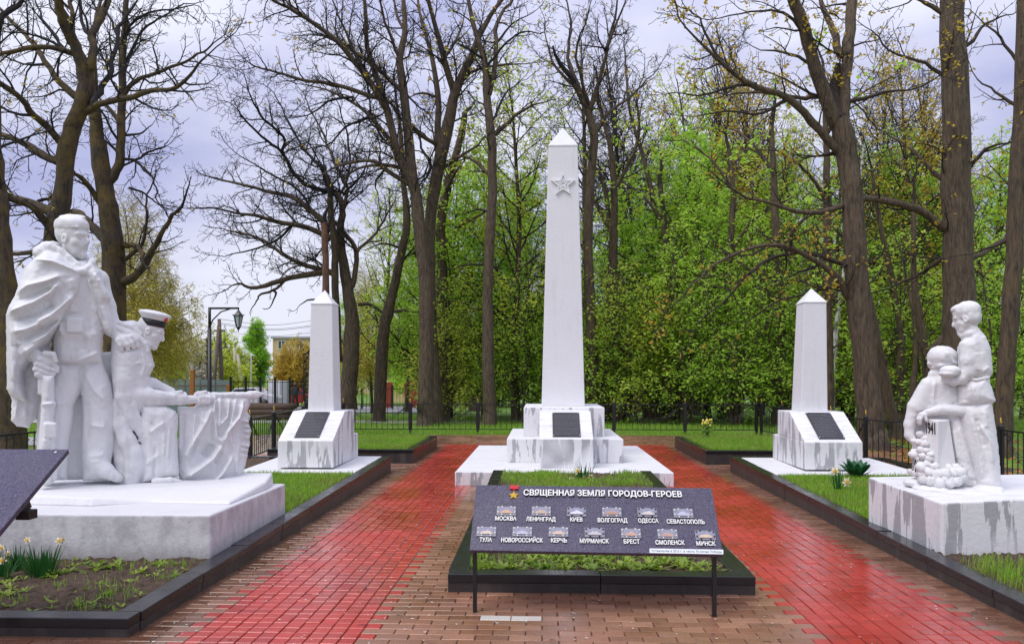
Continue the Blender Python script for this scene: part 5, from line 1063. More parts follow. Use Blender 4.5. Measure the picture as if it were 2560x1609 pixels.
traced_tree('slim_tree', 'slim dark tree with a crooked top between the great oak and the thick oak', CC, 24, (1290, 36), [(ln(36, 10, 1290, 1560, 1290, 1400, 1288, 1250, 1262, 1100, 1222, 900, 1200, 780, 1180, 640), 0, 2, .3, .9), (ln(14, 5, 1262, 1100, 1310, 980, 1330, 850), .5, 2, .2, .8)], (M_BARK, M_TWIGB), 20, 1.0, (.3, .06, M_OCHRE, 12))
traced_tree('slim_tree', 'pair of crooked stems left of the thick oak behind the boy', CC, 22, (1385, 46), [(ln(42, 12, 1385, 1600, 1390, 1440, 1372, 1280, 1345, 1100, 1335, 950, 1340, 760), 0, 2, .3, .9), (ln(34, 12, 1400, 1330, 1460, 1250, 1480, 1150), .6, 1, .3, .8), (ln(30, 9, 1330, 1560, 1345, 1350, 1340, 1200, 1300, 1000), .8, 2, .3, .8)], (M_BARK, M_TWIGB), 21, 1.0, (.3, .06, M_LIME2, 12))
for i, (bx_, w, D, lab, pts) in enumerate([
    (663, 40, 29, 'dark trunk with a fork of thin stems, midway between the two obelisks on the right', (665, 1500, 655, 1250, 640, 1000, 655, 760, 640, 560)),
    (612, 30, 33, 'thin trunk left of the forked trunk between the two obelisks on the right', (612, 1480, 606, 1250, 596, 1000, 590, 760)),
    (832, 52, 27, 'stout dark trunk left of the small obelisk on the right', (832, 1500, 830, 1200, 822, 1000, 810, 700, 800, 480)),
    (1015, 44, 23, 'straight dark trunk half hidden by the small obelisk on the right', (1015, 1500, 1014, 1200, 1010, 800, 1006, 550, 1000, 300)),
    (400, 50, 31, 'broad leafy trunk third from the great obelisk toward the right', (395, 1500, 400, 1300, 410, 1100, 400, 900, 380, 700)),
    (345, 44, 33, 'gnarled trunk second from the great obelisk toward the right', (352, 1500, 345, 1320, 350, 1150, 330, 950))]):
    n = len(pts)//2; side = [(pts[2*(n//2)], pts[2*(n//2)+1])]
    st_ = [(ln(w, w*.35, *pts), 0, 2, .3, 1.0)]
    for q in range(3):
        x, y = pts[2*(1+q % (n-1))], pts[2*(1+q % (n-1))+1]; sg = 1 if (q+i) % 2 else -1; st_.append((ln(w*.36, 5, x, y-40, x+sg*60, y-130, x+sg*110, y-180, x+sg*190, y-230), (-1)**q, 2.4, .1, .8))
    traced_tree('slim_tree', lab, CC, D, (bx_, w*1.1), st_, (M_BARK if i % 2 else M_BARKR, M_TWIGB), 30+i, 1.0, (.6, .09, (M_LIME, M_LIME2, M_DEEP)[i % 3], 12))
# ------------------------------------------------------------------ leafy trees of the park, made once per kind and copied
def leafy(seed, H, spread, r0, nb, leaf, mats, mat_l, low=.18, dens=1.0, droop=0.0, stems=1, mx=3, per=3, flat=.35, jit=1.3, ang=(45, 78), asc=.05):
    r = random.Random(seed); Bt, Bl, tips = Bundle(), Bundle(), []
    o = dict(wob=(.04, .09, .16, .2, .2), up=(.0, asc, -droop*.3, -droop, -droop), den=(2, 2.6*dens, 4.2*dens, 6, 6), ang=(35, 75), rat=.5, rmin=.008)
    for s_ in range(stems):
        a = 2*math.pi*s_/max(1, stems); lean = .16 if stems > 1 else .03; p = (math.cos(a)*.12*(stems > 1), math.sin(a)*.12*(stems > 1), -.15)
        d = norm3((math.cos(a)*lean, math.sin(a)*lean, 1)); pts, rad, D = [], [], []; k = 14; h = H*r.uniform(.85, 1)
        for i in range(k):
            pts.append(p); D.append(d); rad.append(max(.02, r0*(1.25 if i == 0 else 1)*(1-.88*i/(k-1))))
            d = norm3((d[0]+r.gauss(0, .035), d[1]+r.gauss(0, .035), d[2]+.03)); p = (p[0]+d[0]*h/(k-1), p[1]+d[1]*h/(k-1), p[2]+d[2]*h/(k-1))
        Bt.add(pts, rad, 10); n = int(nb/stems); az0 = r.uniform(0, 6)
        for c in range(n):
            t = low+(1-low)*((c+r.random())/n); x = t*(k-1); i = min(int(x), k-2); f = x-i; q = tuple(pts[i][m]+(pts[i+1][m]-pts[i][m])*f for m in range(3))
            az = az0+c*2.4+r.uniform(-.6, .6); an = R(r.uniform(*ang)*(1-.35*t)); L = spread*r.uniform(.65, 1.1)*(1-.62*((t-low)/(1-low))**1.6)
            nd = (math.sin(an)*math.cos(az), math.sin(an)*math.sin(az), math.cos(an)); grow(Bl, r, q, nd, L, max(.014, rad[i]*.42), 1, mx, tips, o)
    V, F = Bt.arrays(); mt = mesh_np('trunk', V, F); mt.materials.append(mats[0])
    V, F = Bl.arrays(); mb = mesh_np('branches', V, F); mb.materials.append(mats[1])
    print('leafy', seed, len(tips), 'tips', sum(len(v) for v in Bl.g.values()), 'branches')
    pos = np.repeat(np.array([t for t, _ in tips]), per, 0); ml = leaf_mesh('leaves', pos, 0, leaf, leaf*jit, seed, flat) if mat_l else None
    if ml: ml.materials.append(mat_l)
    return mt, mb, ml
KIND = {}
M_WILLOW = mat_leaf('willow_leaves', (.60, .56, .06), (.85, .78, .16), .6)
KIND['green'] = leafy(1, 12, 4.6, .18, 46, .075, (M_BARK, M_TWIGB), M_LIME, .06, 1.15, .05, 1, 3, 7)
KIND['green2'] = leafy(2, 11.5, 4.4, .16, 46, .075, (M_BARKR, M_TWIGB), M_DEEP, .06, 1.15, .06, 1, 3, 7)
KIND['pair'] = leafy(3, 12, 4.0, .13, 50, .075, (M_BARK, M_TWIGB), M_LIME, .06, 1.15, .05, 2, 3, 6)
KIND['yellow'] = leafy(4, 16, 4.0, .18, 42, .07, (M_BARKR, M_TWIGB), M_LIME2, .2, 1.15, .02, 1, 3, 4)
KIND['shoots'] = leafy(5, 8, 2.6, .06, 84, .075, (M_BARKR, M_TWIGB), M_LIME, .05, 1.2, .03, 3, 3, 3)
KIND['shoots2'] = leafy(25, 7, 2.8, .06, 78, .075, (M_BARK, M_TWIGB), M_LIME2, .05, 1.2, .03, 2, 3, 3)
KIND['birch'] = leafy(6, 13, 2.8, .12, 44, .06, (None, M_TWIGB), M_LIME2, .3, 1.1, .28, 1, 4, 2)
KIND['weeping'] = leafy(16, 13, 3.8, .14, 90, .055, (M_BARK, plain('yellow_twigs', (.30, .24, .08), .8)), M_WILLOW, .2, 2.0, .26, 1, 4, 4, jit=3.0)
KIND['bare'] = leafy(7, 21, 5.2, .28, 44, .05, (M_BARK, M_TWIG), None, .35, 1.15, -.05, 1, 4, 1, ang=(28, 60), asc=.1)
KIND['bare2'] = leafy(8, 19, 4.6, .24, 40, .05, (M_BARKR, M_TWIG), None, .35, 1.15, -.05, 2, 4, 1, ang=(24, 55), asc=.1)
KIND['ochre'] = leafy(9, 17, 4.6, .2, 44, .07, (M_BARKR, M_TWIGB), M_OCHRE, .3, 1.15, .0, 1, 3, 3)
KIND['blossom'] = leafy(10, 5, 2.4, .12, 34, .075, (M_BARK, M_TWIGB), M_BLOSSOM, .15, 1.7, .02, 2, 3, 8)
KIND['bush'] = leafy(11, 4.2, 2.0, .07, 48, .075, (M_BARK, M_TWIGB), M_LIME2, .08, 1.7, .02, 3, 3, 9)
KIND['ochrebush'] = leafy(13, 6, 2.6, .1, 54, .085, (M_BARK, M_TWIGB), M_OCHRE, .1, 1.6, .02, 2, 3, 8)
KIND['poplar'] = leafy(12, 12, 4.2, .2, 60, .12, (M_BARKR, M_TWIGB), M_DEEP, .06, 1.4, -.04, 1, 3, 9, ang=(25, 50))
def mat_birch():
    n = NT('birch_bark'); co = n.coord((5, 5, 1)); f = n.noise(co, 3, 5, .7); n.base(n.mix(n.ramp(f, [(.5, 0), (.6, 1)]), (.6, .58, .54), (.03, .028, .025))).rough(.8); return n.m
KIND['birch'][0].materials[0] = mat_birch()
def plant(kind, u, D, rot, sc, name, label, group=None):
    a = (u-1280)/FPX; x = (a*math.cos(YAW)-math.sin(YAW))*D; y = (a*math.sin(YAW)+math.cos(YAW))*D
    root = thing(name, (x, y, gz(y)), label, 'tree', group); root.rotation_euler = (0, 0, rot)
    s = sc if hasattr(sc, '__len__') else (sc, sc, sc); root.scale = s
    for nm, me in zip(('trunk', 'branches', 'leaves'), KIND[kind]):
        if me is not None: link(nm, me, None, root)
    return root
pr = random.Random(21)
# nearer leafy trees, each named by where it stands
for kind, u, D, sc, name, lab in [
    ('green', 1120, 33, .95, 'leafy_tree', 'bright green tree between the tallest oak and the slim straight oak'),
    ('pair', 1215, 36, 1.0, 'leafy_tree', 'twin stemmed green tree behind the slim straight oak'),
    ('yellow', 1290, 31, .95, 'leafy_tree', 'tall yellow green tree standing against the left side of the great obelisk'),
    ('green2', 1340, 37, .9, 'leafy_tree', 'deep green tree directly behind the left edge of the great obelisk'),
    ('shoots', 1495, 29, .75, 'leafy_sapling', 'low cluster of green saplings at the right foot of the great obelisk'),
    ('green', 1570, 36, .9, 'leafy_tree', 'leafy lime green tree behind the slim upright trees right of the great obelisk'),
    ('green2', 1690, 34, 1.0, 'leafy_tree', 'full green tree centred between the great obelisk and the small right obelisk'),
    ('green', 1770, 31, .9, 'leafy_tree', 'lime green tree in front of the forked trunk near the fence corner'),
    ('yellow', 1745, 40, 1.15, 'leafy_tree', 'tall yellow topped tree behind the full green tree'),
    ('shoots', 1840, 27, .8, 'leafy_sapling', 'green saplings by the fence left of the small obelisk on the right'),
    ('green', 1900, 35, 1.0, 'leafy_tree', 'green tree spreading behind the stout dark trunk'),
    ('yellow', 2010, 33, .85, 'leafy_tree', 'yellow green tree behind the tip of the small right obelisk'),
    ('ochre', 1820, 37, .95, 'leafy_tree', 'ochre leaved tree rising above the green wood right of the great obelisk'),
    ('pair', 2120, 31, .9, 'leafy_tree', 'green twin tree seen past the great forked oak on its left'),
    ('green', 2230, 30, .9, 'leafy_tree', 'green tree between the great forked oak and the thick oak'),
    ('yellow', 2330, 38, .9, 'leafy_tree', 'yellow green tree behind the slim crooked tree'),
    ('ochre', 2290, 29, .8, 'leafy_tree', 'ochre leaved tree above the statue of the boy'),
    ('green', 2470, 29, .9, 'leafy_tree', 'green tree between the thick oak and the leaning oak at the right edge'),
    ('yellow', 2560, 34, .9, 'leafy_tree', 'yellow green tree at the right edge behind the leaning oak'),
    ('shoots2', 1120, 29.5, .72, 'leafy_sapling', 'pale green saplings between the tallest oak and the slim straight oak'),
    ('shoots', 1300, 30, .8, 'leafy_sapling', 'green saplings behind the left foot of the great obelisk'),
    ('shoots2', 1600, 29, .85, 'leafy_sapling', 'pale green saplings midway along the fence right of the great obelisk'),
    ('shoots', 1715, 28.5, .85, 'leafy_sapling', 'green saplings in front of the forked trunk by the fence'),
    ('shoots', 1950, 27, .85, 'leafy_sapling', 'green saplings right behind the small obelisk on the right'),
    ('shoots2', 2100, 27, .9, 'leafy_sapling', 'pale green saplings left of the great forked oak'),
    ('shoots', 2215, 25, .8, 'leafy_sapling', 'green saplings right of the great forked oak'),
    ('shoots2', 2330, 26, .85, 'leafy_sapling', 'pale green saplings behind the kneeling woman'),
    ('shoots', 2480, 24, .8, 'leafy_sapling', 'green saplings between the thick oak and the leaning oak'),
    ('birch', 2075, 25.5, .95, 'birch_tree', 'white barked birch behind the small right obelisk'),
    ('yellow', 950, 38, .74, 'leafy_tree', 'yellow leaved tree beside the leaning trunk, left of the tallest oak'),
    ('weeping', 930, 43, .62, 'birch_tree', 'small yellow weeping birch with hanging twigs behind the bare oak'),
    ('yellow', 1015, 46, .66, 'leafy_tree', 'yellow green tree above the red metal fence'),
    ('green2', 890, 52, .62, 'leafy_tree', 'green tree glimpsed behind the trunk of the bare oak'),
    ('green', 1075, 41, .8, 'leafy_tree', 'green tree right behind the tallest oak'),
    ('weeping', 345, 32, (.78, .78, .70), 'weeping_birch', 'weeping yellow birch hanging behind the kneeling sailor'),
    ('weeping', 392, 36, (.5, .5, .60), 'weeping_birch', 'weeping yellow birch with its fringe over the far street'),
    ('bush', 400, 58, 1.15, 'street_tree', 'yellow bush over the grey hoarding beside the face of the sailor'),
    ('bush', 345, 55, 1.3, 'street_tree', 'yellow green bush partly hidden by the sailor'),
    ('blossom', 485, 62, 1.0, 'blossom_tree', 'white blossoming tree behind the leaning lamp pole'),
    ('blossom', 440, 60, .85, 'blossom_tree', 'smaller blossoming tree left of the leaning lamp pole'),
    ('bush', 548, 64, 1.2, 'street_tree', 'yellow green bush behind the foot of the braced pole'),
    ('poplar', 632, 100, .82, 'poplar_tree', 'broad green poplar standing left of the yellow flats'),
    ('bush', 560, 90, 2.0, 'street_tree', 'tall pale green tree behind the lamp post'),
    ('ochrebush', 742, 66, .95, 'street_tree', 'ochre leaved tree in front of the yellow flats'),
    ('bush', 505, 95, 1.9, 'street_tree', 'pale green tree far behind the blossom')]:
    plant(kind, u, D, pr.uniform(0, 6.28), sc, name, lab)
# tall bare trees that stand behind, alike enough that nothing tells them apart
for u, D in ((1500, 40), (1600, 46), (1720, 44), (1960, 46), (2170, 44), (2330, 46), (1190, 48)):
    plant('bare' if pr.random() < .55 else 'bare2', u, D, pr.uniform(0, 6.28), pr.uniform(.85, 1.1), 'bare_tree', 'tall bare tree rising above the green wood', 'bare trees above the green wood')
for i in range(9):
    D = 50+40*(i/8)**1.0; u = pr.uniform(1120, 2660)
    plant(pr.choice(['green', 'yellow', 'pair', 'yellow', 'shoots']), u, D, pr.uniform(0, 6.28), pr.uniform(.62, .9), 'leafy_tree', 'green tree deep in the wood behind the nearer trees', 'green trees deep in the wood')

KIND['shrub'] = leafy(17, 4.6, 2.4, .06, 60, .085, (M_BARK, M_TWIGB), M_LIME2, .04, 1.5, .02, 3, 3, 8)
KIND['shrub2'] = leafy(18, 5.2, 2.6, .06, 60, .085, (M_BARK, M_TWIGB), M_LIME, .04, 1.5, .02, 3, 3, 8)
for i in range(22):
    plant('shrub' if i % 3 else 'shrub2', 1030+i*73+pr.uniform(-25, 25), pr.uniform(58, 80), pr.uniform(0, 6.28), pr.uniform(1.2, 1.8), 'leafy_shrub', 'pale green shrub far behind the wood', 'pale shrubs far behind the wood')
# ------------------------------------------------------------------ low black fence round the memorial
def fence_run(posts, label, h=.80):
    cxm = sum(p[0] for p in posts)/len(posts); cym = sum(p[1] for p in posts)/len(posts)
    t = thing('low_fence', (cxm, cym, 0), label, 'fence', 'low black fences round the memorial'); first = None
    for i, (x, y) in enumerate(posts):
        z = gz(y) if y > 21.8 else -.02
        s = MB(); s.box((x-.032, y-.032, z-.05), (x+.032, y+.032, z+h+.05)); s.hexa([(x-.04, y-.04, z+h+.05), (x+.04, y-.04, z+h+.05), (x+.04, y+.04, z+h+.05), (x-.04, y+.04, z+h+.05)], [(x-.01, y-.01, z+h+.08), (x+.01, y-.01, z+h+.08), (x+.01, y+.01, z+h+.08), (x-.01, y+.01, z+h+.08)])
        po = obj('post', s, M_BLACK, t)
        s = MB(); s.tube([(x, y, z+h+.08), (x+.008, y, z+h+.11), (x-.004, y, z+h+.14), (x+.004, y, z+h+.18)], [.004, .012, .010, .002], 6); obj('finial', s, M_GOLD, po)
    for (xa, ya), (xb, yb) in zip(posts[:-1], posts[1:]):
        a, b = Vector((xa, ya, -.02)), Vector((xb, yb, -.02)); d = b-a; L = d.length; d.normalize(); a = a+d*.04; L -= .08; s = MB(); nrm = Vector((-d.y, d.x, 0))
        def bar(p, q, w, hh):
            e = (q-p).normalized(); u = nrm*w; v = e.cross(nrm)*hh; s.hexa([p-u-v, p+u-v, p+u+v, p-u+v], [q-u-v, q+u-v, q+u+v, q-u+v])
        bar(a+Vector((0, 0, h)), a+d*L+Vector((0, 0, h)), .012, .012); bar(a+Vector((0, 0, .13)), a+d*L+Vector((0, 0, .13)), .010, .010)
        n = max(2, round(L/.145))
        for i in range(n+1):
            q = a+d*(L*i/n); w = .010 if i in (0, n) else .006; bar(q+Vector((0, 0, .13)), q+Vector((0, 0, h)), w, w)
        for sag in (.36, .42, .48):
            m = 14; pts = [a+d*(L*(.03+.94*j/m))+nrm*.016+Vector((0, 0, h-.03-sag*(1-(2*j/m-1)**2))) for j in range(m+1)]; s.tube(pts, .0055, 4)
        obj('panel', s, M_BLACK, t)
    return t
fence_run([(-5.39, 22.35), (-3.56, 22.35), (-1.73, 22.35), (.10, 22.35), (1.93, 22.35), (3.82, 22.35), (5.71, 22.35)], 'low black fence with hanging loops across the back of the memorial')
fence_run([(-5.5, 22.2), (-5.62, 19.4), (-5.35, 16.4), (-5.2, 14.6)], 'low black fence running forward behind the flag of the sailor')
fence_run([(-7.0, 14.0), (-7.0, 12.0), (-7.05, 10.2), (-7.1, 8.4)], 'low black fence to the side of the soldier, low by the dark board')
fence_run([(5.80, 22.2), (5.82, 20.4), (5.79, 18.6), (5.76, 16.8), (5.72, 14.9), (6.12, 13.8), (6.6, 12.2), (6.5, 10.5), (6.5, 8.7)], 'low black fence running forward behind the statue of the boy')
# ------------------------------------------------------------------ grass and weeds
def blades(name, pos, h, w, mat, label, seed, lean=.5, off=None):
    r = np.random.default_rng(seed); n = len(pos); pos = np.asarray(pos, np.float32)
    a = r.uniform(0, 2*np.pi, n); L = h*r.uniform(.5, 1.35, n); ln_ = r.uniform(.05, lean, n)*L; b = a+r.uniform(-.6, .6, n)
    sx, sy = np.cos(a+1.57)*w*.5, np.sin(a+1.57)*w*.5; z = np.zeros(n)
    P0 = pos+np.stack((sx, sy, z), 1); P1 = pos-np.stack((sx, sy, z), 1)
    mid = pos+np.stack((np.cos(b)*ln_*.3, np.sin(b)*ln_*.3, L*.6), 1); tip = pos+np.stack((np.cos(b)*ln_, np.sin(b)*ln_, L), 1)
    M0 = mid+np.stack((sx, sy, z), 1)*.75; M1 = mid-np.stack((sx, sy, z), 1)*.75; T0 = tip+np.stack((sx, sy, z), 1)*.1; T1 = tip-np.stack((sx, sy, z), 1)*.1
    V = np.stack((P0, P1, M1, M0, T1, T0), 1).reshape(-1, 3); k = np.arange(n)[:, None]*6; F = np.concatenate((k+np.array([0, 1, 2, 3]), k+np.array([3, 2, 4, 5])), 0)
    me = mesh_np(name, V, F, False); at = me.attributes.new('tint', 'FLOAT', 'POINT'); at.data.foreach_set('value', np.repeat(r.random(n), 6).astype(np.float32))
    return tag(link(name, me, mat), label, 'grass', None, 'stuff')
M_GRASS = mat_leaf('lawn_grass', (.16, .37, .02), (.36, .58, .05), .45, (.34, .34, .09))
M_WEED = mat_leaf('bed_weeds', (.14, .27, .02), (.34, .45, .06), .4)
NP = np.random.default_rng(5)
def patch(x0, x1, y0, y1, n, dz=-.03, clump=0.0, holes=0):
    x = NP.uniform(x0, x1, n); y = NP.uniform(y0, y1, n)
    if clump:
        cxs = NP.uniform(x0, x1, int(clump)); cys = NP.uniform(y0, y1, int(clump)); i = NP.integers(0, int(clump), n); x = np.clip(cxs[i]+NP.normal(0, .09, n), x0, x1); y = np.clip(cys[i]+NP.normal(0, .09, n), y0, y1)
    z = .115+.135*np.clip((y-4.93)/8.67, 0, 1)+dz; return np.stack((x, y, z), 1)
def bedgrass(key, n, h, y0=None, y1=None, x0=None, x1=None, label='', seed=0, clump=0, w=.007):
    a, b, c, d = BEDS[key]; a = x0 or a+.15; b = x1 or b-.15; c = y0 or c+.15; d = y1 or d-.15
    return blades('grass', patch(a, b, c, d, n, -.03, clump), h, w, M_GRASS, label, seed)
bedgrass('left', 24000, .06, 8.37, 11.42, label='green grass between the soldier statue and the small left obelisk', seed=1)
bedgrass('right', 24000, .06, 8.3, 11.38, label='green grass between the boy statue and the small right obelisk', seed=2)
bedgrass('right', 9000, .08, 4.8, 6.55, label='grass growing in front of the plinth of the boy statue', seed=3, clump=150)
bedgrass('rear_left', 19000, .07, label='bright grass filling the rear bed left of the path', seed=4, w=.008)
bedgrass('rear_right', 17000, .07, label='bright grass filling the rear bed right of the path', seed=5, w=.008)
bedgrass('mid', 11000, .055, 8.9, 11.7, label='grass in the middle bed at the foot of the great obelisk', seed=6, clump=120)
bedgrass('mid', 1500, .09, 6.2, 8.9, label='thin grass in the middle bed under the granite board', seed=7, clump=30)
bedgrass('left', 500, .05, 5.05, 6.4, label='few grass blades in the bare soil by the soldier plinth', seed=8, clump=22)
# lawn outside the fence
lx, ly = [], []
n = 95000; X = NP.uniform(-17, 22, n); Y = 21.9+NP.uniform(0, 1, n)**1.5*15; keep = (np.sin(X*1.3+Y*.4)+np.sin(Y*1.1-X*.3)+NP.normal(0, .8, n)) > -1.1; keep &= ~((Y > 29) & (Y < 31) & (X < -2)); X, Y = X[keep], Y[keep]
blades('lawn_grass', np.stack((X, Y, -.03-.02*np.clip(Y-24, 0, 86)), 1), .10, .012, M_GRASS, 'lawn grass under the trees beyond the low fence', 9)
n = 22000; X = np.concatenate((NP.uniform(-16, -5.6, n//2), NP.uniform(6.6, 18, n//2))); Y = NP.uniform(8, 22, n)
blades('lawn_grass', np.stack((X, Y, np.full(n, -.03)), 1), .09, .010, M_GRASS, 'lawn grass to the sides of the memorial', 10)
def weeds(pos, size, label, seed, mat=None):
    r = random.Random(seed); V, F, tint = [], [], []
    for (x, y, z) in pos:
        m = r.randint(4, 8); s = size*r.uniform(.6, 1.3); tv = r.random()
        for i in range(m):
            a = 6.283*i/m+r.uniform(-.3, .3); el = r.uniform(.25, 1.0); L = s*r.uniform(.7, 1.2); w = L*.17
            d = Vector((math.cos(a)*math.cos(el), math.sin(a)*math.cos(el), math.sin(el))); sd = Vector((-math.sin(a), math.cos(a), 0)); o = Vector((x, y, z)); b = len(V)
            q = [o, o+d*L*.45+sd*w, o+d*L*.9+sd*w*.6-Vector((0, 0, L*.12)), o+d*L*1.05-Vector((0, 0, L*.2)), o+d*L*.9-sd*w*.6-Vector((0, 0, L*.12)), o+d*L*.45-sd*w, o+d*L*.5-Vector((0, 0, L*.04))]
            V += [tuple(c) for c in q]; F += [(b, b+1, b+6, b+5), (b+1, b+2, b+4, b+6), (b+6, b+4, b+5, b+5), (b+2, b+3, b+4, b+4)]; tint += [tv]*7
    F = [tuple(dict.fromkeys(f)) for f in F]; me = bpy.data.meshes.new('weeds'); me.from_pydata(V, [], F); me.update()
    at = me.attributes.new('tint', 'FLOAT', 'POINT'); at.data.foreach_set('value', tint); return tag(link('bed_weeds', me, mat or M_WEED), label, 'weeds', None, 'stuff')
def wp(key, n, c, d, clump): a, b, _, _ = BEDS[key]; return [tuple(map(float, q)) for q in patch(a+.18, b-.2, c, d, n, -.028, clump)]
weeds(wp('left', 190, 5.05, 6.4, 26), .055, 'broad leaved weeds scattered over the bare front soil on the left', 1)
weeds(wp('mid', 330, 6.2, 7.3, 60), .075, 'broad leaved weeds in the middle bed under the granite board', 2)
weeds(wp('right', 110, 4.8, 6.5, 16), .07, 'broad leaved weeds before the plinth of the boy statue', 3)
weeds(wp('right', 60, 8.4, 11.2, 40), .08, 'broad leaved weeds in the grass beside the small right obelisk', 4)
weeds(wp('left', 60, 8.4, 11.2, 40), .08, 'broad leaved weeds in the grass beside the small left obelisk', 5)
# white specks fallen on the paving
V, F = [], []
for i in range(420):
    x, y = NP.uniform(-2.4, 3.0), 4.6+NP.uniform(0, 1)**1.6*9; s_ = NP.uniform(.003, .009); a = NP.uniform(0, 6.3); b = len(V)
    if -.8 < x < 1.42 and y > 5.95: continue
    for q in range(4): V.append((x+s_*math.cos(a+q*1.57)*(1.6 if q % 2 else .8), y+s_*math.sin(a+q*1.57), .004+.002*(q % 2)))
    F.append((b, b+1, b+2, b+3))
me = bpy.data.meshes.new('petals'); me.from_pydata(V, [], F); me.update(); tag(link('fallen_petals', me, plain('petal_white', (.7, .68, .62), .7)), 'white petals fallen on the wet paving', 'petals', None, 'stuff')
# dry leaves under the trees on the right and left
pos = np.stack((NP.uniform(6.6, 13, 3000), NP.uniform(13, 21, 3000), np.full(3000, .0)), 1); pos2 = np.stack((NP.uniform(-16, -7.2, 2600), NP.uniform(11, 20, 2600), np.full(2600, .0)), 1)
tag(link('fallen_leaves', leaf_mesh('fallen_leaves', pos, 0, .055, .02, 3, .2), mat_leaf('dry_leaves', (.30, .10, .02), (.5, .24, .06), .2)), 'orange dry leaves under the great oaks on the right', 'leaves', None, 'stuff')
tag(link('fallen_leaves', leaf_mesh('fallen_leaves', pos2, 0, .055, .02, 4, .2), mat_leaf('brown_leaves', (.10, .045, .02), (.28, .13, .05), .2)), 'brown dry leaves under the tree at the left edge', 'leaves', None, 'stuff')
# ------------------------------------------------------------------ daffodils and other bed plants
M_DLEAF = mat_leaf('daffodil_leaf', (.02, .12, .02), (.06, .22, .04), .3); M_PETAL = plain('cream_petal', (.78, .74, .55), .6); M_TRUMP = plain('yellow_trumpet', (.75, .42, .02), .6)
def daffodils(u, v, z, n, h, flowers, label, spread=.07, lemon=False):
    g0 = G(u, v, z); t = thing('daffodil_clump', g0, label, 'daffodils', 'daffodil clumps'); r = random.Random(int(u)); s = MB()
    for i in range(n):
        a = r.uniform(0, 6.28); q = math.sqrt(r.random())*spread; b = g0+Vector((q*math.cos(a), q*math.sin(a), 0)); L = h*r.uniform(.6, 1.1); le = r.uniform(.05, .5)*(q/spread+.15); d = Vector((math.cos(a+r.uniform(-.5, .5))*le, math.sin(a)*le, 1)).normalized(); w = r.uniform(.004, .0065); sd = Vector((-math.sin(a), math.cos(a), 0))*w
        m = b+d*L*.6; e = b+d*L+Vector((d.x, d.y, -.15))*L*.25*le
        s.add([b-sd, b+sd, m+sd, m-sd, e+sd*.15, e-sd*.15], [(0, 1, 2, 3), (3, 2, 4, 5)])
    obj('leaves', s, M_DLEAF, t)
    for (fu, fv, fr) in flowers:
        d0 = (g0-Vector((0, 0, HC))).dot(Vector((-math.sin(YAW), math.cos(YAW), 0))); c = P(fu, fv, d0-.02); f = MB(); base = Vector((g0.x+(c.x-g0.x)*.4, g0.y, z)); fr *= 1.35; f.tube([base, (base+c)/2+Vector((0, 0, .02)), c], .003, 5)
        fl = obj('flower', f, M_DLEAF, t); face = (Vector((r.uniform(-.5, .5), -1, r.uniform(-.1, .35)))).normalized(); ux = face.cross(Vector((0, 0, 1))).normalized(); uz = ux.cross(face)
        p = MB()
        for i in range(6):
            a = math.pi/3*i+r.uniform(-.1, .1); d = ux*math.cos(a)+uz*math.sin(a); sd = face.cross(d)
            p.add([c+d*.004, c+d*fr*.5+sd*fr*.3+face*.004, c+d*fr+face*r.uniform(-.006, .006), c+d*fr*.5-sd*fr*.3+face*.004], [(0, 1, 2, 3)])
        obj('petals', p, M_PETAL if not lemon else M_TRUMP, fl)
        q = MB(); q.lathe([(fr*.16, 0), (fr*.22, fr*.2), (fr*.34, fr*.38), (fr*.2, fr*.3)], c+face*.003, 10, Matrix((ux, uz, face)).transposed()); obj('trumpet', q, M_TRUMP, fl)
    return t
k2 = lambda x, y: (x/2.485, 1000+y/2.485)
daffodils(103, 1440, .09, 110, .21, [(*k2(172, 868), .024), (*k2(370, 873), .026), (*k2(395, 862), .015)], 'daffodil clump with two white flowers before the soldier plinth', .10)
daffodils(47, 1425, .09, 40, .19, [(*k2(55, 948), .02)], 'narrow daffodil clump left of the two flowered clump', .05)
daffodils(2, 1450, .09, 40, .2, [(*k2(12, 915), .024), (*k2(16, 995), .028)], 'daffodil clump cut by the left edge with yellow centred flowers', .07)
k7 = lambda x, y: (1100+x/3.705, 900+y/3.705)
daffodils(1459, 1204, .155, 60, .26, [(*k7(1275, 1028), .042), (*k7(1395, 1080), .042), (*k7(1398, 1122), .045), (*k7(1215, 1122), .05), (*k7(1330, 1090), .04), (*k7(820, 1130), .034)], 'daffodil clump in the middle bed behind the granite board', .10)
k4 = lambda x, y: (1700+x/2.8, 1150+y/2.8)
daffodils(2096, 1222, .21, 30, .26, [(*k4(1085, 76), .045), (*k4(1165, 152), .05)], 'daffodils with a yellow and a white flower beside the boy statue', .06)
hp = G(2141, 1192, .2); t = thing('broad_leaf_plant', hp, 'lush broad leaved plant in the grass by the small right obelisk', 'plant'); s = MB(); r_ = random.Random(3)
for i in range(26):
    a = r_.uniform(0, 6.28); el = r_.uniform(.6, 1.35); L = .27*r_.uniform(.7, 1.1); d = Vector((math.cos(a)*math.cos(el), math.sin(a)*math.cos(el), math.sin(el))); sd = Vector((-math.sin(a), math.cos(a), 0)); o = hp+Vector((math.cos(a), math.sin(a), 0))*.05; w = L*.2; dr = Vector((math.cos(a), math.sin(a), -.6))
    q = [o-sd*w*.25, o+sd*w*.25, o+d*L*.4+sd*w, o+d*L*.4-d.cross(sd)*.01, o+d*L*.4-sd*w, o+d*L*.75+sd*w*.8+dr*L*.06, o+d*L*.75+dr*L*.05, o+d*L*.75-sd*w*.8+dr*L*.06, o+d*L+dr*L*.14]
    s.add(q, [(0, 1, 2, 3), (0, 3, 4), (3, 2, 5, 6), (4, 3, 6, 7), (6, 5, 8), (7, 6, 8)], True)
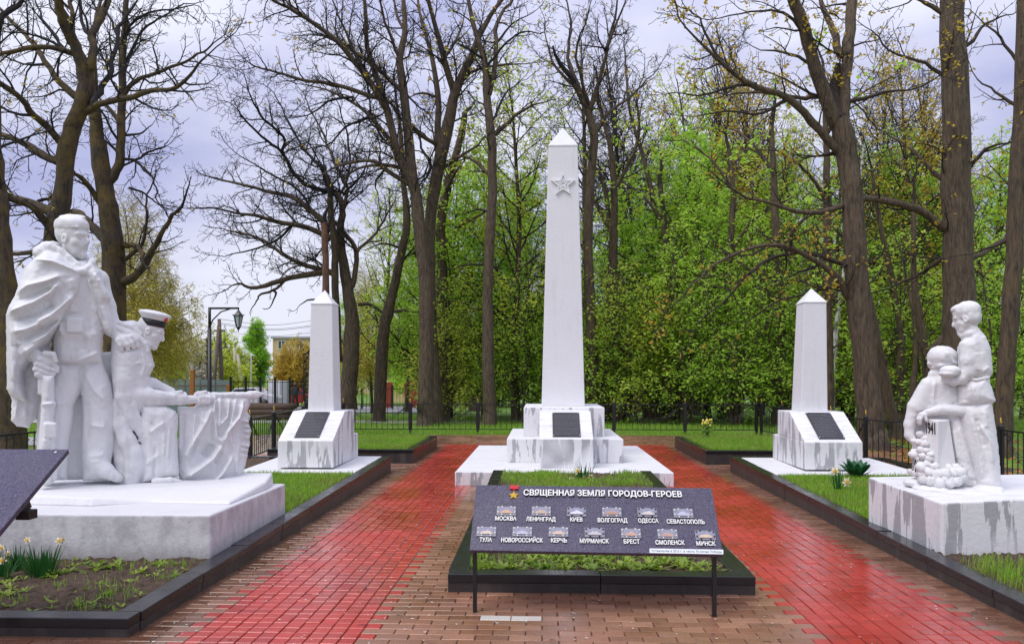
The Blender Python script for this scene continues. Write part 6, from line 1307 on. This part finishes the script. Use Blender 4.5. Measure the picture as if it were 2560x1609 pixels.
obj('leaves', s, mat_leaf('hosta_leaf', (.015, .10, .03), (.05, .22, .06), .25), t)
yp = G(1768, 1096, .23); t = thing('yellow_flower_plant', yp, 'small plant topped with yellow flowers in the rear right bed', 'plant'); s, s2 = MB(), MB()
for i in range(26):
    a = r_.uniform(0, 6.28); q = r_.uniform(.02, .15); e = yp+Vector((q*math.cos(a), q*math.sin(a), r_.uniform(.18, .40))); s.tube([yp, (yp+e)/2+Vector((0, 0, .03)), e], .004, 4)
    for j in range(3): s.add([e-Vector((.03, 0, .1*j)), e+Vector((0, .01, .02-.1*j)), e+Vector((.03, 0, -.1*j)), e-Vector((0, .01, .02+.1*j))], [(0, 1, 2, 3)])
    if e.z-yp.z > .28: s2.ball(e, .026, None, 6, 4)
obj('leaves', s, M_WEED, t); obj('flowers', s2, plain('pale_yellow_flower', (.75, .66, .12), .6), t)

s = MB(); r_ = random.Random(9)
for i in range(110):
    x, y = r_.uniform(-2.35, 2.95), 4.7+r_.random()**1.5*12
    if -1.3 < x < 1.9 and y > 5.9: continue
    a = r_.uniform(0, 6.28); L = r_.uniform(.015, .07); d = Vector((math.cos(a), math.sin(a), 0)); o = Vector((x, y, .006)); s.tube([o, o+d*L*.5+Vector((r_.uniform(-.006, .006), r_.uniform(-.006, .006), .004)), o+d*L], [.0022, .002, .001], 4)
    if i % 3 == 0:
        q = o+Vector((.05, .03, .003)); s.add([q, q+Vector((.014, .004, .004)), q+Vector((.018, .016, .002)), q+Vector((.003, .012, .005))], [(0, 1, 2, 3)])
tag(obj('fallen_twigs', s, M_TWIGB), 'dark twigs and bits fallen on the paving', 'twigs', None, 'stuff')
# ------------------------------------------------------------------ the street and houses beyond the park
def at(u, D, z=None):
    p = P(u, 938, D); p.z = gz(p.y) if z is None else z; return p
M_LAMPG = plain('lamp_glass', (.55, .57, .62), .15)
# path beyond the fence
pth = MB(); pth.add([(-60, 29.0, gz(29)+.02), (-2.5, 28.6, gz(28.6)+.02), (-1.5, 31.5, gz(31.5)+.02), (-60, 32.5, gz(32.5)+.02)], [(0, 1, 2, 3)]); tag(obj('park_path', pth, plain('pale_path', (.36, .34, .34), .6, 0, 3, .25)), 'pale wet path crossing the park', 'path', kind='structure')
p2_ = MB(); p2_.add([(-40, 19.2, -.012), (-6.1, 18.2, -.012), (-6.0, 20.4, -.012), (-40, 22.0, -.012)], [(0, 1, 2, 3)]); tag(obj('park_path', p2_, plain('pale_wet_asphalt', (.34, .34, .37), .35, 0, 3, .25)), 'pale wet walk left of the low fence', 'path', kind='structure')
rd = MB(); rd.add([(-120, 46, gz(46)+.02), (-6, 44, gz(44)+.02), (-6, 62, gz(62)+.02), (-120, 64, gz(64)+.02)], [(0, 1, 2, 3)]); tag(obj('street', rd, plain('street_asphalt', (.20, .20, .215), .5, 0, 2, .2)), 'grey street beyond the park', 'street', kind='structure')
# park lamp
b = at(524, 30); t = thing('park_lamp', b, 'black park lamp post with a lantern hanging from its arm', 'street lamp'); top = P(526, 768, 30); s = MB(); s.tube([b-Vector((0, 0, .1)), b+Vector((0, 0, 1.0)), b+Vector((0, 0, 1.02)), (b.x, b.y, top.z-.75)], [.085, .085, .075, .07], 10); s.tube([(b.x, b.y, top.z-.76), (b.x, b.y, top.z)], [.055, .055], 8); obj('post', s, M_BLACK, t)
e = P(597, 772, 30); s = MB(); s.box((b.x, b.y-.03, top.z-.07), (e.x+.02, b.y+.03, top.z)); s.tube([(b.x, b.y, top.z-.72), (b.x+.12, b.y, top.z-.45), (b.x+.42, b.y, top.z-.16), (b.x+.75, b.y, top.z-.06)], .025, 6); obj('arm', s, M_BLACK, t)
c = Vector((e.x, b.y, e.z)); s = MB(); s.lathe([(.02, 0), (.03, -.06), (.06, -.08), (.08, -.12), (.18, -.23), (.20, -.25), (.16, -.27)], c, 6, None, False); s.lathe([(.075, -.66), (.07, -.70), (.02, -.76), (.012, -.84)], c, 6, None, False)
for i in range(6):
    a = i*math.pi/3; s.tube([c+Vector((.165*math.cos(a), .165*math.sin(a), -.27)), c+Vector((.08*math.cos(a), .08*math.sin(a), -.66))], .014, 4); s.tube([c+Vector((.18*math.cos(a), .18*math.sin(a), -.24)), c+Vector((.23*math.cos(a), .23*math.sin(a), -.21))], .012, 4)
la = obj('lantern', s, M_BLACK, t); s = MB(); s.lathe([(.155, -.275), (.072, -.655)], c, 6, None, False); obj('glass', s, M_LAMPG, la)
# poles
M_WOODP = plain('grey_pole_wood', (.13, .10, .08), .9, 0, 6, .4); M_CONC = plain('pale_concrete', (.42, .38, .30), .85, 0, 5, .2); M_WIRE = plain('wire', (.05, .05, .055), .6)
t = thing('lamp_pole', at(487, 52), 'pale leaning lamp pole over the orange post', 'utility pole'); s = MB(); s.tube([at(487, 52), P(474, 812, 52)], [.14, .09], 8); obj('pole', s, M_CONC, t); s = MB(); s.tube([P(474, 815, 52), P(470, 806, 52), P(464, 803, 52)], .03, 6); s.ball(P(463, 804, 52), (.22, .12, .07), None, 10, 6); obj('lamp_head', s, M_STEEL, t)
t = thing('braced_pole', at(557, 50), 'dark wooden power pole propped by a slanting brace', 'utility pole'); s = MB(); s.tube([at(557, 50), P(548, 797, 50)], [.15, .11], 8); obj('pole', s, M_WOODP, t); s = MB(); s.tube([at(530, 49.5), P(547, 812, 49.8)], [.12, .10], 8); obj('brace', s, M_WOODP, t); s = MB(); s.tube([P(535, 826, 49.8), P(563, 826, 49.8)], .05, 4); obj('cross_arm', s, M_WOODP, t); s = MB(); s.tube([P(556+8*math.cos(a), 861+9*math.sin(a), 49.6) for a in [i*.4 for i in range(-3, 12)]], .04, 5); obj('cable_coil', s, M_WIRE, t)
for u, v0, D, lab, rr in ((438, 800, 60, 'dark street lamp pole with insulators beside the face of the sailor', .1), (517, 842, 55, 'thin dark pole just left of the lamp post', .07), (587, 868, 70, 'white pole in front of the small roofed house', .16), (628, 888, 80, 'thin pale pole before the green poplar', .08)):
    t = thing('street_pole', at(u, D), lab, 'utility pole'); s = MB(); s.tube([at(u, D), P(u, v0, D)], [rr, rr*.7], 6); obj('pole', s, M_CONC if 'white' in lab or 'pale' in lab else M_WOODP, t)
    s = MB()
    for i in range(5): s.lathe([(.03, 0), (.16, .05), (.16, .12), (.03, .17)], P(u, v0+10+i*14, D), 6)
    if 'insul' in lab or 'thin dark' in lab: obj('insulators', s, M_WOODP, t)
    if 'insul' in lab: s = MB(); s.tube([P(438, 800, D), P(440, 795, D), P(470, 782, D)], .05, 5); obj('lamp_arm', s, M_STEEL, t)
t = thing('slanting_prop', at(612, 70), 'slanting pale prop pole left of the poplar', 'utility pole'); s = MB(); s.tube([at(612, 70), P(594, 885, 70)], [.16, .12], 6); obj('pole', s, M_CONC, t)
for i, (v0, v1, D) in enumerate(((797, 800, 70), (806, 812, 72), (810, 815, 74), (828, 830, 90), (880, 905, 78), (893, 915, 80))):
    a, b = P(545, v0, D), P(790, v1, D+14); m = (a+b)/2-Vector((0, 0, .5)); pts = smooth_line([a, m, b], 12); s = MB(); s.tube(pts, .022, 3)
    tag(obj('power_line', s, M_WIRE), 'dark power line sagging between the poles by the street', 'wire', 'power lines over the street')
# hoarding with its orange posts
t = thing('grey_hoarding', at(470, 45), 'grey green sheet metal hoarding along the street', 'fence'); M_HOARD = plain('hoarding_metal', (.17, .22, .22), .5, .2, 1.5, .3)
for i in range(13):
    u0, u1 = 330+i*19.0, 330+(i+1)*19.0-.8; v = 935+ (8 if u0 > 410 else 0)+(u0-330)*.03; a, b = at(u0, 45), at(u1, 45); s = MB(); zt_ = P(u0, v, 45).z; s.box((a.x, a.y-.02+(i % 2)*.03, a.z), (b.x, a.y+.02+(i % 2)*.03, zt_)); obj('panel', s, M_HOARD, t)
s = MB(); a, b = at(400, 44.8), at(575, 44.8); s.box((a.x, a.y-.06, P(0, 966, 45).z), (b.x, a.y, P(0, 962, 45).z)); obj('rail', s, M_WOODP, t)
M_ORANGE = plain('orange_wood', (.34, .12, .025), .8, 0, 6, .3)
for u0, u1, v, lab in ((474, 484, 926, 'taller orange timber post before the grey hoarding'), (566, 574, 962, 'short orange timber post where the hoarding ends')):
    a, b = at(u0, 44), at(u1, 44); s = MB(); s.hexa([(a.x, a.y, a.z), (b.x, a.y, a.z), (b.x, a.y+.2, a.z), (a.x, a.y+.2, a.z)], [(a.x, a.y, P(0, v, 44).z), (b.x, a.y, P(0, v-3, 44).z), (b.x, a.y+.2, P(0, v-3, 44).z), (a.x, a.y+.2, P(0, v, 44).z)]); tag(obj('timber_post', s, M_ORANGE, None, .01), lab, 'post')
# black picket fences
def pickets(pa, pb, h, n_panel, label, gap=.19):
    t = thing('picket_fence', (pa+pb)/2, label, 'fence'); d = (pb-pa)/n_panel
    for i in range(n_panel+1):
        q = pa+d*i; s = MB(); s.box((q.x-.05, q.y-.05, q.z-.05), (q.x+.05, q.y+.05, q.z+h+.12)); obj('post', s, M_BLACK, t)
    for i in range(n_panel):
        a, b = pa+d*i, pa+d*(i+1); s = MB(); L = (b-a).length; m = int(L/gap); n_ = Vector((-(b-a).y, (b-a).x, 0)).normalized()*.012
        for j in range(m): q = a+(b-a)*((j+.5)/m); s.box((q.x-.011, q.y-.011, q.z+.08), (q.x+.011, q.y+.011, q.z+h))
        for zz in (.2, h-.15): s.hexa([a+Vector((0, 0, zz))-n_, b+Vector((0, 0, zz))-n_, b+Vector((0, 0, zz))+n_, a+Vector((0, 0, zz))+n_], [a+Vector((0, 0, zz+.035))-n_, b+Vector((0, 0, zz+.035))-n_, b+Vector((0, 0, zz+.035))+n_, a+Vector((0, 0, zz+.035))+n_])
        obj('panel', s, M_BLACK, t)
pickets(at(577, 40), at(760, 41), 1.72, 5, 'black picket fence between the hoarding and the gate')
pickets(at(905, 54), at(1800, 55), 1.45, 12, 'black picket fence behind the wood, from the red fence to the right'); pickets(at(1806, 55), at(2640, 55), 1.45, 11, 'black picket fence behind the great oaks on the right')
# lattice gate
M_LAT = M_BLACK
for u, v, lab in ((771, 884, 'black lattice gate post left of the small left obelisk'), (874, 884, 'black lattice gate post right of the small left obelisk')):
    b = at(u, 38); zt_ = P(u, v, 38).z; t = thing('gate_post', b, lab, 'gate post'); s = MB(); w = .16
    for sx in (-w, w):
        for sy in (-w, w): s.box((b.x+sx-.02, b.y+sy-.02, b.z), (b.x+sx+.02, b.y+sy+.02, zt_))
    k = 8
    for i in range(k+1): z = b.z+(zt_-b.z)*i/k; s.box((b.x-w, b.y-w-.015, z-.02), (b.x+w, b.y-w+.015, z+.02))
    for i in range(k):
        z0, z1 = b.z+(zt_-b.z)*i/k, b.z+(zt_-b.z)*(i+1)/k; s.tube([(b.x-w, b.y-w, z0), (b.x+w, b.y-w, z1)], .016, 4); s.tube([(b.x+w, b.y-w, z0), (b.x-w, b.y-w, z1)], .016, 4)
    obj('lattice', s, M_BLACK, t); s = MB(); s.box((b.x-w-.01, b.y-w-.01, b.z), (b.x+w+.01, b.y+w+.01, b.z+(zt_-b.z)*.22)); obj('base_plate', s, M_BLACK, t)
a, b = P(768, 884, 38), P(877, 884, 38); s = MB(); pts = [a+(b-a)*(i/16)+Vector((0, 0, 1.0*math.sin(math.pi*i/16))) for i in range(17)]; s.tube(pts, .035, 6); s.tube([p-Vector((0, 0, .14)) for p in pts], .02, 5)
tag(obj('gate_arch', s, M_BLACK), 'thin black arch over the park gate behind the small left obelisk', 'gate arch')
# stacked logs
M_LOG = plain('weathered_logs', (.11, .075, .055), .9, 0, 5, .5, .5)
for i in range(15):
    row = i // 5; D = 32.5+(i % 5)*.32; u0 = 615+pr.uniform(-25, 20); u1 = 740+pr.uniform(-25, 14)-row*6; rr = pr.uniform(.1, .145)
    a, b = at(u0, D), at(u1, D); z = gz(a.y)+.12+row*.21; s = MB(); s.tube([(a.x, a.y, z), ((a.x+b.x)/2, a.y+pr.uniform(-.05, .05), z+pr.uniform(-.03, .03)), (b.x, b.y, z)], [rr, rr*.95, rr*.85], 9)
    tag(obj('log', s, M_LOG), 'weathered brown log lying in the stack beyond the flag', 'log', 'logs stacked beyond the fence')
# houses
M_YBR = NT('yellow_brick'); co = M_YBR.coord(); bt_ = M_YBR.n('ShaderNodeTexBrick', {'Scale': 1.2}); M_YBR.t.links.new(co, bt_.inputs['Vector']); bt_.inputs['Color1'].default_value = (.50, .36, .17, 1); bt_.inputs['Color2'].default_value = (.56, .42, .21, 1); bt_.inputs['Mortar'].default_value = (.45, .38, .28, 1); M_YBR.base(bt_.outputs[0]).rough(.85); M_YBR = M_YBR.m
M_PANE = plain('dark_panes', (.06, .07, .09), .12); M_FRAME = plain('white_frames', (.6, .6, .6), .5); M_ROOFG = plain('grey_roof', (.30, .31, .34), .6, .1)
def house(name, x0, x1, y, dep, z0, z1, fl, nw, wall, label, pitch=0, ww=1.4, wh=1.6, roofm=None):
    t = thing(name, ((x0+x1)/2, y+dep/2, z0), label, 'building'); s = MB(); s.box((x0, y, z0), (x1, y+dep, z1)); obj('wall', s, wall, t); H = (z1-z0)/fl
    for f in range(fl):
        for i in range(nw):
            cx_ = x0+(x1-x0)*(i+.5)/nw; cz = z0+H*(f+.55); s = MB()
            for bx in ((cx_-ww/2, cx_-ww/2+.12, cz-wh/2, cz+wh/2), (cx_+ww/2-.12, cx_+ww/2, cz-wh/2, cz+wh/2), (cx_-ww/2+.12, cx_+ww/2-.12, cz+wh/2-.12, cz+wh/2), (cx_-ww/2+.12, cx_+ww/2-.12, cz-wh/2, cz-wh/2+.12), (cx_-.05, cx_+.05, cz-wh/2+.12, cz+wh/2-.12)): s.box((bx[0], y-.08, bx[2]), (bx[1], y-.003, bx[3]))
            w = obj('window', s, M_FRAME, t); s = MB(); s.box((cx_-ww/2+.1, y-.04, cz-wh/2+.1), (cx_+ww/2-.1, y-.002, cz+wh/2-.1)); obj('pane', s, M_PANE, w)
    s = MB()
    if pitch: s.hexa([(x0-.5, y-.5, z1), (x1+.5, y-.5, z1), (x1+.5, y+dep+.5, z1), (x0-.5, y+dep+.5, z1)], [(x0+(x1-x0)*.5-.1, y+.5, z1+pitch), (x0+(x1-x0)*.5+.1, y+.5, z1+pitch), (x0+(x1-x0)*.5+.1, y+dep-.5, z1+pitch), (x0+(x1-x0)*.5-.1, y+dep-.5, z1+pitch)])
    else: s.box((x0-.3, y-.3, z1), (x1+.3, y+dep+.3, z1+.35))
    obj('roof', s, roofm or M_ROOFG, t); return t
p = P(682, 938, 150); house('block_of_flats', p.x, p.x+26, p.y, 12, gz(150), P(0, 846, 150).z, 4, 8, M_YBR, 'four storey yellow brick flats left of the small left obelisk')
p = P(556, 938, 95); q = P(604, 938, 95); house('small_house', p.x, q.x, p.y, 7, gz(95), P(0, 888, 95).z, 1, 2, plain('house_wall', (.45, .40, .34), .8), 'small house with a pale gabled roof beyond the street', 1.0, 1.0, 1.2, plain('pale_roof', (.55, .58, .60), .5))
p = P(1440, 938, 78); q = P(1760, 938, 78); house('block_of_flats', p.x, q.x, p.y, 12, gz(78), gz(78)+9.0, 3, 6, M_YBR, 'yellow brick flats glimpsed through the wood right of the great obelisk', 0, 1.3, 1.7)
p = P(985, 938, 92); house('block_of_flats', p.x, p.x+9, p.y, 10, gz(92), gz(92)+7, 2, 3, plain('ochre_render', (.55, .42, .20), .85), 'ochre rendered house behind the red fence')
M_REDW = plain('red_brown_metal', (.30, .045, .025), .6, 0, 6, .3)
for u0, u1, v0, roof, lab in ((944, 982, 955, False, 'red metal fence panel beyond the leaning trunk'), (1011, 1046, 962, True, 'small red shed with a gabled roof left of the tallest oak')):
    a, b = at(u0, 58), at(u1, 58); zt_ = P(0, v0, 58).z; t = thing('red_shed' if roof else 'red_fence', a, lab, 'shed' if roof else 'fence'); s = MB(); n_ = 12
    for i in range(n_): xa, xb = a.x+(b.x-a.x)*i/n_, a.x+(b.x-a.x)*(i+1)/n_; s.box((xa, a.y+(i % 2)*.02, a.z-.1), (xb-.01, a.y+(1.0 if roof else .06), zt_))
    obj('wall', s, M_REDW, t)
    if roof:
        s = MB(); s.hexa([(a.x-.1, a.y-.1, zt_), (b.x+.1, a.y-.1, zt_), (b.x+.1, a.y+1.1, zt_), (a.x-.1, a.y+1.1, zt_)], [((a.x+b.x)/2-.02, a.y-.1, zt_+.42), ((a.x+b.x)/2+.02, a.y-.1, zt_+.42), ((a.x+b.x)/2+.02, a.y+1.1, zt_+.42), ((a.x+b.x)/2-.02, a.y+1.1, zt_+.42)]); obj('roof', s, M_REDW, t)
# white container and a few parked cars seen through the pickets
a, b = at(670, 60), at(700, 60); s = MB(); s.box((a.x, a.y, a.z), (b.x, a.y+2.2, P(0, 952, 60).z)); t = thing('white_container', (a+b)/2, 'white container behind the picket fence', 'container'); obj('box_body', s, plain('white_metal', (.62, .63, .65), .5), t, .03)
s = MB(); s.box(((a.x+b.x)/2-.02, a.y-.03, a.z+.1), ((a.x+b.x)/2+.02, a.y-.002, P(0, 954, 60).z)); obj('door_seam', s, M_STEEL, t)
def car(u, D, col, label):
    b = at(u, D); t = thing('parked_car', b, label, 'car', 'cars parked beyond the pickets'); L = 4.2
    pr_ = [(-L/2, .25), (-L/2, .75), (-L*.42, .85), (-L*.3, .9), (-L*.18, 1.38), (L*.16, 1.42), (L*.3, .95), (L*.46, .85), (L/2, .7), (L/2, .25)]; s = MB(); n = len(pr_)
    s.add([(b.x+x, b.y, b.z+z) for x, z in pr_]+[(b.x+x, b.y+1.7, b.z+z) for x, z in pr_], [tuple(range(n)), tuple(range(2*n-1, n-1, -1))]+[((i+1) % n, i, n+i, n+(i+1) % n) for i in range(n)]); obj('body', s, plain('car_'+col[0], col[1], .3), t, .05)
    s = MB(); wq = [(-L*.27, .93), (-L*.17, 1.3), (L*.15, 1.33), (L*.26, .95)]; s.hexa([(b.x+x, b.y-.012, b.z+z) for x, z in wq], [(b.x+x, b.y+.01, b.z+z) for x, z in wq]); obj('side_window', s, M_PANE, t)
    for x in (-L*.31, L*.31):
        s = MB(); s.lathe([(.31, -.1), (.31, .1)], (b.x+x, b.y-.02, b.z+.31), 14, Matrix.Rotation(R(90), 3, 'X')); obj('wheel', s, M_BLACK, t)
car(614, 58, ('silver', (.5, .5, .53)), 'silver car parked right of the hoarding'); car(725, 64, ('red', (.35, .03, .03)), 'red car parked beyond the picket fence'); car(652, 66, ('yellow', (.62, .36, .02)), 'yellow car parked beyond the picket fence')
# a walker far behind the fence
def walker(u, D, v_top, coat, label, hair):
    b = at(u, D); H = P(0, v_top, D).z-b.z; k = H/1.7; s = MB(); body = thing('person', b, label, 'person')
    me = bpy.data.meshes.new('body'); sk = [((0, 0, .92), .15), ((0, 0, 1.15), .15), ((0, 0, 1.38), .17), ((0, 0, 1.5), .07), ((0, -.02, 1.6), .1), ((0, -.02, 1.68), .08), ((-.2, 0, 1.38), .07), ((-.26, .0, 1.12), .055), ((-.24, -.08, .88), .045), ((.2, 0, 1.38), .07), ((.27, .02, 1.12), .055), ((.25, -.1, .9), .045), ((-.09, 0, .85), .11), ((-.1, -.12, .48), .08), ((-.1, .0, .06), .055), ((-.1, -.14, .03), .045), ((.09, 0, .85), .11), ((.1, .14, .48), .08), ((.1, .3, .1), .055), ((.1, .18, .05), .045)]
    ed = [(0, 1), (1, 2), (2, 3), (3, 4), (4, 5), (2, 6), (6, 7), (7, 8), (2, 9), (9, 10), (10, 11), (0, 12), (12, 13), (13, 14), (14, 15), (0, 16), (16, 17), (17, 18), (18, 19)]
    me.from_pydata([tuple(c*k for c in q) for q, _ in sk], ed, []); me.update(); o = link('body', me, coat, body); m = o.modifiers.new('skin', 'SKIN'); o.modifiers.new('sub', 'SUBSURF').levels = 1
    for i, (_, r) in enumerate(sk): me.skin_vertices[0].data[i].radius = (r*k, r*k)
    me.skin_vertices[0].data[0].use_root = True
    h = MB(); h.ball((b.x, b.y-.02*k, b.z+1.66*k), .12*k, None, 10, 7); obj('hair', h, hair, body)
walker(1581, 62, 979, plain('dark_coat', (.02, .02, .025), .8), 'walker in a dark coat and pale hat far behind the fence', plain('pale_hat', (.6, .6, .6), .7)); walker(738, 58, 958, plain('black_coat', (.02, .02, .02), .8), 'walker in black beside the gate post', M_WOODP)
